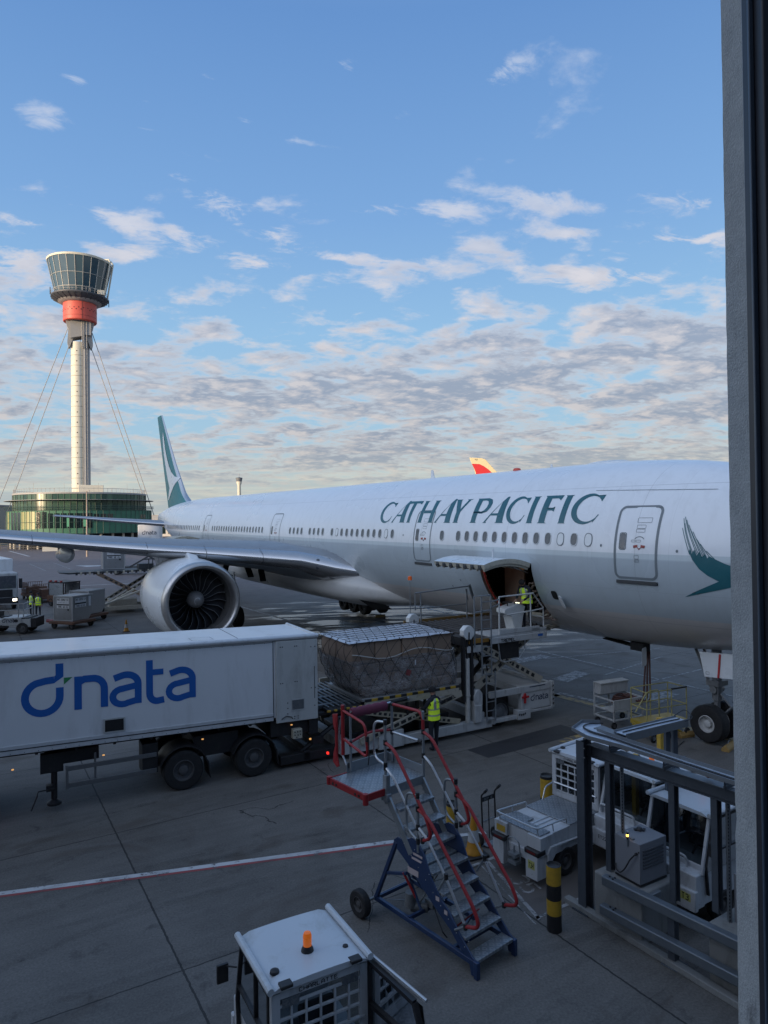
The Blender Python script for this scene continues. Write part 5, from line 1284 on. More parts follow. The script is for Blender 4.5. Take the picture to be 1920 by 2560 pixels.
# ================================================================== PEOPLE
M_SKIN = mat('skin', (.30, .17, .12), .6, var=.08); M_NVY = mat('dark_workwear', (.013, .016, .024), .85, dirt=.2, dcol=(.04, .04, .045), scale=8, bump=.4, bscale=60)
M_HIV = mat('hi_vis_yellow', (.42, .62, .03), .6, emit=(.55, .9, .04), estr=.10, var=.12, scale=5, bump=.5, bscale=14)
M_REF = mat('reflective_band', (.32, .34, .34), .4, .3); M_HAIR = mat('dark_hair', (.012, .010, .010), .8)
def person(label, cat, loc, rz, J, hat='beanie', group=None, zs=1.0):
    """J: joint positions in metres, x right, y forward (face), z up"""
    t = thing('person', label, cat, loc, rz, group)
    V_ = []; Ed = []; Rr = []
    def ad(p, r, par=None):
        V_.append(Vector(p)); Rr.append(r)
        if par is not None: Ed.append((par, len(V_) - 1))
        return len(V_) - 1
    pel = ad(J['pelvis'], .145); wa = ad(J['waist'], .125, pel); ch = ad(J['chest'], .155, wa); nk0 = ad(J['neck0'], .095, ch); nk = ad(J['neck'], .058, nk0)
    h1 = ad(Vector(J['neck']) * .55 + Vector(J['head']) * .45, .078, nk); h2 = ad(J['head'], .098, h1); h3 = ad(Vector(J['head']) + (Vector(J['head']) - Vector(J['neck'])).normalized() * .085, .072, h2)
    hands = []
    for s_ in ('L', 'R'):
        sg = -1 if s_ == 'L' else 1
        sh = ad(J['sh' + s_], .078, nk0); el = ad(J['el' + s_], .052, sh); wr = ad(J['wr' + s_], .036, el)
        d = (Vector(J['wr' + s_]) - Vector(J['el' + s_])).normalized()
        pm = ad(Vector(J['wr' + s_]) + d * .075, .032, wr); hands.append((Vector(J['wr' + s_]), d, sg, pm))
        side = d.cross(Vector((0, 0, 1)))
        if side.length < .2: side = Vector((0, 1, 0))
        side.normalize(); nrm = side.cross(d)
        for q, (o_, L_) in enumerate(((-.030, .060), (-.010, .074), (.010, .078), (.030, .064))):
            b0 = ad(Vector(J['wr' + s_]) + d * .10 + side * o_, .0095, pm)
            b1 = ad(Vector(J['wr' + s_]) + d * (.10 + L_ * .55) + side * o_ * 1.1 + nrm * -.012, .0085, b0)
            ad(Vector(J['wr' + s_]) + d * (.10 + L_ * .9) + side * o_ * 1.1 + nrm * -.035, .0075, b1)
        b0 = ad(Vector(J['wr' + s_]) + d * .055 + side * sg * -.04, .010, pm); ad(Vector(J['wr' + s_]) + d * .10 + side * sg * -.065 - nrm * .01, .0085, b0)
        hp_ = ad(J['hip' + s_], .105, pel); kn = ad(J['kn' + s_], .070, hp_); an = ad(J['an' + s_], .048, kn)
        f1 = ad(Vector(J['an' + s_]) + Vector((0, -.02, -.045)), .045, an); ad(Vector(J['an' + s_]) + Vector((0, .16, -.055)), .038, f1)
    me = bpy.data.meshes.new('body'); me.from_pydata([v * zs for v in V_], Ed, []); me.update()
    ob = bpy.data.objects.new('body', me); COL.objects.link(ob)
    md = ob.modifiers.new('skin', 'SKIN'); md.use_smooth_shade = True
    lay = me.skin_vertices[0]
    for i, r in enumerate(Rr):
        lay.data[i].radius = (r * zs, r * zs * (0.78 if i in (pel, wa, ch) else 1.0)); lay.data[i].use_root = (i == pel)
    sub = ob.modifiers.new('sub', 'SUBSURF'); sub.levels = 1; sub.render_levels = 1
    dg = bpy.context.evaluated_depsgraph_get(); ev = ob.evaluated_get(dg)
    nm = bpy.data.meshes.new_from_object(ev); bpy.data.objects.remove(ob)
    nm.materials.clear(); nm.materials.append(M_NVY); nm.materials.append(M_SKIN)
    hz = (Vector(J['neck']) * .75 + Vector(J['head']) * .25)
    up_ = (Vector(J['head']) - Vector(J['neck'])).normalized()
    for p in nm.polygons:
        c = p.center / zs; mi = 0
        if (c - hz).dot(up_) > 0 and (c - Vector(J['head'])).length < .26: mi = 1
        for (w, d, sg, pm) in hands:
            if (c - w).dot(d) > .01 and (c - w).length < .24: mi = 1
        p.material_index = mi; p.use_smooth = True
    body = bpy.data.objects.new('body', nm); COL.objects.link(body); body.parent = t
    hd = Vector(J['head']) * zs; fw = Vector(J.get('face', (0, 1, 0))).normalized(); M_h = Matrix((fw.cross(up_).normalized(), (up_.cross(fw.cross(up_))).normalized(), up_)).transposed()
    mb = MB()   # nose, brow, ears, lips on the face
    f_ = lambda x, y, z: hd + M_h @ Vector((x, y, z)) * zs
    mb.add([f_(-.014, .090, -.012), f_(.014, .090, -.012), f_(0, .118, -.016), f_(0, .092, .028), f_(0, .09, -.024)], [(0, 2, 3), (2, 1, 3), (0, 4, 2), (4, 1, 2)])
    for s_ in (-1, 1): mb.box(f_(s_ * .092, -.005, .0), (.014 * zs, .034 * zs, .055 * zs))
    mb.build('face', M_SKIN, body)
    mb = MB()
    for s_ in (-1, 1): mb.box(f_(s_ * .034, .094, .022), (.022 * zs, .006, .010))
    mb.box(f_(0, .092, -.045), (.042 * zs, .006, .008)); mb.build('eyes_and_mouth', M_HAIR, body)
    mb = MB(); a = M_h.to_4x4(); a.translation = f_(0, -.006, .005)
    pr = [(.105, -.035), (.110, .01), (.109, .05), (.095, .085), (.06, .115), (.0, .128)] if hat == 'beanie' else [(.098, -.02), (.104, .02), (.10, .06), (.08, .09), (.045, .108), (0, .114)]
    mb.lathe([(r * zs, z * zs) for r, z in pr], 18, 0, a)
    if hat == 'hair': mb.box(f_(0, -.055, -.02), (.15 * zs, .10 * zs, .10 * zs), rot=M_h)
    mb.build('beanie' if hat == 'beanie' else 'hair', M_HAIR if hat == 'hair' else mat('beanie_black', (.012, .012, .014), .9), t, smooth=70)
    # waistcoat: rings around the trunk
    pts = [Vector(J['pelvis']) + Vector((0, 0, -.10)), Vector(J['pelvis']) + Vector((0, 0, .02)), Vector(J['waist']), Vector(J['waist']) * .5 + Vector(J['chest']) * .5, Vector(J['chest']), Vector(J['chest']) * .5 + Vector(J['neck0']) * .5, Vector(J['neck0']) + (Vector(J['neck']) - Vector(J['neck0'])) * .35]
    wid = [(.205, .155), (.20, .155), (.185, .145), (.20, .150), (.215, .155), (.205, .145), (.105, .095)]
    sx = (Vector(J['shR']) - Vector(J['shL'])).normalized(); rings = []
    pts2 = []; wid2 = []
    for i in range(len(pts) - 1):
        for k in range(3):
            t_ = k / 3; pts2.append(pts[i].lerp(pts[i + 1], t_)); wid2.append((wid[i][0] + (wid[i + 1][0] - wid[i][0]) * t_, wid[i][1] + (wid[i + 1][1] - wid[i][1]) * t_))
    pts2.append(pts[-1]); wid2.append(wid[-1]); rgv = random.Random(len(label))
    for i, (p, (a_, c_)) in enumerate(zip(pts2, wid2)):
        ax = (pts2[min(i + 1, len(pts2) - 1)] - pts2[max(i - 1, 0)]).normalized(); fy = ax.cross(sx).normalized()
        rings.append([(p + sx * math.cos(2 * PI * k / 28) * a_ * (1 + rgv.uniform(-.018, .018)) + fy * math.sin(2 * PI * k / 28) * c_ * (1 + rgv.uniform(-.025, .025))) * zs for k in range(28)])
    mb = MB(); n = 28; mb.v = [tuple(p) for R_ in rings for p in R_]
    for i in range(len(rings) - 1):
        for k in range(n):
            if i in (10, 11, 12, 13, 14) and (k in (27, 0, 13, 14) or (i in (11, 12, 13) and k in (1, 26, 12, 15))): continue   # arm holes
            m_ = 1 if i in (3, 7) else (1 if i > 7 and k in (4, 5, 9, 10, 18, 19, 23, 24) and k % 5 in (4, 3, 0) else 0)
            mb.f.append((i * n + k, i * n + (k + 1) % n, (i + 1) * n + (k + 1) % n, (i + 1) * n + k)); mb.m.append(m_)
    v = mb.build('safety_vest', [M_HIV, M_REF], t, smooth=70)
    return t, v
def stand(**k):
    J = dict(pelvis=(0, 0, .96), waist=(0, .0, 1.12), chest=(0, .01, 1.32), neck0=(0, 0, 1.46), neck=(0, .01, 1.54), head=(0, .03, 1.67),
             shL=(-.19, 0, 1.44), elL=(-.27, -.02, 1.16), wrL=(-.28, .10, .92), shR=(.19, 0, 1.44), elR=(.27, -.02, 1.16), wrR=(.28, .10, .92),
             hipL=(-.10, 0, .90), knL=(-.12, .02, .50), anL=(-.13, -.02, .10), hipR=(.10, 0, .90), knR=(.12, .02, .50), anR=(.13, -.02, .10))
    J.update(k); return J

# ================================================================== BOX TRAILER + TRACTOR
TA = rad(28.07)
tr = thing('box_trailer', 'long white box trailer with a large blue word mark and green accent', 'trailer', (-5.22, 17.64, 0), TA)
tl = -rad(1.35)   # the body stands nose-high
def TR(x, y, z): return (x + math.sin(tl) * 0, y, z - math.tan(rad(1.35)) * x)
mb = MB(); X0, X1 = -9.9, 3.70
def tbox(x0, x1, y0, y1, z0, z1, m=0, B=None):
    B = B or mb
    vs = [TR(x, y, z) for z in (z0, z1) for x, y in ((x0, y0), (x1, y0), (x1, y1), (x0, y1))]
    B.add(vs, [(0, 3, 2, 1), (4, 5, 6, 7), (0, 1, 5, 4), (1, 2, 6, 5), (2, 3, 7, 6), (3, 0, 4, 7)], m)
tbox(X0, 3.70, .0, 2.5, 1.56, 3.74)
body = mb.build('box_body', M_TRL, tr, bevel=.02)
mb = MB()   # rounded roof edge rail and lower rail
mb.tube([TR(X0, -.0, 3.74), TR(3.72, -.0, 3.74)], .075, 12); mb.tube([TR(3.72, 0, 3.74), TR(3.72, 2.5, 3.74)], .05, 10)
tbox(X0, 2.40, -.022, .0, 1.50, 1.70)
mb.build('edge_rail', mat('rail_pale', (.56, .58, .60), .35, .3, dirt=.3), body, smooth=40)
mb = MB()
for i in range(34): mb.cyl(TR(-7.4 + i * .29, -.024, 1.53), TR(-7.4 + i * .29, -.032, 1.53), .012, n=6); mb.cyl(TR(-7.4 + i * .29, -.0, 3.62), TR(-7.4 + i * .29, -.010, 3.62), .009, n=6)
mb.build('rivets', M_LIN, body)
mb = MB(); tbox(X0, 2.4, -.004, 0, 3.63, 3.64); tbox(X0, 2.4, -.026, -.02, 1.60, 1.625); tbox(2.40, 2.42, -.006, 0, 1.5, 3.7); tbox(1.55, 1.57, .0, 2.5, 3.741, 3.744); tbox(.52, .54, 0, 2.5, 3.741, 3.744) if 0 else None
for a in ((.35, .30, .92, 1.15),): 
    decal(mb, stroke([(a[0], a[1] + .1), (a[2], a[1] + .1), (a[2], a[3] - .3), (a[0], a[3] - .3)], .012, True), lambda u, v: TR(u, v + .15, 3.746), 9)
mb.build('panel_seam', M_DGR, body, smooth=0)
mb = MB(); tbox(2.47, 3.70, -.055, -.005, 1.42, 3.66); rp = mb.build('rear_side_panel', mat('panel_white', (.42, .43, .42), .5, dirt=.6, dcol=(.17, .16, .15), scale=1.6, wear=.2, wcol=(.2, .15, .1), streak=True), tr, bevel=.012)
mb = MB()
for x, z in ((2.6, 3.5), (2.66, 3.5), (3.02, 3.5), (3.08, 3.5), (3.5, 3.45), (3.62, 3.45), (2.6, 2.5), (2.66, 2.5), (3.02, 2.52), (3.08, 2.52), (3.5, 2.3), (3.62, 2.3), (2.8, 1.8), (2.8, 1.95), (2.8, 1.65), (3.0, 1.5), (3.1, 1.5), (3.0, 1.56), (3.1, 1.56), (3.6, 1.8)):
    mb.cyl(TR(x, -.055, z), TR(x, -.066, z), .016, n=8)
mb.bar(TR(3.6, -.06, 2.0), TR(3.6, -.06, 2.9), .012, .012); mb.tube([TR(2.62, -.06, 1.52), TR(2.75, -.08, 1.60), TR(2.9, -.08, 1.56), TR(2.95, -.06, 1.50)], .012, 6); mb.build('panel_bolts', M_DGR, rp)
mb = MB(); tbox(2.90, 3.30, -.064, -.056, 1.72, 2.04); tbox(-1.93, -1.42, -.03, -.006, 1.74, 2.08, 0); fr_ = mb.build('hatch_frame', M_VW, tr)
mb = MB(); tbox(2.93, 3.27, -.068, -.062, 1.75, 2.01); mb.build('hatch_window', mat('hatch_glass', (.10, .11, .12), .2, dirt=.5, dcol=(.2, .2, .2), scale=5), fr_, smooth=0)
mb = MB(); tbox(-1.89, -1.46, -.034, -.028, 1.77, 2.05); mb.build('hatch_opening', M_DRK, fr_, smooth=0)
mb = MB(); dnata(mb, lambda u, v, k: TR(-3.63 + u, -.004 - k, 2.38 + v), .735, 0, 1)
mb.build('word_mark', [M_BLU, M_GRN], body, smooth=0)
mb = MB()
for y in (.75, 1.65): mb.bar(TR(-9.6, y, 1.38), TR(3.6, y, 1.38), .14, .24)
for i in range(16): mb.bar(TR(-9.4 + i * .86, .06, 1.46), TR(-9.4 + i * .86, 2.44, 1.46), .07, .10)
mb.b2(.3, 1.5, .3, 2.2, .7, 1.25); mb.b2(-1.0, -.62, .15, .75, .55, 1.3); mb.b2(-3.2, -2.0, .3, .9, 1.1, 1.4)
mb.build('chassis', M_BKP, tr, bevel=.01)
for x in (0, 1.87):
    for y in (.17, .52, 1.95, 2.30):
        mb = MB(); mb.wheel((0, 0, 0), .505, .30, (0, -1, 0), 0, 1, 32, rim=.54); w = mb.build('wheel', [M_TYR, M_HUB], tr); w.location = (x, y, .505)
    mb = MB(); mb.cyl((x, .1, .505), (x, 2.4, .505), .07); mb.build('axle', M_BKP, tr)
    mb = MB(); R_ = []
    for k in range(11):
        a = rad(12 + 150 * k / 10); R_.append([(x + .60 * math.cos(a), .0, .52 + .60 * math.sin(a)), (x + .60 * math.cos(a), .72, .52 + .60 * math.sin(a)), (x + .63 * math.cos(a), .72, .52 + .63 * math.sin(a)), (x + .63 * math.cos(a), .0, .52 + .63 * math.sin(a))])
    mb.loft(R_, cap=True); mb.build('mudguard', M_BKP, tr)
    mb = MB(); mb.box((x + .66, .36, .42), (.02, .66, .44), rot=Matrix.Rotation(-.12, 3, 'Y')); mb.build('mud_flap', M_BLK, tr)
mb = MB(); mb.bar((-2.75, .12, .62), (-.66, .12, .62), .03, .11); mb.bar((-2.75, .12, 1.02), (-.66, .12, 1.02), .03, .11); mb.bar((-2.73, .12, .55), (-2.73, .12, 1.08), .06, .10, up=(0, 1, 0)); mb.bar((-2.1, .16, .60), (-2.1, .16, 1.3), .05, .03, up=(0, 1, 0))
mb.build('side_guard', mat('guard_alloy', (.15, .155, .16), .45, .4, dirt=.5), tr, bevel=.006)
mb = MB(); mb.cyl((-3.0, .35, .30), (-3.0, .35, 1.3), .07); mb.cyl((-3.0, .35, .12), (-3.0, .35, .30), .05); mb.lathe([(.001, 0), (.16, 0), (.17, .05), (.06, .12)], 18, 0, Matrix.Translation((-3.0, .35, .16))); mb.tube([(-3.0, .1, .62), (-3.35, .05, .62), (-3.38, .05, .5), (-3.5, .0, .22)], .016, 6); mb.box((-3.1, .2, .62), (.16, .16, .14)); mb.b2(-3.3, -2.8, .25, .45, .95, 1.4)
mb.build('landing_leg', M_BKP, tr)
mb = MB(); mb.b2(2.95, 3.22, -.06, .12, .86, 1.12); cb = mb.build('control_box', mat('box_beige', (.42, .40, .32), .5, dirt=.4), tr, bevel=.01)
mb = MB()
for x, z in ((3.0, 1.05), (3.08, 1.05), (3.15, 1.06), (3.0, .97), (3.09, .96), (3.16, .97), (3.05, .9)): mb.cyl((x, -.06, z), (x, -.075, z), .018, n=8)
mb.build('switches', M_BKP, cb)
mb = MB(); mb.b2(2.35, 3.7, .1, 2.4, .95, 1.38); mb.b2(3.45, 3.72, .0, .12, .9, 1.4); mb.b2(3.6, 3.95, .15, 2.35, .55, .75); mb.build('rear_frame', M_BKP, tr, bevel=.01)
for x in (-3.9, -1.95, .45, 2.9, 3.45): mb = MB(); mb.b2(x, x + .05, -.02, .02, 1.24 if x < 3 else .75, 1.26 if x < 3 else .79); mb.build('marker_lamp', M_LAMP, tr, smooth=0)
# tractor unit, only its tail end is in the picture
tc_ = thing('tractor_unit', 'dark tractor unit with a lit red tail lamp under the nose of the trailer', 'truck', (-5.22, 17.64, 0), TA)
mb = MB(); mb.b2(-11.4, -4.25, .75, 1.7, .72, .98); mb.b2(-5.6, -4.2, .5, 2.0, .95, 1.2); mb.build('chassis', M_BKP, tc_, bevel=.01)
for x in (-5.0, -9.7):
    for y in ((.22, .56, 1.9, 2.24) if x > -6 else (.25, 2.2)):
        mb = MB(); mb.wheel((0, 0, 0), .50, .30, (0, -1, 0), 0, 1, 28, rim=.54); w = mb.build('wheel', [M_TYR, M_HUB], tc_); w.location = (x, y, .5)
mb = MB(); R_ = []
for k in range(11):
    a = rad(0 + 170 * k / 10); R_.append([(-5.0 + .60 * math.cos(a), .02, .52 + .60 * math.sin(a)), (-5.0 + .60 * math.cos(a), .8, .52 + .60 * math.sin(a)), (-5.0 + .63 * math.cos(a), .8, .52 + .63 * math.sin(a)), (-5.0 + .63 * math.cos(a), .02, .52 + .63 * math.sin(a))])
mb.loft(R_, cap=True); mb.box((-4.36, .4, .5), (.03, .72, .6)); mb.build('mudguard', M_BKP, tc_)
mb = MB(); mb.b2(-4.36, -4.30, .06, .30, .62, .74); mb.build('tail_lamp', M_RLMP, tc_, smooth=0)
mb = MB(); mb.b2(-11.6, -9.0, .05, 2.45, .95, 3.7); mb.build('cab', M_VW, tc_, bevel=.12, seg=3)
mb = MB(); mb.b2(-11.62, -11.58, .3, 2.2, 2.0, 3.0); mb.b2(-11.2, -10.0, .03, .052, 2.0, 2.8); mb.build('cab_window', M_PANE, tc_, smooth=0)

# ================================================================== CARGO LOADER
LA = rad(29.4)
def hazard(mb, p0, p1, w, t_, n, m0=0, m1=1, y=None, size=.55):
    """beam in the x-z plane with cut black squares along it"""
    p0 = Vector(p0); p1 = Vector(p1); mb.bar(p0, p1, t_, w, m0, up=(0, 0, 1))
    d = (p1 - p0); L_ = d.length; d.normalize()
    for i in range(n):
        a = p0 + d * L_ * (.10 + .8 * (i + .15) / n); c = p0 + d * L_ * (.10 + .8 * (i + .15 + size) / n)
        mb.bar(a, c, t_ + .012, w * .5, m1, up=(0, 0, 1))
ld = thing('cargo_loader', 'large white scissor cargo loader with a raised bridge at the hold door', 'cargo loader', (-1.15, 19.67, 0), LA)
mb = MB()
for y in (0.0, 2.95):
    mb.b2(1.85, 5.25, y, y + .22, .14, .42); mb.b2(-.15, 1.85, y + .05, y + .25, .16, .52); mb.b2(1.05, 1.9, y - .02, y + .22, .12, .62)
    mb.b2(5.25, 6.75, y + .02, y + .20, .22, .34); mb.b2(5.2, 7.9, y, y + .12, 1.05, 1.26); mb.b2(6.5, 6.66, y, y + .2, .34, 1.05); mb.b2(6.3, 6.85, y - .05, y + .2, .2, .5)
    mb.bar((5.1, y + .1, .32), (5.4, y + .1, .30), .2, .2); mb.b2(7.80, 7.93, y - .03, y + .14, .42, 1.3)
mb.b2(7.72, 7.92, .14, 2.95, .4, 1.26); mb.b2(6.7, 7.9, .0, 3.1, .36, .44); mb.b2(4.9, 5.1, .2, 2.95, .3, .6); mb.b2(.0, .3, .25, 2.95, .2, .45)
mb.build('chassis', M_VW, ld, bevel=.012)
mb = MB(); mb.b2(6.66, 7.78, .03, 3.05, .46, 1.18); eb = mb.build('engine_cover', mat('cover_white', (.46, .47, .47), .4, dirt=.35, dcol=(.2, .19, .18), scale=3), ld, bevel=.015)
mb = MB(); dnata(mb, lambda u, v, k: (6.93 + u, .026 - k, .74 + v), .142, 0, 0)
decal(mb, [arc(7.3, 1.07, .10, .02, 0, 345, 12)], lambda u, v: (u, .026, v), 1, 1); decal(mb, [[(6.85, 1.20), (7.55, 1.20), (7.55, 1.235), (6.85, 1.235)]], lambda u, v: (u, -.004, v), 1, 2)
mb.build('word_mark', [M_NAVY, M_GST, M_NAVY], eb, smooth=0)
for i, (x, z) in enumerate(((7.86, .55), (7.86, .70), (7.86, .85), (7.86, 1.0), (7.86, 1.15), (6.36, .38), (6.44, .36), (6.52, .36), (6.60, .38))): mb = MB(); mb.bar((x - .02, -.056, z - .03), (x + .02, -.056, z + .03), .01, .035); mb.build('hazard_mark', M_BKP, ld, smooth=0)
mb = MB(); mb.cyl((6.62, -.05, .95), (6.62, .1, .95), .06, n=8); mb.bar((6.62, -.04, .72), (6.62, -.04, 1.05), .06, .05, up=(0, 1, 0)); mb.bar((6.5, -.04, .92), (6.78, -.04, .92), .05, .06); mb.build('shut_off_handle', M_RED, ld)
for y in (.45, 2.65):
    for x in (5.85,):
        mb = MB(); mb.wheel((0, 0, 0), .42, .26, (0, -1 if y < 1 else 1, 0), 0, 1, 32, rim=.80); w = mb.build('wheel', [M_TYR, mat('wheel_grey_disc', (.17, .18, .19), .5, .2, dirt=.4)], ld); w.location = (x, y, .42)
for x, y in ((.9, .55), (.9, 2.6)):
    mb = MB(); mb.wheel((0, 0, 0), .30, .22, (0, -1 if y < 1 else 1, 0), 0, 1, 24); w = mb.build('wheel', [M_TYR, M_HUB], ld); w.location = (x, y, .30)
mb = MB(); mb.b2(5.2, 6.5, .7, 2.4, .35, 1.0); mb.b2(1.9, 3.9, .5, 2.6, .25, .7); mb.b2(2.6, 3.4, .25, .9, .42, .85); mb.b2(.4, 1.8, .6, 2.5, .35, .55); mb.build('power_pack', M_BKP, ld, bevel=.02)
# bridge scissor arms
for y in (.28, 2.75):
    mb = MB(); hazard(mb, (4.80, y, 1.38), (7.25, y, 3.0), .23, .10, 9); mb.build('scissor_arm', [M_VC, M_BKP], ld)
    mb = MB(); hazard(mb, (4.75, y - .12, 2.86), (7.50, y - .12, 1.36), .23, .10, 10); a_ = mb.build('scissor_arm', [M_VC, M_BKP], ld)
    mb = MB(); mb.cyl((6.12, y - .19, 2.12), (6.12, y + .1, 2.12), .09, n=18); mb.cyl((6.12, y - .205, 2.12), (6.12, y - .19, 2.12), .035, n=10, m=1); mb.build('pivot', [M_VC, M_BKP], ld)
mb = MB(); mb.tube([(5.2, 1.5, 1.2), (6.9, 1.5, 2.6)], .09, 10); mb.tube([(4.9, .5, 2.7), (5.3, .6, 2.0), (5.6, .7, 1.4)], .025, 6); mb.tube([(5.0, .5, 2.7), (5.5, .6, 2.1), (5.7, .7, 1.4)], .025, 6); mb.tube([(4.6, .4, 2.7), (4.9, .5, 2.1), (5.0, .7, 1.3)], .02, 6); mb.build('lift_ram', M_BKP, ld)
# bridge deck
mb = MB(); mb.b2(4.35, 8.35, .95, 3.95, 2.84, 3.05); mb.b2(4.35, 5.3, .1, .95, 2.78, 3.05); mb.build('bridge_deck', mat('deck_dark', (.045, .042, .04), .6, .2, dirt=.6, dcol=(.09, .075, .06), scale=3), ld, bevel=.01)
mb = MB()
for i in range(15): mb.cyl((4.55 + i * .26, 1.1, 3.07), (4.55 + i * .26, 3.8, 3.07), .045, n=8)
mb.build('rollers', mat('roller_brown', (.05, .042, .038), .5, .4, dirt=.4), ld)
mb = MB(); mb.b2(4.35, 8.3, 3.95, 4.02, 2.9, 3.16, 0); mb.b2(4.4, 5.2, .04, .1, 2.9, 3.04, 1); mb.build('deck_edge', [mat('edge_ochre', (.20, .12, .035), .6, dirt=.6), mat('edge_orange', (.34, .17, .03), .6, dirt=.4)], ld)
mb = MB(); mb.b2(7.7, 8.55, .75, 3.6, 2.88, 2.99); mb.bar((8.4, .7, 2.98), (8.95, .9, 2.96), .3, .06); mb.build('bridge_lip', M_VC, ld, bevel=.01)
mb = MB()
for q in range(16): mb.box((8.3 + .05 * (q % 4), .72 + .02 * (q % 3), 3.02 + .01 * q % .05), (.07, .06, .05), rz=q * .8)
mb.build('lip_clamps', M_FRM, ld)
# operator platform
mb = MB(); mb.b2(5.22, 7.62, -.04, .95, 2.97, 3.10); mb.b2(5.22, 7.60, -.06, -.0, 2.82, 3.02); mb.b2(4.45, 5.3, -.02, .1, 2.60, 2.86) if 0 else None
mb.b2(5.60, 7.30, -.05, -.02, 3.10, 3.26); mb.b2(6.95, 7.6, -.05, -.02, 3.10, 3.2); mb.b2(4.3, 4.9, 0, .1, 2.62, 2.82)
op = mb.build('operator_platform', M_VW, ld, bevel=.012)
mb = MB(); text(mb, 'TREPEL', lambda u, v, q: (5.62 + u, -.064 - q, 2.85 + v), .095, .60, 1.6); decal(mb, [[(7.20, 2.90), (7.42, 2.90), (7.42, 2.98), (7.20, 2.98)]], lambda u, v: (u, -.063, v), 1, 1); mb.build('lettering', [M_BKP, M_BLU], op, smooth=0)
mb = MB(); r_ = .024
mb.tube([(5.58, -.03, 3.1), (5.58, -.03, 4.33), (7.05, -.03, 4.36)], .03, 8); mb.tube([(6.92, -.03, 3.1), (6.92, -.03, 4.36)], r_, 8)
mb.tube([(7.05, -.03, 4.36), (7.15, .05, 4.30), (7.60, .1, 3.82), (7.60, .1, 3.1)], r_, 8); mb.tube([(7.60, .1, 3.80), (7.05, -.03, 3.78), (5.9, -.03, 3.72)], r_, 8); mb.tube([(7.6, .1, 3.5), (7.6, .9, 3.5)], r_, 8)
mb.build('platform_railing', mat('rail_white', (.46, .47, .46), .45, dirt=.4), ld)
mb = MB(); mb.tube([(5.55, .0, 2.82), (5.62, .0, 2.3), (5.75, .0, 2.18), (6.4, .0, 2.2), (6.75, .1, 2.5), (6.78, .1, 2.84)], .022, 6)
mb.b2(5.66, 6.5, .1, .8, 2.25, 2.82, 1); mb.build('step_cage', [M_SLV, M_BKP], ld)
# console
mb = MB(); P_c = [(6.10, 3.10), (6.42, 3.10), (6.70, 3.10), (6.78, 3.55), (6.86, 3.92), (6.55, 4.00), (6.05, 3.80), (6.02, 3.66), (6.30, 3.60), (6.36, 3.2)]
mb.prism([(6.42, 3.10), (6.72, 3.10), (6.80, 3.5), (6.90, 3.88), (6.62, 3.99), (6.02, 3.84), (6.0, 3.70), (6.30, 3.58)], lambda u, v, d: (u + .15, d, v), .38, .85)
co = mb.build('control_console', mat('console_white', (.50, .51, .50), .4, dirt=.25), ld, bevel=.02)
mb = MB(); mb.tube([(6.45 + .16 * math.cos(a), .6 + .16 * math.sin(a), 4.04) for a in [2 * PI * k / 20 for k in range(20)]], .014, 6, closed=True); mb.cyl((6.45, .6, 3.9), (6.45, .6, 4.04), .02)
for x, y in ((6.6, .5), (6.7, .6), (6.66, .72), (6.5, .75), (6.75, .5)): mb.cyl((x + .08, y, 3.92), (x + .08, y, 4.03), .014, n=6)
mb.build('steering_wheel', M_BKP, co)
mb = MB(); mb.b2(6.86, 6.90, .5, .7, 3.98, 4.0); mb.build('panel_light', mat('panel_glow', (1, 1, .8), .4, emit=(1, 1, .7), estr=3), co, smooth=0)
# lifting posts with octagon heads
for y, zt in ((0.0, 3.28), (3.3, 3.28)):
    mb = MB(); mb.cyl((4.32, y + .05, .42), (4.32, y + .05, 2.45), .085, n=16); mb.cyl((4.32, y + .05, 1.25), (4.32, y + .05, 1.29), .10, n=16); po = mb.build('lift_post', mat('post_white', (.42, .42, .40), .45, dirt=.5, wear=.4, scale=4), ld)
    mb = MB(); mb.b2(4.14, 4.20, y - .02, y + .14, 1.1, 3.2); mb.b2(4.44, 4.52, y - .02, y + .14, 1.1, 3.2); mb.cyl((4.32, y + .05, 2.4), (4.32, y + .05, 3.2), .04, n=8); mb.build('guide', M_BKP, po)
    mb = MB(); mb.prism([(4.32 + .235 * math.cos(rad(22.5 + 45 * k)), zt + .235 * math.sin(rad(22.5 + 45 * k))) for k in range(8)], lambda u, v, d: (u, y + d, v), -.08, .14); mb.build('chain_cover', mat('cover_clean_white', (.58, .59, .58), .4, dirt=.25, scale=5), po, bevel=.02)
    mb = MB(); mb.bar((4.30, y - .085, zt - .25), (4.31, y - .085, zt + .02), .03, .05, up=(0, 1, 0)); mb.build('cover_slot', M_BKP, po)
mb = MB(); mb.box((4.66, .05, .66), (.30, .26, .56)); mb.prism([(4.50, .92), (4.84, .92), (4.84, 1.30), (4.74, 1.42), (4.60, 1.42), (4.50, 1.25)], lambda u, v, d: (u, d, v), -.06, .16); mb.build('jack_housing', M_VW, ld, bevel=.02)
mb = MB()   # ladders
for (x0, x1, z0, z1) in ((4.98, 5.34, .36, 1.95), (4.82, 5.20, 1.85, 4.40)):
    for x in (x0, x1): mb.tube([(x, -.08, z0), (x, -.08, z1)], .026, 7)
    n = int((z1 - z0) / .29)
    for i in range(n + 1): mb.tube([(x0, -.08, z0 + .05 + i * .29), (x1, -.08, z0 + .05 + i * .29)], .016, 6)
mb.tube([(4.56, -.05, 2.8), (4.56, -.05, 4.42), (5.2, -.05, 4.42)], .026, 7); mb.tube([(4.56, -.05, 3.9), (5.2, -.05, 3.95)], .02, 6); mb.tube([(5.2, -.05, 4.0), (5.55, -.05, 4.1)], .02, 6); mb.tube([(5.2, -.05, 4.2), (5.55, -.05, 4.25)], .02, 6)
mb.build('ladder', M_GST, ld)
mb = MB()
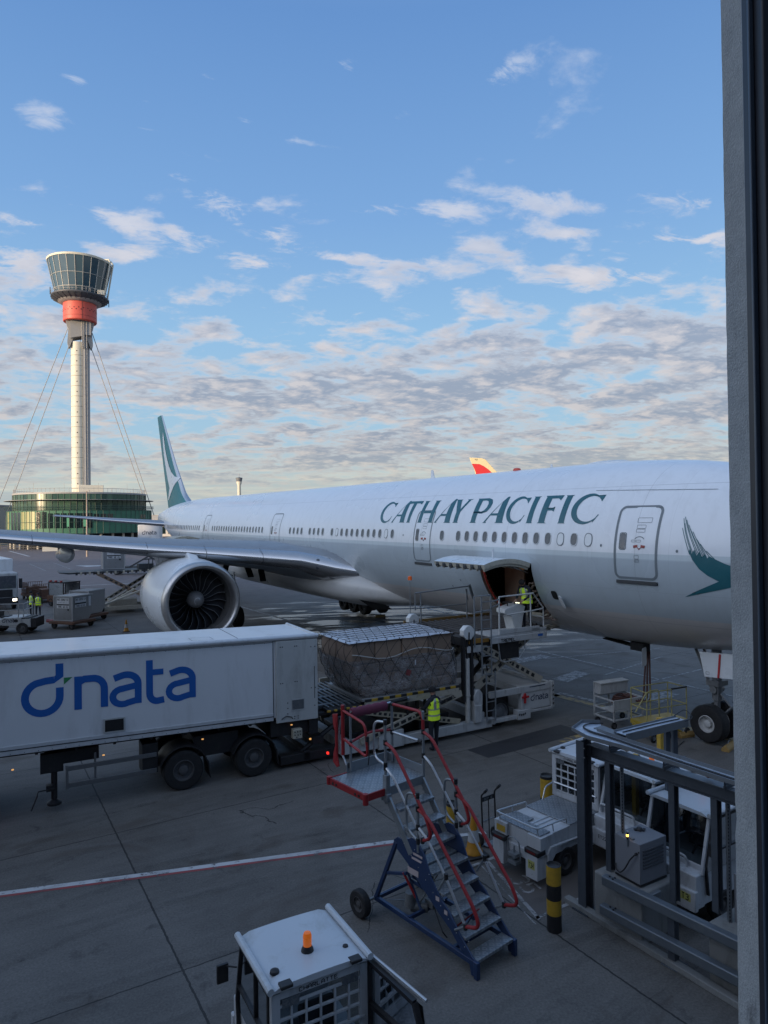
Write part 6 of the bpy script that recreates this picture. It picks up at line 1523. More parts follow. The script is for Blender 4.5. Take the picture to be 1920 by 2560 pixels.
for x in (4.95, 7.05): mb.tube([(x, 3.75, 3.05), (x, 3.75, 4.2)], .028, 7)
mb.tube([(4.7, 3.75, 3.55), (4.7, 3.75, 4.18), (7.15, 3.75, 4.30)], .028, 7); mb.tube([(4.7, 3.75, 3.6), (7.05, 3.75, 3.62)], .02, 6); mb.bar((7.15, 3.72, 4.36), (7.35, 3.72, 3.8), .05, .10)
mb.tube([(7.0, 3.75, 4.2), (7.12, 3.75, 3.75)], .02, 6); mb.build('guard_railing', M_GST, ld)
mb = MB(); mb.tube([(4.55, 3.85, 3.0), (4.55, 3.85, 4.62)], .016, 6); bp_ = mb.build('beacon_pole', M_GST, ld)
mb = MB(); mb.lathe([(.075, 0), (.08, .03), (.07, .14), (.0, .16)], 14, 0, Matrix.Translation((4.55, 3.85, 4.66))); mb.build('beacon', mat('beacon_orange', (.6, .12, .02), .3, emit=(1, .16, .03), estr=.08), bp_)
# main platform
mb = MB(); mb.b2(-.55, 3.95, .05, 3.25, 1.40, 1.52); mb.b2(-1.3, -.5, .25, 3.0, 1.33, 1.42); mb.build('main_platform', M_BKP, ld, bevel=.01)
mb = MB()
for i in range(26): mb.cyl((-.45 + i * .17, .2, 1.545), (-.45 + i * .17, 3.1, 1.545), .03, n=8)
for y in (.5, 1.3, 2.1, 2.9): mb.b2(-1.25, .5, y, y + .16, 1.45, 1.56)
mb.build('rollers', mat('roller_steel', (.13, .14, .15), .4, .6, dirt=.5), ld)
mb = MB()
for i in range(17):
    x = .62 + i * .2; mb.b2(x, x + .2, -.02, .06, 1.585, 1.66, 1 if i % 2 else 2)
mb.b2(.6, 3.95, -.015, .05, 1.40, 1.583, 0); mb.b2(.6, 4.0, 3.2, 3.28, 1.42, 1.66, 0)
for i in range(12): mb.bar((-.6 + i * .1, -.0, 1.50), (-.5 + i * .1, 0, 1.50), .05, .05, m=1 + i % 2)
mb.build('edge_beam', [M_VC, M_YEL, M_BKP], ld, bevel=.006)
mb = MB(); mb.cyl((1.15, -.04, 1.47), (2.0, -.04, 1.52), .06, n=12); mb.cyl((2.0, -.04, 1.52), (2.06, -.04, 1.523), .068, n=12, m=1); mb.build('edge_roller', [M_BKP, M_GST], ld)
for y in (.12, 2.95):
    mb = MB(); hazard(mb, (.55, y, 1.30), (4.05, y, .48), .16, .08, 16, 0, 1); mb.build('scissor_arm', [mat('arm_cream', (.34, .30, .22), .6, dirt=.5), M_BKP], ld)
    mb = MB(); hazard(mb, (.45, y - .10, .46), (4.05, y - .10, 1.40), .19, .08, 12, 0, 1, size=.7); sa_ = mb.build('scissor_arm', [M_VC, M_BKP], ld)
    mb = MB(); mb.cyl((2.25, y - .15, .92), (2.25, y + .05, .92), .08, n=16); mb.cyl((2.25, y - .16, .92), (2.25, y - .15, .92), .03, n=8, m=1); mb.build('pivot', [M_VC, M_BKP], ld)
mb = MB(); sl = .94 / 3.6
text(mb, 'TREPEL', lambda u, v, q: (3.28 + u * .97 - v * .25, .115 - .10 - .045 - q, 1.165 + u * sl + v), .09, .55, 1.6); mb.build('arm_lettering', M_BKP, ld, smooth=0)
for P_, r_ in (([(2.1, .1, 1.4), (2.1, .1, .95), (2.25, .15, .7)], .05), ([(2.5, .2, 1.4), (2.52, .2, .9)], .06), ([(2.8, .2, 1.4), (2.8, .2, .75)], .05), ([(3.1, .3, 1.4), (3.2, .3, 1.0), (3.0, .3, .7)], .03), ([(-1.2, .5, .35), (-.3, .35, .95), (.4, .3, 1.35)], .07), ([(-1.2, 2.5, .35), (.4, 2.6, 1.35)], .07)):
    mb = MB(); mb.tube(P_, r_, 8); mb.build('hose', M_BKP, ld)
mb = MB(); mb.b2(-1.9, .0, .3, .6, .12, .36); mb.b2(-1.9, .0, 2.5, 2.8, .12, .36); mb.b2(-1.2, -1.0, .3, 2.8, .14, .40); mb.b2(-1.9, -.6, .6, 2.5, .16, .2); mb.build('front_fork', M_BKP, ld, bevel=.01)
mb = MB(); mb.b2(-.62, -.57, -.02, .05, .30, .36); mb.build('marker_lamp', M_RLMP, ld, smooth=0)
# ---- the netted pallet on the main platform
cp = thing('cargo_pallet', 'shrink-wrapped cargo of brown cartons under a black net on a flat pallet', 'cargo pallet', (-1.15, 19.67, 1.66), LA)
mb = MB(); mb.b2(.52, 3.98, .02, 2.42, -.06 + .0, 0.03 - .005); mb.build('pallet_sheet', mat('pallet_alloy', (.34, .34, .34), .4, .7, dirt=.5), cp, bevel=.01)
SEC = [(.06, .62, 3.90), (.35, .42, 3.93), (.70, .25, 3.96), (1.0, .17, 3.93), (1.35, .14, 3.86), (1.66, .16, 3.82), (1.71, .22, 3.76)]
def cs(u, v):
    """u 0..1 around, v height"""
    a0, x0, x1 = SEC[0]
    for A_, B_ in zip(SEC, SEC[1:]):
        if v <= B_[0] or B_ is SEC[-1]:
            t = min(1, max(0, (v - A_[0]) / (B_[0] - A_[0]))); x0 = A_[1] + (B_[1] - A_[1]) * t; x1 = A_[2] + (B_[2] - A_[2]) * t; break
    y0, y1 = .06, 2.32; lx = x1 - x0; ly = y1 - y0; P_ = 2 * (lx + ly); d = (u % 1) * P_; r = .10
    if d < lx: p = (x0 + d, y0)
    elif d < lx + ly: p = (x1, y0 + d - lx)
    elif d < 2 * lx + ly: p = (x1 - (d - lx - ly), y1)
    else: p = (x0, y1 - (d - 2 * lx - ly))
    mx, my = (x0 + x1) / 2, (y0 + y1) / 2; a_ = abs(p[0] - mx) / (lx / 2); b_ = abs(p[1] - my) / (ly / 2); f_ = (a_ ** 14 + b_ ** 14) ** (-1 / 14)
    return Vector((mx + (p[0] - mx) * f_, my + (p[1] - my) * f_, v))
rgc = random.Random(21)
M_CART = mat('carton_brown', (.27, .19, .135), .75, dirt=.4, dcol=(.14, .09, .06), scale=2.5, bump=.3, bscale=18, var=.15)
M_CRT2 = mat('carton_brown_dark', (.21, .15, .11), .75, dirt=.4, dcol=(.10, .07, .05), scale=2.5, bump=.3, bscale=18)
def carton(x0, x1, y0, y1, z0, z1, m):
    mb = MB(); mb.b2(x0, x1, y0, y1, z0, z1); o = mb.build('carton', m, cp, bevel=.035); return o
for (a, c) in ((.25, 1.02), (1.04, 1.95), (1.97, 2.9), (2.92, 3.80)):
    for y0, y1 in ((.12, 1.2), (1.22, 2.28)):
        carton(a, c, y0 + rgc.uniform(0, .04), y1, 1.02, 1.66 + rgc.uniform(-.03, .02), rgc.choice((M_CART, M_CRT2)))
for z0, z1, a0_ in ((.04, .33, .66), (.35, .66, .50), (.68, 1.0, .34)):
    n = 4; w_ = (3.84 - a0_) / n
    for i in range(n):
        for y0, y1 in ((.16, 1.2), (1.22, 2.26)): carton(a0_ + i * w_, a0_ + (i + 1) * w_ - .02, y0, y1, z0, z1, rgc.choice((M_CART, M_CRT2, M_CRT2)))
def wrap_mat():
    m = bpy.data.materials.new('clear_wrap'); m.use_nodes = True; t = m.node_tree; t.nodes.clear(); n = NB(t)
    tc = n.node('ShaderNodeTexCoord').outputs['Object']
    w = n.noise(n.node('ShaderNodeMapping', {'Vector': tc, 'Scale': (1.2, 1.2, 3.5)}).outputs[0], 3.2, 8, .7, 1.6)
    bnd = n.math('ABSOLUTE', n.math('SUBTRACT', w, .5))
    hl = n.node('ShaderNodeMapRange', {0: bnd, 1: 0.0, 2: .07, 3: .9, 4: .48}).outputs[0]  # more opaque grey ridges stand in for glossy highlights on the film
    big = n.node('ShaderNodeMapRange', {0: n.noise(tc, 1.7, 3, .5), 1: .40, 2: .60, 3: .55, 4: 1.0}).outputs[0]
    bp = n.node('ShaderNodeBump', {'Height': w, 'Strength': 1.0, 'Distance': .12})
    g = n.node('ShaderNodeBsdfPrincipled', {'Base Color': (.34, .33, .33, 1), 'Roughness': .15, 'Normal': bp.outputs[0], 'Specular IOR Level': .8})
    tr_ = n.node('ShaderNodeBsdfTransparent', {'Color': (.93, .93, .95, 1)})
    mx = n.node('ShaderNodeMixShader', {0: n.math('MULTIPLY', hl, big), 1: tr_.outputs[0], 2: g.outputs[0]})
    n.node('ShaderNodeOutputMaterial', {'Surface': mx.outputs[0]}); return m
mb = MB(); rings = []
for j in range(18):
    v = .02 + j * 1.12 / 17; rings.append([])
    for i in range(120):
        p = cs(i / 120, v); b_ = .012 + .075 * max(0, math.sin(v * 5.6)) + rgc.uniform(0, .03)
        c0 = Vector((2.1, 1.2, v)); d = (p - c0); d.z = 0; d.normalize(); rings[-1].append(p + d * b_)
mb.loft(rings); mb.build('plastic_wrap', wrap_mat(), cp, smooth=180)
mb = MB(); g = 16; vs = []
for i in range(g + 1):
    for j in range(g + 1):
        vs.append((.14 + 3.68 * i / g, .06 + 2.28 * j / g, 1.705 + rgc.uniform(-.008, .014) - (.05 if i in (0, g) or j in (0, g) else 0)))
mb.add(vs, [(i * (g + 1) + j, (i + 1) * (g + 1) + j, (i + 1) * (g + 1) + j + 1, i * (g + 1) + j + 1) for i in range(g) for j in range(g)])
mb.build('top_sheet', mat('sheet_white', (.46, .49, .54), .35, dirt=.3, dcol=(.25, .24, .22), scale=2), cp, smooth=180)
mb = MB(); NL = 24
for sg in (1, -1):
    for i in range(NL):
        pts = []
        for k in range(11):
            v = .04 + 1.68 * k / 10; u = i / NL + sg * (v - .9) * (.075 if sg > 0 else .035) + .004 * math.sin(i * 2.3 + v * 4)
            p = cs(u, v); c0 = Vector((2.1, 1.2, v)); d = (p - c0); d.z = 0; d.normalize()
            pts.append(p + d * (.035 + .03 * math.sin(PI * k / 10) + .05 * max(0, math.sin(v * 5.6)) * .8))
        mb.tube(pts, .0075, 5)
for i in range(13): mb.tube([(.16 + 3.6 * i / 12, .02, 1.725), (.16 + 3.6 * ((i + 3) % 15) / 12 if i < 10 else 3.84, .02 + (2.3 if i < 10 else 2.3 * (12 - i) / 3), 1.735)], .006, 5)
for i in range(13): mb.tube([(.16 + 3.6 * i / 12, .02, 1.733), (max(.14, .16 + 3.6 * (i - 3) / 12), 2.32, 1.742)], .006, 5)
for j in range(7): mb.tube([(.13, .1 + j * .36, 1.735), (3.86, .1 + j * .36 , 1.738)], .006, 5)
mb.build('cargo_net', mat('net_black', (.012, .013, .016), .8), cp)
mb = MB(); mb.box((2.35, -.0, .90), (.035, .012, .15)); mb.box((2.1, .0, .62), (.16, .012, .17), rot=Matrix.Rotation(.4, 3, 'Y'), m=1); mb.build('wrap_label', [mat('label_pale', (.5, .52, .55), .5), mat('label_red', (.18, .04, .04), .5)], cp, smooth=0)
mb = MB(); pts = [cs(i / 40, 1.33 - .20 * math.sin(i * .4) ** 2) + Vector((0, -.05, 0)) for i in range(0, 14)]; mb.tube(pts, .014, 6); mb.build('tie_rope', mat('rope_pale', (.4, .4, .38), .7), cp)

# ---- people at the loader
J = stand(elL=(-.30, .10, 1.20), wrL=(-.22, .30, 1.16), elR=(.27, .05, 1.18), wrR=(.24, .26, 1.02), anL=(-.16, -.10, .10), knL=(-.13, .02, .50), anR=(.15, .06, .10), head=(0, .05, 1.68))
t, v = person('worker in a black beanie and hi-vis vest standing with back turned beside the loader', 'person', (1.43, 20.62, 0), LA + .25, J, zs=1.03)
mb = MB(); dnata(mb, lambda u, v, k: (-.115 + u, -.168 - k, 1.40 + v), .055); mb.build('vest_lettering', M_NAVY, v)
U_ = Vector((math.cos(LA), math.sin(LA), 0)); N_ = Vector((-U_.y, U_.x, 0)); LO = Vector((-1.15, 19.67, 0))
pp = LO + U_ * 7.25 + N_ * .52 + Vector((0, 0, 3.10))
J = stand(waist=(0, .03, 1.12), chest=(0, .10, 1.30), neck0=(0, .16, 1.42), neck=(0, .20, 1.49), head=(0, .29, 1.58), face=(0, .75, -.6), shL=(-.19, .14, 1.40), elL=(-.24, .20, 1.13), wrL=(-.17, .42, 1.02), shR=(.19, .14, 1.40), elR=(.24, .20, 1.13), wrR=(.16, .42, 1.02))
person('worker in a hi-vis vest leaning over the white console on the raised loader platform', 'person', pp, LA + rad(105), J, hat='hair', zs=1.0)
# ================================================================== ACCESS STEPS
SA = rad(40.05)
M_STB = mat('frame_blue_paint', (.009, .028, .085), .42, dirt=.3, dcol=(.03, .035, .05), scale=4, coat=.2)
M_RPT = mat('padded_red_tube', (.26, .014, .018), .5, dirt=.35, dcol=(.15, .02, .02), scale=6)
def tread_mat():
    m = bpy.data.materials.new('tread_plate'); m.use_nodes = True; t = m.node_tree; t.nodes.clear(); n = NB(t)
    tc = n.node('ShaderNodeTexCoord').outputs['Object']; s_ = n.node('ShaderNodeSeparateXYZ', {0: tc}).outputs
    def bars(a, b):
        u = n.math('ADD', n.math('MULTIPLY', s_[0], a), n.math('MULTIPLY', s_[1], b))
        v = n.math('SUBTRACT', n.math('MULTIPLY', s_[0], b), n.math('MULTIPLY', s_[1], a))
        return n.math('MULTIPLY', n.math('GREATER_THAN', n.math('SINE', n.math('MULTIPLY', u, 110)), .45), n.math('GREATER_THAN', n.math('SINE', n.math('MULTIPLY', v, 55)), -.1))
    h = n.math('MAXIMUM', bars(.707, .707), bars(.707, -.707))
    nz = n.noise(tc, 4, 6, .65)
    c = n.mix(n.math('MULTIPLY', h, .5), n.ramp(nz, [(.3, (.15, .17, .19)), (.7, (.27, .295, .32))]), (.40, .42, .44))
    bp = n.node('ShaderNodeBump', {'Height': h, 'Strength': .6, 'Distance': .004})
    p = n.node('ShaderNodeBsdfPrincipled', {'Base Color': c, 'Roughness': .38, 'Metallic': .55, 'Normal': bp.outputs[0]})
    n.node('ShaderNodeOutputMaterial', {'Surface': p.outputs[0]}); return m
M_TRD = tread_mat()
stp = thing('access_steps', 'tall wheeled boarding steps with blue frame, red padded handrails and silver treads', 'access steps', (1.29, 10.32, 0), SA)
SW = .90
def tread(y, z, d=.235, w0=.035, w1=SW - .035):
    mb = MB(); mb.b2(w0, w1, y, y + d, z - .05, z, 0); o = mb.build('tread', [M_TRD], stp, smooth=0, bevel=.006); return o
for i in range(5): tread(-.01 + .235 * i, .265 + .235 * i)
tread(1.20, 1.22, .24); tread(1.23, 1.47, .22); tread(1.46, 1.73, .22); tread(1.73, 1.98, .22)
for x in (0.0, SW - .03):
    mb = MB(); PL = [(-.03, .02), (.10, .02), (.14, .20), (.30, .30), (.55, .52), (.80, .66), (1.00, .80), (1.34, 1.02), (1.50, 1.16), (1.86, 1.36), (1.86, 1.44), (1.76, 1.52), (1.60, 1.52), (1.42, 1.62), (1.28, 1.62), (1.10, 1.45), (.95, 1.14), (.72, .88), (.56, .78), (.30, .50), (.06, .29), (-.03, .25)]
    mb.prism(PL, lambda u, v, d, x=x: (x + d, u, v), 0, .03); s_ = mb.build('stringer', M_STB, stp, bevel=.006)
    if x == 0.0:
        mb = MB()
        for (y0, y1, z0, z1, m_) in ((1.24, 1.50, 1.03 + .0, 1.13, 0), (1.17, 1.40, 1.29, 1.33, 0), (1.14, 1.36, 1.37, 1.41, 0), (1.27, 1.42, .95, .97, 1), (.76, .84, .84, .91, 0), (.58, .65, .70, .77, 0)):
            mb.add([(-.004, y0, z0), (-.004, y1, z0), (-.004, y1, z1), (-.004, y0, z1)], [(0, 1, 2, 3)], m_)
        mb.build('warning_sticker', [mat('sticker_pale', (.42, .36, .36), .5, dirt=.5, dcol=(.35, .12, .12), scale=30), M_LIN], s_, smooth=0)
        mb = MB()
        for k in range(22):
            y = .05 + k * .085; z = .24 + y * .80 + (.16 if k % 2 else -.03)
            if z < 1.5: mb.cyl((-.006, y, z), (.0, y, z), .009, n=6)
        mb.build('bolts', M_SLV, s_)
    mb = MB(); mb.bar((x + .015, .02, .22), (x + .015, 2.40, .24), .06, .08); mb.build('base_beam', M_STB, stp, bevel=.006)
    mb = MB(); mb.bar((x + .015, 2.36, .26), (x + .015, 1.80, 1.42), .06, .07); mb.bar((x + .015, 2.05, .80), (x + .015, 1.55, .98), .05, .05); mb.build('brace', M_STB, stp, bevel=.006)
    mb = MB(); mb.bar((x + .015, 1.42, 1.35), (x + .015, 2.10, 2.22), .04, .13); mb.build('upper_stringer', M_GST, stp, bevel=.005)
    mb = MB(); mb.b2(x - .02, x + .05, -.05, .03, 0, .26); mb.build('foot', M_STB, stp, bevel=.01)
mb = MB()
for y, z in ((2.36, .24), (1.5, .26), (.5, .22)): mb.bar((.0, y, z), (SW, y, z), .05, .06)
mb.bar((0, 1.0, .82), (SW, 1.0, .78), .04, .04); mb.bar((.2, .55, .30), (.85, .85, .30), .04, .04); mb.bar((.15, 1.55, .9), (.6, 1.2, .25), .03, .03); mb.bar((.1, 1.62, .95), (.1, 1.30, .45), .03, .03)
mb.build('cross_member', M_STB, stp)
mb = MB(); mb.tube([(.0, 1.62, .98), (.1, 1.42, .60)], .022, 7); mb.tube([(.2, .62, .42), (.9, .74, .40)], .014, 6); mb.build('red_lever', M_RPT, stp)
mb = MB(); mb.tube([(-.3, 2.4, .235), (SW + .3, 2.4, .235)], .025, 8); mb.tube([(-.0, 2.3, .24), (.9, 1.6, .18)], .012, 6); mb.build('axle', M_GST, stp)
for x, s_ in ((-.30, -1), (SW + .30, 1)):
    mb = MB(); mb.wheel((0, 0, 0), .235, .15, (s_, 0, 0), 0, 1, 28, rim=.55); w = mb.build('wheel', [M_TYR, M_HUB], stp); w.location = (x, 2.42, .235)
mb = MB(); mb.cyl((.25, 1.72, .28), (.25, 1.72, .52), .11, .09, n=16); mb.cyl((.25, 1.72, .28), (.45, 1.5, .28), .09, n=12); mb.b2(.42, .66, 1.35, 1.55, .30, .42); mb.tube([(.3, 1.6, .3), (.5, 1.3, .9)], .014, 6); mb.build('hydraulic_pump', mat('cast_grey', (.15, .16, .165), .55, .3, dirt=.7, scale=9), stp, bevel=.01)
mb = MB(); mb.tube([(.5, 1.4, .3), (.4, 1.2, .2), (.3, 1.0, .14), (.35, .95, .05)], .012, 6); mb.build('hose', M_BKP, stp)
# platform
mb = MB(); mb.b2(-.44, SW + .02, 2.05, 3.06, 2.215, 2.265); mb.build('platform', M_TRD, stp, smooth=0, bevel=.005)
mb = MB(); mb.b2(-.08, SW + .02, 3.06, 3.075, 2.26, 2.44); mb.b2(SW + .02, SW + .035, 2.05, 3.06, 2.265, 2.42); mb.b2(-.02, SW, 2.03, 2.05, 2.12, 2.27); mb.build('toe_board', M_GST, stp)
mb = MB(); mb.b2(-.475, -.44, 2.05, 3.10, 2.16, 2.275); mb.b2(-.44, .0, 2.02, 2.05, 2.15, 2.27); mb.b2(-.44, -.05, 3.06, 3.09, 2.2, 2.275); mb.cyl((-.455, 2.04, 2.10), (-.455, 2.04, 2.285), .05, n=14); mb.cyl((-.455, 3.09, 2.15), (-.455, 3.09, 2.29), .05, n=14)
mb.build('red_bumper', mat('bumper_red', (.24, .012, .016), .5, dirt=.5, dcol=(.1, .02, .02), scale=5, wear=.3, wcol=(.05, .03, .03)), stp, bevel=.004)
mb = MB()
for y in (2.2, 2.3, 2.85, 2.95): mb.cyl((-.485, y, 2.21), (-.475, y, 2.21), .022, n=8)
mb.build('bumper_bolt', M_BKP, stp)
# handrails
def rail(pts, r, m, name='handrail', rr=.12):
    mb = MB(); mb.tube(rndpath(pts, rr), r, 9); return mb.build(name, m, stp)
def joint(p, d=(0, 0, 1), r=.034):
    p = Vector(p); d = Vector(d).normalized() * .045; mb = MB(); mb.cyl(p - d, p + d, r, n=10); mb.build('rail_joint', M_BKP, stp)
for x, far in ((0.0, 0), (SW, 1)):
    rail([(x, 2.05, 2.0), (x, 2.05, 3.40 if not far else 3.42)], .026, M_GST, 'rail_post')
    rail([(x, 1.24, 1.45), (x, 1.24, 2.40)], .026, M_GST, 'rail_post')
    # loops that close the rail ends
    rail([(x, 1.24, 2.38), (x, 1.52, 2.36), (x, 1.52, 1.75), (x, 1.24, 1.63)], .022, M_GST, 'rail_loop', .2)
    rail([(x, 1.24, 2.16), (x, .98, 2.08), (x, .02, 1.05), (x, -.10, .80), (x, .20, .70)], .029, M_RPT, 'handrail', .22)
    rail([(x, 1.24, 1.86), (x, 1.02, 1.74), (x, .60, 1.28), (x, .20, .70)], .022, M_SLV, 'knee_rail', .2)
    rail([(x, 2.05, 3.05), (x, 1.82, 2.98), (x, 1.02, 2.05), (x, .92, 1.78), (x, 1.13, 1.68)], .029, M_RPT, 'handrail', .22)
    rail([(x, 2.05, 2.62), (x, 1.86, 2.52), (x, 1.13, 1.68)], .022, M_SLV, 'knee_rail', .2)
    for p in ((x, 2.05, 3.05), (x, 2.05, 2.62), (x, 1.24, 2.38), (x, 1.24, 2.16), (x, 1.24, 1.86), (x, 1.24, 1.63), (x, .20, .70), (x, .60, 1.30), (x, 1.13, 1.68)): joint(p)
    rail([(x, .20, .70), (x + (.0), .42, .55)], .02, M_GST, 'rail_stub'); rail([(x, .60, 1.30), (x, .78, 1.02)], .02, M_GST, 'rail_stub')
rail([(0, 2.05, 3.40), (0, 2.36, 3.36), (0, 2.36, 2.72), (0, 2.05, 2.66)], .022, M_SLV, 'rail_loop', .2)
joint((0, 2.05, 3.40)); joint((0, 2.05, 2.66))
# platform rails: back, padded bar, far side
rail([(-.02, 3.02, 2.3), (-.02, 3.02, 3.3)], .024, M_GST, 'rail_post'); rail([(SW, 2.92, 2.3), (SW, 2.92, 3.36)], .026, M_GST, 'rail_post')
rail([(SW, 2.92, 3.38), (SW, 2.14, 3.40), (SW, 2.05, 3.30), (SW, 2.05, 3.05)], .029, M_RPT, 'handrail', .2)
rail([(SW, 2.92, 2.85), (SW, 2.12, 2.86)], .023, M_SLV, 'knee_rail'); joint((SW, 2.12, 2.86), (0, 1, 0), .04); joint((SW, 2.92, 2.85)); joint((SW, 2.92, 3.38), (0, 1, 0))
rail([(-.02, 3.05, 2.80), (.45, 3.05, 2.92), (SW, 2.95, 2.88)], .024, M_RPT, 'knee_rail', .2)
rail([(-.02, 3.02, 3.38), (SW, 2.96, 3.40)], .022, M_SLV)
mb = MB(); R_ = []
rgs = random.Random(2)
for i in range(13):
    t = i / 12; x = -.0 + .80 * t; k = .062 + .006 * math.sin(i * 2.4); R_.append([(x, 3.02 - .05 * t + k * math.cos(2 * PI * q / 10), 3.355 + k * 1.5 * math.sin(2 * PI * q / 10)) for q in range(10)])
mb.loft(R_, cap=True); mb.build('padded_bar', mat('padding_maroon', (.13, .022, .05), .7, dirt=.3, dcol=(.08, .03, .04), scale=8, bump=.4, bscale=20), stp, smooth=60)
# red gate
rail([(-.06, 3.20, 2.56), (-.06, 3.20, 3.48)], .034, M_RPT, 'gate_post')
rail([(-.06, 3.20, 3.38), (-.12, 2.46, 3.30), (-.12, 2.38, 2.72), (-.06, 3.18, 2.86)], .025, M_RPT, 'gate', .14)
rail([(-.12, 3.32, 2.44), (-.12, 3.32, 3.26)], .03, M_RPT, 'gate_post')
mb = MB(); mb.prism([(3.26, 3.32), (3.42, 3.28), (3.40, 3.10), (3.34, 2.96), (3.34, 2.72), (3.40, 2.56), (3.42, 2.40), (3.30, 2.32), (3.22, 2.36), (3.30, 2.60), (3.30, 3.05)], lambda u, v, d: (-.14 + d, u, v), 0, .02); mb.build('gate_guard', M_RPT, stp, bevel=.006)
rail([(-.04, 3.26, 3.25), (-.04, 3.34, 3.05), (-.04, 3.34, 2.65), (-.04, 3.12, 2.38)], .018, M_SLV, 'gate_rail', .15)
joint((-.02, 3.05, 2.40)); joint((-.02, 3.02, 2.80)); joint((-.12, 2.40, 3.05)); rail([(-.12, 2.36, 3.02), (-.13, 2.34, 2.74), (-.12, 2.38, 2.60)], .010, M_BKP, 'strap')
mb = MB(); mb.b2(-.045, .045, 1.98, 2.08, 2.05, 2.50); mb.b2(-.05, .05, 1.95, 2.12, 2.05, 2.18); mb.build('post_bracket', M_GST, stp, bevel=.006)

# ================================================================== CONES, BOLLARDS, TROLLEY
M_CNY = mat('cone_yellow', (.42, .19, .01), .55, dirt=.3, scale=8); M_CNW = mat('cone_white', (.42, .43, .43), .45, dirt=.3, scale=8)
def cone(x, y, h, label):
    t = thing('traffic_cone', label, 'traffic cone', (x, y, 0), .4, 'yellow and white traffic cones')
    k = h / .83
    mb = MB(); mb.b2(-.24 * k, .24 * k, -.24 * k, .24 * k, 0, .05 * k); mb.build('base', M_BKP, t, bevel=.02)
    mb = MB(); mb.lathe([(.19 * k, .05 * k), (.185 * k, .09 * k), (.15 * k, .13 * k), (.118 * k, .30 * k), (.084 * k, .52 * k), (.040 * k, .80 * k), (.036 * k, .83 * k), (.02 * k, .83 * k)], 24, 0, None, [0, 0, 0, 1, 0, 0, 0]); mb.m = mb.m
    mb.build('body', [M_CNY, M_CNW], t, smooth=40)
    mb = MB(); mb.lathe([(.120 * k, .29 * k), (.087 * k, .51 * k)], 24); mb.lathe([(.122 * k, .285 * k), (.089 * k, .508 * k)], 24); mb.build('reflective_sleeve', M_CNW, t)
cone(1.76, 14.13, .83, 'yellow cone with a white sleeve beside the steps and the hand trolley')
cone(-16.43, 43.38, .76, 'small yellow cone standing near the engine beyond the trailer roof')
def bollard(x, y, h, r, bands, label):
    t = thing('bollard', label, 'bollard', (x, y, 0), 0, 'black and yellow bollards')
    z = 0
    for i, (d, m_) in enumerate(bands):
        mb = MB(); mb.lathe([(r * .999, z), (r, z + .004), (r, z + d - .004), (r * .999, z + d)], 28); mb.build('band', M_YEL if m_ else M_BKP, t, smooth=50); z += d
    mb = MB(); mb.lathe([(r * .999, h - .003), (r * 1.01, h), (r * .9, h + .01), (r * .86, h - .04), (.001, h - .045)], 28); mb.build('cap', mat('bollard_cap', (.04, .045, .05), .6, dirt=.5), t, smooth=40)
bollard(2.77, 11.53, 1.09, .122, [(.28, 0), (.25, 1), (.25, 0), (.31, 1)], 'black and yellow bollard in front of the tug bumper, nearest the viewer')
bollard(1.37, 14.60, .88, .125, [(.42, 0), (.40, 1), (.06, 0)], 'yellow and black bollard seen behind the rails of the steps')
bollard(3.66, 15.75, 1.0, .15, [(.5, 0), (.44, 1), (.06, 0)], 'stubby ochre bollard behind the tug deck, left of its cab')
ht_ = thing('hand_trolley', 'upright black hand trolley leaning by the tug and the cone', 'hand trolley', (2.16, 14.62, 0), rad(38))
mb = MB()
for x in (-.20, .20): mb.tube(rndpath([(x, 0, .1), (x, .03, 1.05), (x, -.10, 1.18)], .05), .018, 7); mb.tube([(x, -.06, 1.14), (x, -.14, 1.22)], .028, 7)
mb.tube([(.0, 0, .1), (.0, .02, .95)], .012, 6)
mb.build('frame', M_BKP, ht_)
mb = MB(); mb.box((0, .03, .95), (.40, .02, .09)); pl_ = mb.build('name_plate', M_BKP, ht_); mb = MB(); text(mb, 'BEBWB', lambda u, v, q: (-.13 + u, .018 - q, .93 + v), .04, .24, 1.2); mb.build('plate_lettering', M_GST, pl_, smooth=0)
mb = MB(); mb.b2(-.22, .22, -.16, .0, .03, .045); mb.tube([(-.2, .02, .5), (.2, .02, .5)], .012, 6); mb.build('toe_plate', M_GST, ht_)
for x in (-.25, .25):
    mb = MB(); mb.wheel((0, 0, 0), .13, .06, (1, 0, 0), 0, 1, 18); w = mb.build('wheel', [M_TYR, M_HUB], ht_); w.location = (x, .06, .13)

# ================================================================== BAGGAGE TUGS
M_TGW = mat('tug_white', (.43, .45, .47), .42, dirt=.8, dcol=(.15, .14, .13), scale=2.2, wear=.35, wcol=(.12, .08, .05), streak=True)
M_TRF = mat('tug_roof_white', (.47, .51, .55), .38, dirt=.6, dcol=(.20, .19, .15), scale=1.3, coat=.1)
M_TGL = bpy.data.materials.new('cab_glass'); M_TGL.use_nodes = True
_t = M_TGL.node_tree; _t.nodes.clear(); _n = NB(_t)
_g = _n.node('ShaderNodeBsdfGlossy', {'Color': (.7, .75, .8, 1), 'Roughness': .06}); _tr = _n.node('ShaderNodeBsdfTransparent', {'Color': (.30, .33, .34, 1)})
_fr = _n.node('ShaderNodeFresnel', {'IOR': 1.45}); _mx = _n.node('ShaderNodeMixShader', {0: _fr.outputs[0], 1: _tr.outputs[0], 2: _g.outputs[0]}); _n.node('ShaderNodeOutputMaterial', {'Surface': _mx.outputs[0]})
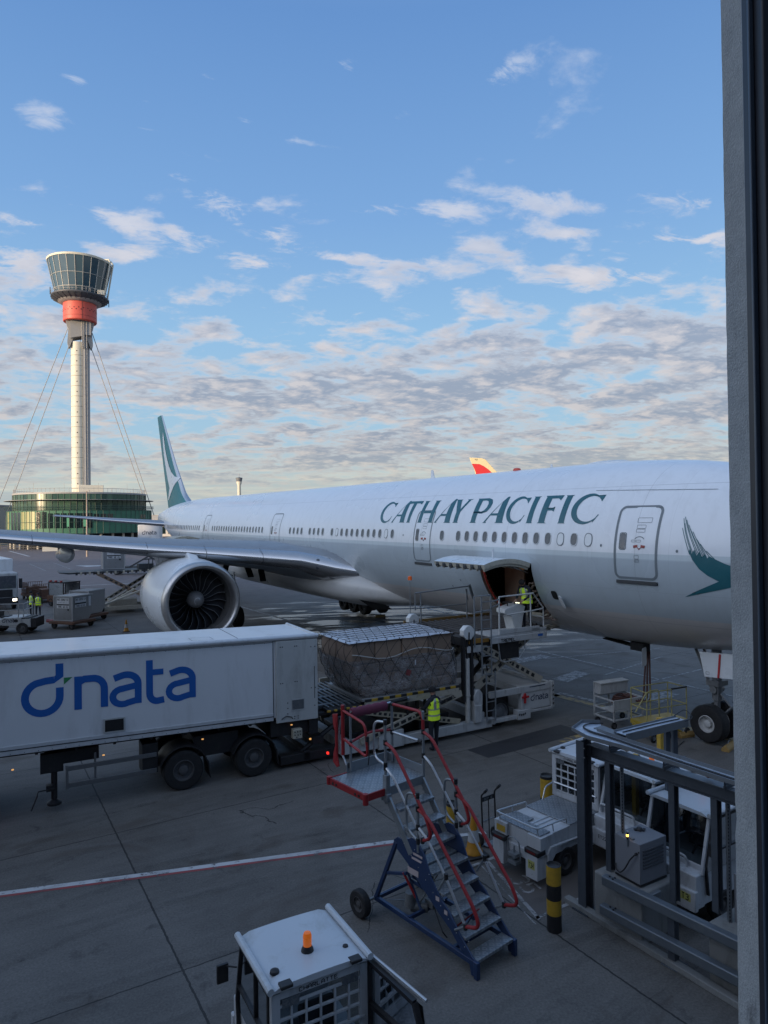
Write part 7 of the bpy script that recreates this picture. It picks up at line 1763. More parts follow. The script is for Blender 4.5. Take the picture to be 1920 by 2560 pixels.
def tug(label, x, y, rz, opendoor=False):
    t = thing('baggage_tug', label, 'baggage tug', (x, y, 0), rz, 'white electric baggage tugs'); w = .58
    mb = MB(); mb.b2(.0, 1.75, -w + .03, w - .03, .50, .92); mb.b2(1.75, 3.0, -w + .03, w - .03, .45, .96)
    mb.b2(-.06, .30, .26, w + .0, .58, .93); mb.b2(-.06, .30, -w - .0, -.26, .58, .93); mb.b2(-.05, .06, -.26, .26, .42, .60)
    for s_ in (-1, 1):
        mb.b2(-.14, .12, s_ * .42 - .14, s_ * .42 + .14, .16, .60)
        mb.prism([(.12, .60), (.12, .36), (.30, .52), (.42, .66), (1.05, .66), (1.18, .55), (1.3, .38), (1.75, .38), (1.75, .62), (.2, .72)], lambda u, v, d, s_=s_: (u, s_ * (w - .02 + d), v), 0, .06)
    mb.build('body', M_TGW, t, bevel=.015)
    mb = MB(); mb.b2(.85, 1.74, -w + .02, w - .02, .925, .95); mb.b2(.0, .50, .05, w - .06, .935, .955); mb.b2(.0, .3, -w + .06, .05, .935, .955); mb.build('deck', M_TRD, t, smooth=0, bevel=.006)
    mb = MB(); mb.b2(.06, .84, -w + .1, w - .1, .70, .72); mb.build('battery_bay', M_DGR, t)
    mb = MB()
    for y_ in (-.28, -.16, -.04): mb.tube([(.3, y_, .93), (.85, y_, .93)], .014, 6)
    mb.tube(rndpath([(.80, w - .08, .96), (.80, w - .08, 1.06), (-.08, w - .06, 1.10), (-.08, -w + .06, 1.10), (.80, -w + .08, 1.06), (.80, -w + .08, .96)], .08), .017, 7)
    for p in ((.0, w - .1), (.0, -w + .1), (.4, w - .07), (.4, -w + .07)): mb.tube([(p[0], p[1], .93), (p[0] - .03, p[1], 1.09)], .013, 6)
    mb.tube(rndpath([(1.35, w - .05, .95), (1.45, w - .05, 1.20), (1.72, w - .05, 1.24), (1.72, -w + .05, 1.24)], .06), .017, 7)
    mb.build('luggage_rail', M_SLV, t)
    mb = MB(); mb.tube(rndpath([(-.12, -.14, .40), (-.16, -.14, .74), (-.16, .0, .80), (-.16, .14, .74), (-.12, .14, .40)], .05), .014, 6); mb.cyl((-.14, 0, .3), (-.14, 0, .62), .02, n=8); mb.b2(-.22, -.06, -.10, .10, .30, .36); mb.b2(-.22, -.06, -.10, .10, .44, .50); mb.build('tow_hitch', M_GST, t)
    for s_ in (-1, 1):
        mb = MB(); mb.b2(-.15, .08, s_ * .42 - .17, s_ * .42 + .17, .60, .70); mb.build('lamp_hood', M_BKP, t, bevel=.02)
        mb = MB(); mb.b2(-.152, -.149, s_ * .42 - .10, s_ * .42 + .10, .63, .67); mb.build('rear_lamp', mat('lamp_red_off', (.12, .01, .01), .3), t, smooth=0)
    mb = MB(); mb.b2(-.065, -.062, .30, .52, .74, .86, 0); mb.build('warning_plate', M_YEL, t, smooth=0)
    mb = MB(); mb.add([(-.143, -.50, .34), (-.143, -.34, .34), (-.143, -.34, .50), (-.143, -.50, .50)], [(0, 1, 2, 3)]); pl2 = mb.build('number_plate', mat('plate_yellow', (.42, .42, .12), .5, dirt=.6, dcol=(.3, .3, .28), scale=20, wear=.6, wcol=(.35, .35, .33)), t, smooth=0)
    mb = MB(); text(mb, 'T34', lambda u, v, q: (-.145 - q, -.36 - u, .375 + v), .08, .12, 1.1); mb.build('plate_lettering', M_BKP, pl2, smooth=0)
    for x_ in (.72, 2.42):
        for y_ in (-w + .10, w - .10):
            mb = MB(); mb.wheel((0, 0, 0), .27, .20, (0, -1 if y_ < 0 else 1, 0), 0, 1, 24); wh = mb.build('wheel', [M_TYR, M_HUB], t); wh.location = (x_, y_, .27)
    # cab: four posts, roof, grille, glazing
    xb, xf = 1.76, 2.80; zr = 1.86
    mb = MB()
    for y_ in (-w + .03, w - .03):
        mb.bar((xb + .03, y_, .95), (xb + .03, y_, zr), .06, .06); mb.bar((xf + .22, y_, .95), (xf - .02, y_, zr), .06, .06, up=(0, 1, 0)); mb.bar((xb, y_, zr - .02), (xf, y_, zr - .02), .06, .06)
    mb.build('cab_frame', M_TGW, t, bevel=.01)
    mb = MB(); R_ = []
    for i in range(9):
        u = -1 + 2 * i / 8; R_.append([(xb - .05, u * (w + .03), zr + .075 - .02 * u * u - (.05 if abs(u) == 1 else 0)), (xf + .06, u * (w + .03), zr + .065 - .02 * u * u - (.05 if abs(u) == 1 else 0)), (xf + .06, u * (w + .03), zr), (xb - .05, u * (w + .03), zr)])
    mb.loft(R_, cap=True); rf = mb.build('roof', M_TRF, t, smooth=30, bevel=.012)
    mb = MB()
    for s_ in (-1, 1): mb.tube([(xb - .07, s_ * (w + .02), zr + .045), (xf + .07, s_ * (w + .02), zr + .045)], .04, 9)
    mb.build('roof_gutter', M_TRF, rf)
    mb = MB(); mb.lathe([(.075, 0), (.07, .03), (.055, .06), (.052, .07)], 18, 0, Matrix.Translation((xb + .36, 0, zr + .065))); b1_ = mb.build('beacon_base', M_BKP, rf)
    mb = MB(); mb.lathe([(.05, .065), (.052, .18), (.04, .215), (.0, .225)], 18, 0, Matrix.Translation((xb + .36, 0, zr + .065))); mb.build('beacon', mat('tug_beacon_amber', (.60, .13, .015), .28, emit=(1, .22, .02), estr=.22), rf)
    for x_, y_, r_ in ((xb + .20, w - .12, .055), (xb + .22, -w + .16, .035)):
        mb = MB(); mb.lathe([(r_, 0), (r_ * .9, r_ * .5), (r_ * .4, r_ * .8), (0, r_ * .85)], 14, 0, Matrix.Translation((x_, y_, zr + .06))); mb.build('roof_vent', M_BKP, rf)
    for y_ in (w - .16, -w + .16): mb = MB(); mb.b2(xb - .09, xb + .02, y_ - .07, y_ + .07, zr + .035, zr + .075); mb.build('roof_hinge', M_BKP, rf, bevel=.01)
    # grille of square openings
    mb = MB(); gx = xb - .02; y0, y1, z0, z1 = -w + .06, w - .06, 1.08, 1.68
    for k in range(7): yy = y0 + (y1 - y0) * k / 6; mb.b2(gx, gx + .025, yy - .013, yy + .013, z0, z1)
    for k in range(5): zz = z0 + (z1 - z0) * k / 4; mb.b2(gx - .002, gx + .027, y0 - .012, y1 + .012, zz - .013, zz + .013)
    mb.b2(gx - .004, gx + .02, -w + .0, -w + .10, .96, 1.83); mb.b2(gx - .004, gx + .02, w - .10, w - .0, .96, 1.83); mb.b2(gx - .004, gx + .02, -w, w, 1.69, 1.85) if 0 else None
    mb.b2(gx - .003, gx + .021, -w + .1, w - .1, 1.76, 1.84); mb.b2(gx - .003, gx + .021, -w + .1, w - .1, .96, 1.06)
    gr = mb.build('grille', M_TGW, t, smooth=0, bevel=.003)
    mb = MB(); text(mb, 'CHARLATTE', lambda u, v, q: (gx - .006 - q, .26 - u, 1.778 + v), .042, .46, 1.1); mb.build('grille_lettering', M_BKP, gr, smooth=0)
    for y_ in (w - .22, -w + .22): mb = MB(); mb.b2(gx - .008, gx + .0, y_ - .10, y_ + .10, 1.66, 1.755); mb.build('work_lamp', mat('lamp_glass_grey', (.10, .11, .12), .25, dirt=.5, scale=20), gr, smooth=0)
    mb = MB(); mb.add([(gx + .03, -w + .1, 1.06), (gx + .03, w - .1, 1.06), (gx + .03, w - .1, 1.76), (gx + .03, -w + .1, 1.76)], [(0, 1, 2, 3)]); mb.build('rear_window', M_TGL, t, smooth=0)
    mb = MB(); mb.add([(xf + .17, -w + .07, 1.08), (xf + .17, w - .07, 1.08), (xf - .0, w - .07, 1.83), (xf - .0, -w + .07, 1.83)], [(0, 1, 2, 3)]); mb.build('windscreen', M_TGL, t, smooth=0)
    for s_ in (-1, 1):
        if opendoor and s_ == -1: continue
        mb = MB(); yy = s_ * (w - .0)
        for a, c in (((xb + .06, yy, .97), (xb + .06, yy, zr - .04)), ((xb + .06, yy, zr - .05), (xf - .04, yy, zr - .05)), ((xf - .03, yy, zr - .05), (xf + .16, yy, 1.10)), ((xb + .06, yy, 1.28), (xf + .1, yy, 1.28)), ((xf + .16, yy, 1.1), (xf + .10, yy, .6)), ((xb + .5, yy, 1.28), (xb + .5, yy, zr - .04))): mb.bar(a, c, .03, .045, up=(0, 1, 0))
        d_ = mb.build('door', M_BKP, t)
        mb = MB(); mb.add([(xb + .06, yy * .995, .97), (xf + .13, yy * .995, .97), (xf + .13, yy * .995, 1.2), (xf - .04, yy * .995, zr - .05), (xb + .06, yy * .995, zr - .05)], [(0, 1, 2, 3, 4)]); mb.build('door_glass', M_TGL, d_, smooth=0)
    if opendoor:
        mb = MB(); yy = -w - .05
        for a, c in (((xb + .02, yy, .55), (xb + .02, yy, zr - .05)), ((xb + .02, yy, zr - .06), (xb - .78, yy - .12, zr - .10)), ((xb - .78, yy - .12, zr - .10), (xb - .98, yy - .20, 1.1)), ((xb - .98, yy - .2, 1.1), (xb - .9, yy - .2, .5)), ((xb, yy, 1.32), (xb - .94, yy - .19, 1.28)), ((xb, yy, .55), (xb - .9, yy - .2, .5))): mb.bar(a, c, .05, .06, up=(0, 1, 0))
        d_ = mb.build('open_door', M_BKP, t)
        mb = MB(); mb.add([(xb, yy, .6), (xb - .94, yy - .19, .55), (xb - .96, yy - .19, 1.2), (xb - .85, yy - .18, zr - .12), (xb, yy, zr - .08)], [(0, 1, 2, 3, 4)]); mb.build('door_glass', M_TGL, d_, smooth=0)
        mb = MB(); mb.tube([(xb, yy - .03, zr - .0), (xb - .88, yy - .21, zr - .06)], .022, 7); mb.build('door_rail', M_SLV, d_)
    mb = MB(); mb.b2(xb + .12, xb + .5, -.22, .22, 1.0, 1.12); mb.b2(xb + .08, xb + .16, -.22, .22, 1.1, 1.52); mb.build('seat', M_BKP, t, bevel=.03)
    mb = MB(); mb.tube([(xf - .25, .2 + .14 * math.cos(a), 1.30 + .10 * math.sin(a)) for a in [2 * PI * k / 16 for k in range(16)]], .012, 6, closed=True); mb.tube([(xf - .25, .2, 1.3), (xf - .05, .2, 1.1)], .02, 6); mb.build('steering_wheel', M_BKP, t)
    mb = MB(); mb.b2(xf + .16, xf + .40, -w + .02, w - .02, .42, .98); mb.b2(xf + .36, xf + .46, -w, w, .40, .74); mb.b2(xf - .1, xf + .18, -w + .04, w - .04, .95, 1.08); fr2 = mb.build('front_panel', M_TGW, t, bevel=.02)
    mb = MB(); mb.tube(rndpath([(xf + .22, -w + .06, .98), (xf + .26, -w + .06, 1.17), (xf + .26, w - .3, 1.17), (xf + .22, w - .3, .98)], .07), .022, 8); mb.build('bull_bar', M_TGW, fr2)
    mb = MB(); mb.add([(xf + .463, .30, .55), (xf + .463, .50, .55), (xf + .463, .50, .68), (xf + .463, .30, .68)], [(0, 1, 2, 3)]); p3 = mb.build('number_plate', MATS['plate_yellow'], fr2, smooth=0)
    mb = MB(); text(mb, 'T3', lambda u, v, q: (xf + .465 + q, .34 + u, .57 + v), .09, .12, 1.2); mb.build('plate_lettering', M_BKP, p3, smooth=0); mb = MB(); text(mb, 'ET2221', lambda u, v, q: (xf + .465 + q, -.40 + u, .58 + v), .06, .30, .9); mb.build('fleet_number', M_BKP, fr2, smooth=0)
    mb = MB(); mb.tube([(xf + .1, w + .02, 1.5), (xf + .2, w + .14, 1.5)], .012, 6); mb.box((xf + .2, w + .17, 1.42), (.04, .14, .22)); mb.build('mirror', M_BKP, t, bevel=.01)
    return t
tug('white baggage tug with a tread-plate deck behind the steel post, number T3 on its bumper', 2.53, 13.27, rad(37.5))
g0 = Vector((-.775, 7.66)); ga = rad(119.3); tug('white baggage tug with an amber beacon on its roof, nearest the viewer at the bottom', g0.x - 1.76 * math.cos(ga), g0.y - 1.76 * math.sin(ga), ga, True)
w0 = Vector((5.05, 11.95)); ga = rad(212); tug('white baggage tug facing the viewer behind the steel frame, beside the pillar', w0.x - 2.85 * math.cos(ga), w0.y - 2.85 * math.sin(ga), ga)
w0 = Vector((4.72, 13.45)); tug('white baggage tug half hidden behind the post and yellow pole, parked beside the first tug', w0.x - 2.85 * math.cos(ga), w0.y - 2.85 * math.sin(ga), ga)

# ================================================================== STEEL FRAME, CABLE TRAY, PLINTHS, GUARD RAIL
M_STL = mat('dark_steel_grey', (.085, .10, .12), .45, .45, dirt=.4, dcol=(.03, .035, .04), scale=4)
M_STG2 = mat('galvanised_beam', (.17, .19, .21), .45, .45, dirt=.4, dcol=(.07, .08, .09), scale=5)
M_RLG = mat('guard_rail_grey', (.115, .135, .155), .42, .35, dirt=.4, dcol=(.20, .21, .20), scale=5)
def ibeam(mb, p0, p1, w, h, t_=.014, up=(0, 0, 1), m=0):
    p0, p1 = Vector(p0), Vector(p1); d = (p1 - p0).normalized(); u = Vector(up)
    if abs(d.dot(u)) > .95: u = Vector((math.cos(rad(33)), math.sin(rad(33)), 0))
    sd = d.cross(u).normalized(); u = sd.cross(d)
    mb.bar(p0 + u * (h / 2 - t_ / 2), p1 + u * (h / 2 - t_ / 2), w, t_, m, up=u); mb.bar(p0 - u * (h / 2 - t_ / 2), p1 - u * (h / 2 - t_ / 2), w, t_, m, up=u); mb.bar(p0, p1, t_, h - 2 * t_ - .002, m, up=u)
fr3 = thing('steel_cable_frame', 'dark steel frame of posts and beam carrying a pale blue-grey cable tray', 'steel frame', (3.46, 12.01, 0))
def q3(x, y, z): return (x - 3.46, y - 12.01, z)
bd = Vector((5.08 - 3.58, 10.04 - 12.19, 0)).normalized()
mb = MB(); ibeam(mb, q3(3.47, 12.10, 0.02), q3(3.47, 12.10, 2.98), .17, .20); mb.box(q3(3.47, 12.10, .012), (.34, .34, .024), rz=rad(33)); p_ = mb.build('post', M_STL, fr3, smooth=0)
mb = MB()
for z in (2.88, 2.72): mb.cyl(q3(3.44, 11.96, z), q3(3.44, 11.95, z), .012, n=6)
mb.build('bolts', M_SLV, p_)
for t, z0 in ((.168 * 2.62, .83), (.626 * 2.62, .83), (.891 * 2.62, 1.0)):
    p = Vector((3.58, 12.19, 0)) + bd * t; mb = MB(); ibeam(mb, q3(p.x, p.y, z0), q3(p.x, p.y, 2.70), .10, .13, .01); mb.build('post', M_STL, fr3, smooth=0)
for t in (.25 * 2.62, .95 * 2.62):
    p = Vector((3.62, 12.22, 0)) + bd * t; mb = MB(); mb.bar(q3(p.x, p.y, .85), q3(p.x, p.y, 2.70), .045, .06, up=(0, 1, 0)); c_ = mb.build('slotted_channel', M_STG2, fr3, smooth=0)
    mb = MB()
    for k in range(34):
        o = Vector((-.36, -.93, 0)) * .034; mb.b2(p.x - 3.46 + o.x - .006, p.x - 3.46 + o.x + .006, p.y - 12.01 + o.y - .003, p.y - 12.01 + o.y + .0, .92 + k * .052, .945 + k * .052)
    mb.build('slots', M_DRK, c_, smooth=0)
mb = MB(); a = Vector((3.52, 12.25, 2.80)); c = a + bd * 4.6; ibeam(mb, q3(*a), q3(*c), .16, .20); mb.build('beam', M_STL, fr3, smooth=0)
mb = MB(); nb = Vector((-bd.y, bd.x, 0))
for (t0, t1) in ((.15, .62), (.70, 1.62), (1.72, 2.60), (2.70, 4.4)):
    s_ = a + bd * t0; e_ = a + bd * t1; mb.bar(q3(s_.x, s_.y, 2.912), q3(e_.x, e_.y, 2.912), .20, .012)
mb.build('cover_plate', M_STG2, fr3, smooth=0)
mb = MB()
for t in (.66, 1.67, 2.65): s_ = a + bd * t - nb * .15; e_ = a + bd * t + nb * .45; mb.bar(q3(s_.x, s_.y, 2.945), q3(e_.x, e_.y, 2.96), .045, .045); mb.bar(q3(s_.x, s_.y, 3.0), q3(e_.x, e_.y, 3.0), .03, .03); mb.cyl(q3(s_.x, s_.y, 2.90), q3(s_.x, s_.y, 3.05), .012, n=6)
mb.build('tray_bracket', M_STL, fr3)
def tray_mat():
    m = bpy.data.materials.new('perforated_tray'); m.use_nodes = True; t = m.node_tree; t.nodes.clear(); n = NB(t)
    tc = n.node('ShaderNodeTexCoord').outputs['Object']; r_ = n.node('ShaderNodeMapping', {'Vector': tc, 'Rotation': (0, 0, -math.atan2(bd.y, bd.x))}).outputs[0]; s_ = n.node('ShaderNodeSeparateXYZ', {0: r_}).outputs
    h = n.math('MULTIPLY', n.math('GREATER_THAN', n.math('SINE', n.math('MULTIPLY', s_[0], 190)), .2), n.math('GREATER_THAN', n.math('SINE', n.math('MULTIPLY', s_[1], 260)), .3))
    nz = n.noise(tc, 6, 5, .6); c = n.mix(n.math('MULTIPLY', h, .65), n.ramp(nz, [(.3, (.36, .43, .52)), (.7, (.52, .60, .70))]), (.10, .12, .15))
    p = n.node('ShaderNodeBsdfPrincipled', {'Base Color': c, 'Roughness': .35, 'Metallic': .25}); n.node('ShaderNodeOutputMaterial', {'Surface': p.outputs[0]}); return m
M_TRY = tray_mat()
TL = [(3.26, 12.24), (3.40, 12.52), (3.66, 12.66), (3.98, 12.58)]
P_o = [(3.29, 12.19), (3.42, 11.72), (3.62, 11.48), (3.84, 11.22), (4.36, 10.42), (4.88, 9.62), (5.55, 8.58)]
P_i = [(3.60, 12.62), (3.72, 12.12), (3.82, 11.90), (4.02, 11.55), (4.56, 10.68), (5.08, 9.86), (5.78, 8.74)]
mb = MB(); vs = [q3(x, y, 3.13) for x, y in P_o] + [q3(x, y, 3.13) for x, y in P_i]; n = len(P_o)
mb.add(vs, [(i, i + 1, n + i + 1, n + i) for i in range(n - 1)])
mb.add([q3(3.60, 12.62, 3.13), q3(3.72, 12.12, 3.13), q3(3.86, 12.26, 3.13), q3(3.92, 12.58, 3.13)], [(0, 1, 2, 3)])
ty = mb.build('cable_tray', M_TRY, fr3, smooth=0)
mb = MB()
for P in (P_o, P_i[1:]):
    for u_, v_ in zip(P, P[1:]): mb.bar(q3(u_[0], u_[1], 3.155), q3(v_[0], v_[1], 3.155), .012, .06)
mb.bar(q3(3.29, 12.19, 3.155), q3(3.60, 12.62, 3.155), .012, .06); mb.bar(q3(3.6, 12.62, 3.155), q3(3.92, 12.58, 3.155), .012, .06)
mb.build('tray_side', M_STG2, ty, smooth=0)
mb = MB(); T2 = [(4.04, 11.74), (5.42, 12.54)]; d2 = Vector((T2[1][0] - T2[0][0], T2[1][1] - T2[0][1], 0)).normalized(); n2 = Vector((-d2.y, d2.x, 0)) * .13
A_, B_ = Vector((4.04, 11.86, 3.16)), Vector((5.46, 12.68, 3.16))
mb.add([q3(*(A_ - n2)), q3(*(B_ - n2)), q3(*(B_ + n2)), q3(*(A_ + n2))], [(0, 1, 2, 3)]); t2_ = mb.build('side_tray', M_TRY, fr3, smooth=0)
mb = MB(); mb.bar(q3(*(A_ - n2 - Vector((0, 0, .04)))), q3(*(B_ - n2 - Vector((0, 0, .04)))), .015, .14); mb.bar(q3(*(A_ + n2)), q3(*(B_ + n2)), .015, .06); mb.bar(q3(3.80, 12.32, 3.14), q3(4.10, 11.86, 3.10), .24, .015); mb.build('tray_side', M_STG2, t2_, smooth=0)
mb = MB()
for o in (0, .16): mb.bar(q3(5.12 + o, 12.52 + o * .4, .0), q3(5.12 + o, 12.52 + o * .4, 3.05), .08, .10, up=(0, 1, 0))
mb.build('rear_post', M_STL, fr3, smooth=0)
mb = MB()
for k, o in enumerate((.0, .05)):
    pts = [q3(x0 + (x1 - x0) * (.55 + o * 2 + .12 * math.sin(i * 1.3)), y0 + (y1 - y0) * (.55 + o * 2 + .12 * math.sin(i * 1.3)), 3.15) for i, ((x0, y0), (x1, y1)) in enumerate(zip(P_o[1:], P_i[1:]))]
    pts = [q3(3.95, 12.50, 3.15), q3(3.66, 12.50, 3.15), q3(3.50, 12.30, 3.15)] + pts
    mb.tube(rndpath(pts, .25), .012, 6)
mb.tube([q3(4.1, 11.9, 3.175), q3(4.8, 12.32, 3.175), q3(5.4, 12.64, 3.175)], .012, 6); mb.tube(rndpath([q3(5.35, 12.75, 3.2), q3(5.6, 12.85, 3.3), q3(5.65, 12.6, 3.2), q3(5.4, 12.5, 3.15)], .1), .007, 5)
mb.build('cable', M_BKP, ty)
mb = MB(); mb.box(q3(4.86, 10.35, 3.0), (.09, .07, .06)); mb.build('junction_box', mat('terracotta', (.25, .09, .05), .6), fr3)

def gcube(name, label, cat, c, size, rz, z0, m, bevel=.02, group=None):
    t = thing(name, label, cat, (c[0], c[1], z0), rz, group); mb = MB(); mb.b2(-size[0] / 2, size[0] / 2, -size[1] / 2, size[1] / 2, 0, size[2]); return t, mb
t, mb = gcube('concrete_plinth', 'stained concrete plinth under the grey generator cabinet', 'plinth', (4.20, 11.70), (.95, .96, .83), rad(33), 0, M_CON); mb.build('block', M_CON, t, bevel=.035, seg=3)
mb = MB(); mb.b2(-.30, -.05, -.54, -.40, .70, .80); mb.build('steel_bracket', M_STG2, t, bevel=.01)
t, mb = gcube('concrete_plinth', 'second concrete plinth by the pillar under the smaller grey cabinet', 'plinth', (5.42, 10.05), (1.0, 1.0, .90), rad(33), 0, M_CON); mb.build('block', M_CON, t, bevel=.035, seg=3)
M_CAB = mat('cabinet_grey', (.17, .18, .20), .5, dirt=.25, dcol=(.10, .10, .11), scale=2)
t, mb = gcube('generator_cabinet', 'grey louvred generator cabinet with a small lit amber stack light', 'generator', (4.27, 11.62), (.66, .52, .66), rad(30), .85, M_CAB); mb.v = [(x, y, z + .03) for x, y, z in mb.v]; mb.build('casing', M_CAB, t, bevel=.01)
mb = MB()
for k in range(6): mb.bar((-.26, -.266, .56 - k * .055), (.24, -.266, .56 - k * .055), .016, .030)
mb.build('louvres', mat('louvre_dark', (.06, .065, .075), .5), t, bevel=.004)
mb = MB(); mb.b2(-.33, .33, -.26, .26, .0, .03); mb.build('feet', M_BKP, t)
mb = MB(); mb.box((-.27, -.06, .70), (.05, .06, .02)); mb.cyl((-.34, -.02, .58), (-.34, -.02, .70), .018, n=8); sl = mb.build('lamp_bracket', M_STG2, t)
mb = MB(); mb.cyl((-.34, -.02, .70), (-.34, -.02, .74), .020, n=12, m=0); mb.cyl((-.34, -.02, .742), (-.34, -.02, .775), .020, n=12, m=1); mb.cyl((-.34, -.02, .777), (-.34, -.02, .81), .020, n=12, m=0); mb.cyl((-.34, -.02, .812), (-.34, -.02, .83), .020, n=12, m=2)
mb.build('stack_light', [M_BKP, mat('stack_amber', (1, .5, .1), .3, emit=(1, .55, .08), estr=5), M_SLV], sl)
mb = MB(); pts = [(-.335, -.20, .52), (-.37, -.20, .52), (-.40, -.12, .42), (-.40, .0, .20), (-.40, .10, .10), (-.38, .20, .12), (-.35, .23, .20)]; mb.tube(rndpath(pts, .1), .012, 7); mb.cyl((-.332, -.2, .52), (-.365, -.2, .52), .022, n=10); mb.cyl((-.332, -.24, .56), (-.345, -.24, .56), .012, n=8); mb.build('power_lead', M_BKP, t)
mb = MB(); mb.lathe([(.05, 0), (.06, .02), (.04, .05), (.0, .055)], 12, 0, Matrix.Translation((.10, .10, .69))); mb.box((.16, .06, .70), (.10, .04, .02), rz=.5); mb.box((.05, .14, .70), (.06, .05, .03), rz=1.0); mb.build('rag', M_BKP, t)
t, mb = gcube('grey_cabinet', 'plain grey cabinet at the edge of the concrete pillar', 'cabinet', (5.52, 10.10), (.66, .52, .72), rad(30), .90, M_CAB); mb.build('casing', M_CAB, t, bevel=.01)
mb = MB(); mb.b2(-.335, -.329, -.2, .2, .1, .6); mb.build('panel', M_STG2, t); mb = MB(); mb.tube(rndpath([(-.34, 0, .3), (-.44, 0, .1), (-.42, .1, .02), (-.5, -.2, .02)], .06), .012, 6); mb.build('power_lead', M_BKP, t)
gr = thing('guard_rail', 'two heavy grey box-section guard rails on dark steel feet at the lower right', 'guard rail', (3.58, 11.44, 0), math.atan2(-1.77, 1.32))
for z in (.90, .40):
    mb = MB(); mb.b2(.0 if z > .5 else -.05, 4.4, -.07, .07, z - .09, z + .07); r_ = mb.build('rail', M_RLG, gr, bevel=.022, seg=3)
    mb = MB()
    for x, y in ((.12, 0), (.20, .03), (.20, -.03)): mb.cyl((x, y, z + .07), (x, y, z + .085), .016, n=8)
    mb.build('bolts', M_BKP, r_)
for x in (1.15, 3.1):
    mb = MB(); mb.b2(x - .06, x + .06, .075, .20, .0, .86); mb.b2(x - .14, x + .14, .0, .30, .0, .015); mb.build('foot_post', M_STL, gr, bevel=.006)
for i, (x, y, h, l) in enumerate(((4.86, 13.45, 2.25, 'tall yellow post standing between the two tugs'), (5.72, 14.35, 2.7, 'yellow post farther back, under the side cable tray'))):
    t = thing('yellow_post', l, 'post', (x, y, 0), .55, 'tall yellow posts'); mb = MB(); mb.b2(-.05, .05, -.05, .05, 0, h); mb.build('pole', M_YEL, t, bevel=.008)
    mb = MB(); mb.prism([(.05, 0), (.20, 0), (.05, .5)], lambda u, v, d: (u, d, v), -.02, .02); mb.prism([(-.05, .9), (-.15, .7), (-.15, .6), (-.05, .6)], lambda u, v, d: (u, d, v), -.03, .03); mb.build('gusset', M_YEL, t)

# ================================================================== GROUND POWER CART, YELLOW STAND, CHOCKS
gc = thing('power_cable_cart', 'pale steel cart with coiled brown cables under the fuselage', 'cable cart', (7.93, 22.45, 0), rad(25))
mb = MB()
for x in (-.62, .0, .62):
    for y in (0, .9): mb.bar((x, y, .25), (x, y, .92 if y == 0 else 1.36), .05, .05)
for z in (.92, .3, .58):
    for y in (0, .9): mb.bar((-.65, y, z), (.65, y, z), .05, .05)
    for x in (-.62, .62): mb.bar((x, 0, z), (x, .9, z), .05, .05)
mb.bar((-.65, .9, 1.36), (.65, .9, 1.36), .05, .05); mb.build('frame', M_VW, gc, bevel=.006)
mb = MB(); mb.b2(-.58, -.03, -.02, .0, .62, .90); mb.b2(.03, .58, -.02, .0, .62, .90); mb.b2(-.6, .6, .62, .92, 1.0, 1.34); mb.b2(-.62, .62, .58, .94, 1.34, 1.38); mb.b2(-.6, .6, .03, .6, .56, .60); mb.build('panel', M_VW, gc, bevel=.01)
M_CBL = mat('cable_brown', (.085, .035, .028), .6, dirt=.3)
mb = MB()
for k in range(5): mb.tube([(.15 + (.38 - .02 * k) * math.cos(a), .45 + (.24 - .01 * k) * math.sin(a), .72 + .05 * k + .02 * math.sin(3 * a + k)) for a in [2 * PI * q / 24 for q in range(24)]], .026, 6, closed=True)
mb.build('cable_coil', M_CBL, gc)
for x, y in ((-.55, .08), (.55, .08), (-.55, .85), (.55, .85)):
    mb = MB(); mb.wheel((0, 0, 0), .11, .06, (0, 1, 0), 0, 1, 16); w = mb.build('castor', [M_TYR, M_HUB], gc); w.location = (x, y, .11)
gm = Vector((7.93, 22.45, 0)); c25, s25 = math.cos(rad(25)), math.sin(rad(25))
def gl_(x, y, z): return Vector((7.93 + x * c25 - y * s25, 22.45 + x * s25 + y * c25, z))
hw = Raf @ AP(8.0, .55, -3.25) + air.location
for k in range(3):
    mb = MB(); e = gl_(.25 + .1 * k, .5, .95); m1 = Vector((hw.x - .12 + .09 * k, hw.y - .1, hw.z - .9)); m2_ = Vector((hw.x - .2 + .12 * k, hw.y - .2, hw.z - 1.7))
    o_ = Vector((7.93, 22.45, 0)); mb.tube(rndpath([hw + Vector((.05 * k, 0, 0)) - o_, m1 - o_, m2_ - o_, e - o_], .3, 8), .030, 7)
    cbl = mb.build('power_cable', M_CBL); cbl.location = o_; tag(cbl, ('brown power cable hanging left of the other two from the belly socket', 'brown power cable hanging between two others from the belly socket', 'brown power cable hanging nearest the nose wheel from the belly socket')[k], 'power cable')
ys = thing('yellow_work_stand', 'small yellow work stand with a guard rail cage under the fuselage', 'work stand', (8.30, 21.05, 0), rad(24))
mb = MB(); mb.b2(-.35, 1.25, -.05, .75, .42, .55); mb.b2(-.45, .55, -.08, -.02, .50, .66); mb.bar((-.1, .0, .1), (-.5, .5, .5), .08, .08); mb.bar((1.1, 0, .1), (.4, 0, .5), .07, .07); mb.bar((.1, 0, .15), (.9, 0, .45), .07, .07); mb.build('base', mat('stand_yellow', (.34, .24, .03), .5, dirt=.5, scale=4), ys, bevel=.01)
mb = MB(); r_ = .018
for x, y in ((-.4, 0), (.1, 0), (.62, 0), (1.25, .0), (1.25, .75), (.5, .75), (-.3, .75)): mb.tube([(x, y, .5), (x, y, 1.52)], r_, 6)
for z in (1.0, 1.52):
    mb.tube(rndpath([(-.4, 0, z), (.62, 0, z)], .05), r_, 6); mb.tube([(.62, 0, z), (1.25, .0, z)], r_, 6); mb.tube([(1.25, 0, z), (1.25, .75, z)], r_, 6); mb.tube([(1.25, .75, z), (-.3, .75, z)], r_, 6); mb.tube([(-.3, .75, z), (-.4, 0, z)], r_, 6)
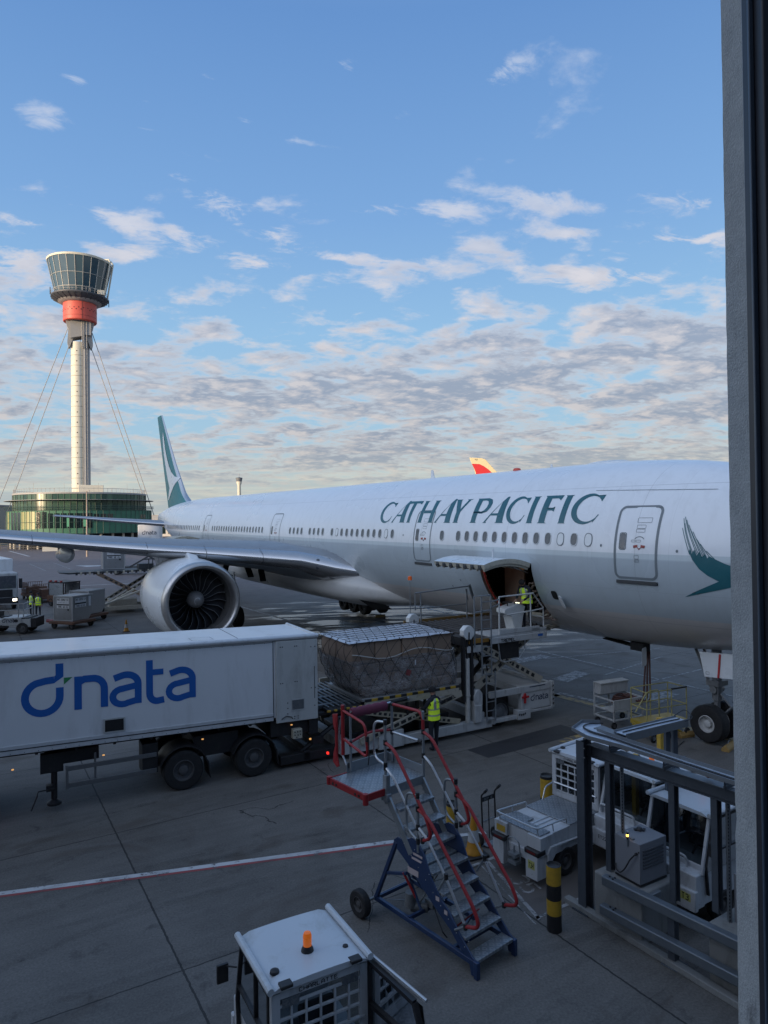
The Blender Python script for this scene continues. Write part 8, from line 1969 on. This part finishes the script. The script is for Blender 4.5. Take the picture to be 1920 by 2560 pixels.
mb.tube(rndpath([(-.85, .0, 1.0), (-.4, 0, 1.55), (.1, 0, 1.58), (.12, 0, .6)], .12), r_, 6); mb.build('railing', mat('rail_pale_yellow', (.36, .32, .13), .5, dirt=.4, scale=5), ys)
mb = MB(); mb.bar((.62, -.01, 1.54), (1.25, .0, 1.54), .06, .04); mb.build('rail_pad', M_BKP, ys)
for x, y in ((-.2, -.05), (.35, -.1), (1.2, -.05), (1.2, .75), (-.2, .75)):
    mb = MB(); mb.wheel((0, 0, 0), .14, .07, (.3, -1, 0), 0, 1, 18); w = mb.build('wheel', [M_TYR, M_GST], ys); w.location = (x, y, .14)
def chock(x, y, rz, l, L_=.55):
    t = thing('wheel_chock', l, 'wheel chock', (x, y, 0), rz, 'yellow wheel chocks'); mb = MB()
    mb.prism([(-.11, 0), (.11, 0), (.11, .08), (.03, .17), (-.03, .17), (-.11, .08)], lambda u, v, d: (d, u, v), -L_ / 2, L_ / 2); mb.build('block', mat('chock_wood', (.30, .19, .06), .7, dirt=.6, dcol=(.08, .06, .04), scale=8), t, bevel=.01)
    mb = MB(); mb.tube([(-.1, 0, .17), (-.05, 0, .24), (.05, 0, .24), (.1, 0, .17)], .01, 6); mb.build('handle', M_GST, t)
chock(9.35, 21.45, PSI + PI / 2 - .2, 'yellow chock behind the nose wheel, next to the work stand'); chock(10.12, 20.28, PSI + PI / 2 + .25, 'yellow chock in front of the nose wheel, beside the pillar', .7)
t_ = Raf @ AP(35.0, -4.5, -5.6) + air.location; chock(-.35, 48.4, .3, 'small chock by the main wheels beyond the loader', .7)
mb = MB(); o_ = Vector((8.6, 19.6, 0)); mb.tube(rndpath([Vector(p) - o_ for p in ((9.1, 21.0, .02), (8.6, 20.4, .02), (8.3, 19.7, .02), (8.25, 19.0, .02), (8.1, 17.6, .02))], .4), .018, 6); cbl = mb.build('ground_lead', M_BKP); cbl.location = o_; tag(cbl, 'black lead lying on the concrete below the nose wheel', 'cable')

# ================================================================== FAR LEFT: CONTAINERS, TRACTORS, SECOND LOADER
M_ULD = mat('container_alloy', (.27, .28, .29), .38, .55, dirt=.5, dcol=(.15, .15, .15), scale=2.2)
M_RST = mat('rusty_brown', (.13, .065, .04), .8, dirt=.7, dcol=(.05, .035, .03), scale=5); M_LBW = mat('label_white', (.52, .53, .54), .5, dirt=.2)
def uld(label, x, y, z, rz, lab=True, group='aluminium air cargo containers'):
    t = thing('air_container', label, 'air container', (x, y, z), rz, group)
    mb = MB(); mb.prism([(-.80, 0), (.62, 0), (.98, .42), (.98, 1.62), (-.80, 1.62)], lambda u, v, d: (d, -u * .0 + u, v), -.78, .78); b_ = mb.build('shell', M_ULD, t, bevel=.02)
    mb = MB()
    for x_ in (-.78, .78): mb.bar((x_, -.80, 0), (x_, -.80, 1.62), .05, .05, up=(0, 1, 0))
    mb.b2(-.78, .78, -.82, -.78, 1.58, 1.64); mb.b2(-.78, .78, -.82, -.78, 0, .05); mb.b2(.77, .81, -.8, .98, 1.58, 1.64); mb.build('edge', mat('container_edge', (.42, .43, .44), .4, .5), t)
    if lab:
        mb = MB(); mb.b2(-.50, .50, -.815, -.805, .82, 1.50, 0); mb.b2(.805, .815, -.60, .35, .86, 1.46, 0); mb.b2(.805, .812, .58, .80, .85, 1.5, 0); lb = mb.build('label_panel', M_LBW, b_, smooth=0)
        mb = MB(); text(mb, 'AKE 83892 CX', lambda u, v, q: (-.45 + u, -.818 - q, 1.32 + v), .13, .90, 1.3); text(mb, 'TARE 68 KG', lambda u, v, q: (-.42 + u, -.818 - q, .86 + v), .12, .84, 1.3); decal(mb, [[(-.5, 1.02), (.5, 1.02), (.5, 1.10), (-.5, 1.10)]], lambda u, v: (u, -.818, v), 1)
        text(mb, 'AKE 83892 CX', lambda u, v, q: (.818 + q, -.55 + u, 1.31 + v), .11, .85, 1.3); text(mb, 'TARE 68 KG', lambda u, v, q: (.818 + q, -.50 + u, .90 + v), .10, .75, 1.3); decal(mb, [[(-.6, 1.06), (.35, 1.06), (.35, 1.16), (-.6, 1.16)]], lambda u, v: (.818, u, v), 1)
        text(mb, 'CATHAY PACIFIC', lambda u, v, q: (-.38 + u, -.818 - q, 1.17 + v), .05, .75, 1.0)
        mb.b2(.38, .50, -.815, -.806, .68, .80); mb.build('label_lettering', M_BKP, lb, smooth=0)
    return t
def dolly(label, x, y, rz):
    t = thing('container_dolly', label, 'dolly', (x, y, 0), rz, 'container dollies')
    mb = MB(); mb.b2(-1.05, 1.05, -.9, 1.0, .42, .50); mb.bar((-1.0, -.95, .40), (1.0, -.95, .40), .08, .14); mb.bar((1.0, -.95, .40), (1.0, 1.0, .40), .08, .14); mb.bar((-1.0, 1.0, .4), (1.0, 1.0, .4), .08, .14); mb.build('deck', M_RST, t, bevel=.01)
    mb = MB(); mb.bar((-1.0, .0, .40), (-2.1, -.1, .42), .07, .07); mb.bar((-1.05, -.5, .4), (-1.6, -.1, .42), .06, .06); mb.b2(-1.3, -1.0, -.9, -.2, .40, .52); mb.build('tow_bar', mat('tow_red', (.24, .03, .03), .6, dirt=.5), t)
    for x_ in (-.7, .75):
        for y_ in (-.8, .85): mb = MB(); mb.wheel((0, 0, 0), .22, .14, (0, 1, 0), 0, 1, 18); w = mb.build('wheel', [M_TYR, M_HUB], t); w.location = (x_, y_, .22)
    return t
dolly('rusty dolly with a red tow bar carrying the nearest silver container', -20.85, 45.55, rad(-20)); uld('silver container with white code labels on the dolly left of the engine', -20.85, 45.6, .52, rad(-20))
dolly('second dolly just behind the labelled silver container', -21.2, 48.6, rad(-15)); uld('silver container with a cream lid behind the labelled one', -21.2, 48.6, .55, rad(-15), False)
def tractor(label, x, y, rz):
    t = thing('tow_tractor', label, 'tow tractor', (x, y, 0), rz, 'low white tow tractors')
    mb = MB(); mb.b2(-2.6, .0, -.75, .75, .42, .95); mb.b2(-1.7, -.55, -.78, .78, .55, 1.05); mb.b2(-3.0, -2.5, -.7, .7, .35, .8); bd_ = mb.build('body', M_VW, t, bevel=.03)
    mb = MB(); mb.b2(-.02, .28, -.7, .7, .40, .98); mb.b2(-.62, -.1, -.74, .74, .95, 1.02); mb.b2(-1.0, -.75, -.795, -.77, .78, .92); mb.b2(-2.2, -1.3, -.76, -.74, .42, .60); mb.build('bumper', M_BKP, t, bevel=.02)
    mb = MB(); mb.tube(rndpath([(-1.9, -.6, .95), (-1.9, -.6, 1.0), (-.72, -.6, 1.0)], .05), .02, 6)
    for x_ in (-.75, -.45): mb.bar((x_, -.68, .95), (x_, -.68, 1.92), .05, .05); mb.bar((x_, .68, .95), (x_, .68, 1.92), .05, .05)
    for z in (1.9, 1.5): mb.bar((-.45, -.68, z), (-.45, .68, z), .05, .05); mb.bar((-2.3, -.68, z), (-.45, -.68, z), .05, .05)
    mb.build('guard_frame', M_VW, t)
    mb = MB(); dnata(mb, lambda u, v, k: (-1.68 + u, -.785 - k, .76 + v), .17, 0, 0); mb.build('word_mark', M_NAVY, bd_, smooth=0)
    mb = MB(); mb.b2(-2.0, -1.5, -.3, .3, .95, 1.1); mb.b2(-2.1, -2.0, -.3, .3, 1.0, 1.45); mb.build('seat', M_BKP, t, bevel=.03)
    for x_ in (-.5, -2.3):
        for y_ in (-.72, .72): mb = MB(); mb.wheel((0, 0, 0), .36, .24, (0, 1, 0), 0, 1, 24); w = mb.build('wheel', [M_TYR, M_HUB], t); w.location = (x_, y_, .36)
    return t
tractor('low white tow tractor with a word mark on its side at the left edge', -22.35, 43.7, rad(6))
t, v = person('worker in a hi-vis vest standing left of the pair behind the tow tractor', 'person', (-26.35, 51.0, 0), rad(150), stand(head=(.02, .05, 1.68)), group='two workers in hi-vis vests', zs=1.06)
t, v = person('worker in a hi-vis vest standing right of the pair, arms lower, behind the tow tractor', 'person', (-25.80, 50.85, 0), rad(200), stand(elR=(.28, .04, 1.15), wrR=(.2, .24, 1.0)), hat='hair', group='two workers in hi-vis vests')
tk = thing('white_lorry', 'white lorry cab with a lit headlamp at the left edge behind the tractor', 'lorry', (-31.4, 55.6, 0), rad(-52))
mb = MB(); mb.b2(-1.2, 1.2, -1.2, 1.2, .9, 3.0); mb.build('cab', M_VW, tk, bevel=.12, seg=3); mb = MB(); mb.b2(-8.5, -1.3, -1.25, 1.25, 1.1, 4.0); mb.build('box', M_TRL, tk, bevel=.05)
mb = MB(); mb.b2(1.19, 1.23, -1.05, 1.05, 1.75, 2.75); mb.b2(-.3, .9, -1.225, -1.19, 1.8, 2.6); mb.b2(-.3, .9, 1.19, 1.225, 1.8, 2.6); mb.build('windscreen', M_PANE, tk)
mb = MB(); mb.b2(1.18, 1.32, -1.2, 1.2, .45, 1.0); mb.b2(1.2, 1.24, -.8, .8, 1.05, 1.65); mb.b2(.9, 1.3, 1.3, 1.5, 1.7, 2.5); mb.build('bumper_and_grille', M_BKP, tk, bevel=.03)
mb = MB(); mb.b2(1.32, 1.34, .80, 1.08, .72, .90); mb.build('headlamp', mat('headlamp_lit', (1, .95, .8), .3, emit=(1, .9, .7), estr=9), tk, smooth=0)
for x_ in (.2, -5.5, -6.8):
    for y_ in (-1.05, 1.05): mb = MB(); mb.wheel((0, 0, 0), .5, .3, (0, 1, 0), 0, 1, 20); w = mb.build('wheel', [M_TYR, M_HUB], tk); w.location = (x_, y_, .5)
# rusty net-sided dollies and a small red-lamped tractor behind the workers
for i, (x, y) in enumerate(((-32.2, 63.0), (-30.0, 60.6))):
    t = dolly(('rusty netted dolly farthest left behind the two workers', 'rusty netted dolly next to the red-lamped tractor')[i], x, y, rad(-48)); mb = MB()
    for k in range(10): mb.tube([(-1 + .2 * k, -.9, .5), (-1 + .2 * k, -.9 + .1, 1.5)], .02, 5); mb.tube([(-1, -.9 + .19 * k, .5), (-1, -.9 + .19 * k, 1.5)], .02, 5)
    for z in (.8, 1.1, 1.5): mb.tube([(-1, -.85, z), (1, -.85, z)], .025, 5); mb.tube([(-1, -.85, z), (-1, .9, z)], .025, 5)
    mb.b2(-.8, .8, -.6, .8, .5, 1.15); mb.build('netting', M_RST, t)
t = thing('small_tractor', 'small dark tractor with red lamps and clear sheeted cab behind the containers', 'tow tractor', (-27.0, 57.6, 0), rad(-30))
mb = MB(); mb.b2(-1.2, 1.2, -.8, .8, .35, .9); mb.build('body', M_RST, t, bevel=.03); mb = MB(); mb.b2(-1.0, 1.0, -.8, .8, 1.95, 2.05)
for x in (-.95, .95):
    for y in (-.75, .75): mb.bar((x, y, .9), (x, y, 2.0), .07, .07)
mb.build('cab_frame', M_BKP, t); mb = MB(); mb.b2(-.9, .9, -.78, -.74, .95, 1.9); mb.b2(-.9, .9, .74, .78, .95, 1.9); mb.build('cab_sheeting', mat('sheeting', (.22, .24, .25), .3, dirt=.6), t); mb = MB()
for x in (-.7, 0, .7): mb.b2(x - .07, x + .07, -.85, -.70, 2.05, 2.17)
mb.build('roof_lamp', mat('dull_red_lamp', (.3, .03, .03), .4), t)
mb = MB(); mb.b2(-1.25, -1.2, -.6, -.2, .5, .66); mb.build('rear_lamp', M_RLMP, t)
for x_ in (-.7, .7):
    for y_ in (-.7, .7): mb = MB(); mb.wheel((0, 0, 0), .33, .22, (0, 1, 0), 0, 1, 18); w = mb.build('wheel', [M_TYR, M_HUB], t); w.location = (x_, y_, .33)
# second loader behind the engine
l2 = thing('hold_loader', 'weathered scissor loader partly hidden behind the engine with its platform raised', 'cargo loader', (-21.9, 51.3, 0), rad(28))
mb = MB(); mb.b2(-.2, 6.5, 0, .22, .25, .55); mb.b2(-.2, 6.5, 2.4, 2.62, .25, .55); mb.b2(-.2, .1, .2, 2.4, .25, .5); mb.b2(1.2, 3.2, .5, 2.1, .3, 1.0); mb.b2(4.2, 6.5, 0, 2.6, .55, 1.15); mb.build('chassis', M_VC, l2, bevel=.02)
for y in (.1, 2.4):
    mb = MB(); hazard(mb, (.6, y, .55), (5.0, y, 3.1), .24, .10, 10); mb.build('scissor_arm', [M_VC, M_BKP], l2); mb = MB(); hazard(mb, (.3, y - .14, 3.1), (4.8, y - .14, .55), .24, .10, 10); mb.build('scissor_arm', [mat('arm_rust', (.22, .15, .10), .7, dirt=.6), M_BKP], l2)
mb = MB(); mb.b2(-1.6, 6.0, -.15, 2.75, 3.14, 3.26, 0)
for i in range(24): mb.b2(-1.2 + i * .3, -1.05 + i * .3, -.17, -.10, 3.05, 3.27, 1 if i % 2 else 2)
mb.prism([(-1.6, 3.26), (-2.3, 3.30), (-2.3, 3.24), (-1.6, 3.12)], lambda u, v, d: (u, d, v), -.1, 2.7, 0); mb.build('platform', [M_DGR, M_VC, M_BKP], l2, bevel=.01)
mb = MB(); mb.bar((-3.0 + 4, -1.0, .9), (2.8, -1.0, 1.9), .3, .12); mb.bar((-.2, -1.6, .6), (3.8, -1.4, 2.0), .35, .12); mb.build('side_conveyor', M_VC, l2)
mb = MB()
for k in range(3): mb.tube([(4.0 + .3 * k, -.1, 3.26), (4.0 + .3 * k, -.1, 4.1)], .04, 6)
mb.tube([(3.6, -.1, 4.05), (5.5, -.1, 4.15)], .05, 6); mb.b2(3.3, 4.4, .1, 1.2, 3.3, 3.7); mb.build('control_stand', M_DGR, l2)
for x_ in (.4, 4.6):
    for y_ in (-.05, 2.7): mb = MB(); mb.wheel((0, 0, 0), .38, .28, (0, 1, 0), 0, 1, 20); w = mb.build('wheel', [M_TYR, M_HUB], l2); w.location = (x_, y_, .38)
uld('wrapped silver container riding on the raised loader platform', -21.6, 54.3, 3.28, rad(28))
# raised catering box behind the tail
hb_ = thing('high_lift_truck', 'white high-lift truck box with a word mark beyond the tailplane root', 'truck', (-31.6, 92, 0), rad(10))
mb = MB(); mb.b2(-1.3, 1.5, -1.2, 1.2, 4.2, 6.6); bx_ = mb.build('box', M_TRL, hb_, bevel=.05); mb = MB(); dnata(mb, lambda u, v, k: (-.75 + u, -1.21 - k, 5.3 + v), .34, 0, 0); mb.build('word_mark', M_NAVY, bx_, smooth=0)
mb = MB(); mb.bar((-2.4, -1.0, 1.0), (2.4, -1.0, 3.8), .2, .2); mb.bar((-2.4, -.8, 3.8), (2.4, -.8, 1.0), .2, .2); mb.b2(-3.4, 3.2, -1.1, 1.1, .7, 1.1); mb.build('lift_frame', M_DGR, hb_); mb = MB(); mb.b2(-4.8, -3.3, -1.15, 1.15, .7, 2.9); mb.build('cab', M_VW, hb_, bevel=.1)
for x_ in (-4.0, 1.6):
    for y_ in (-1, 1): mb = MB(); mb.wheel((0, 0, 0), .45, .3, (0, 1, 0), 0, 1, 18); w = mb.build('wheel', [M_TYR, M_HUB], hb_); w.location = (x_, y_, .45)
# rear hold door of the near airliner, swung up
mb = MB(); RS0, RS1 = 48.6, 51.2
decal(mb, [[(-RS1, -2.1), (-RS0, -2.1), (-RS0, -.45), (-RS1, -.45)]], lambda u, v: FP(-u, v, .01), .08)  # dark patch painted on the skin stands for the shaded hold, no hole cut
mb.build('rear_hold_dark_patch', M_DRK, air)
mb = MB(); rings = []
for j in range(11):
    t = j / 10; rings.append([dpt(t, 0, RS0), dpt(t, 0, RS1), dpt(t, .16, RS1), dpt(t, .16, RS0)])
mb.loft(rings, cap=True); mb.build('cargo_door', M_FRM, air, smooth=40)
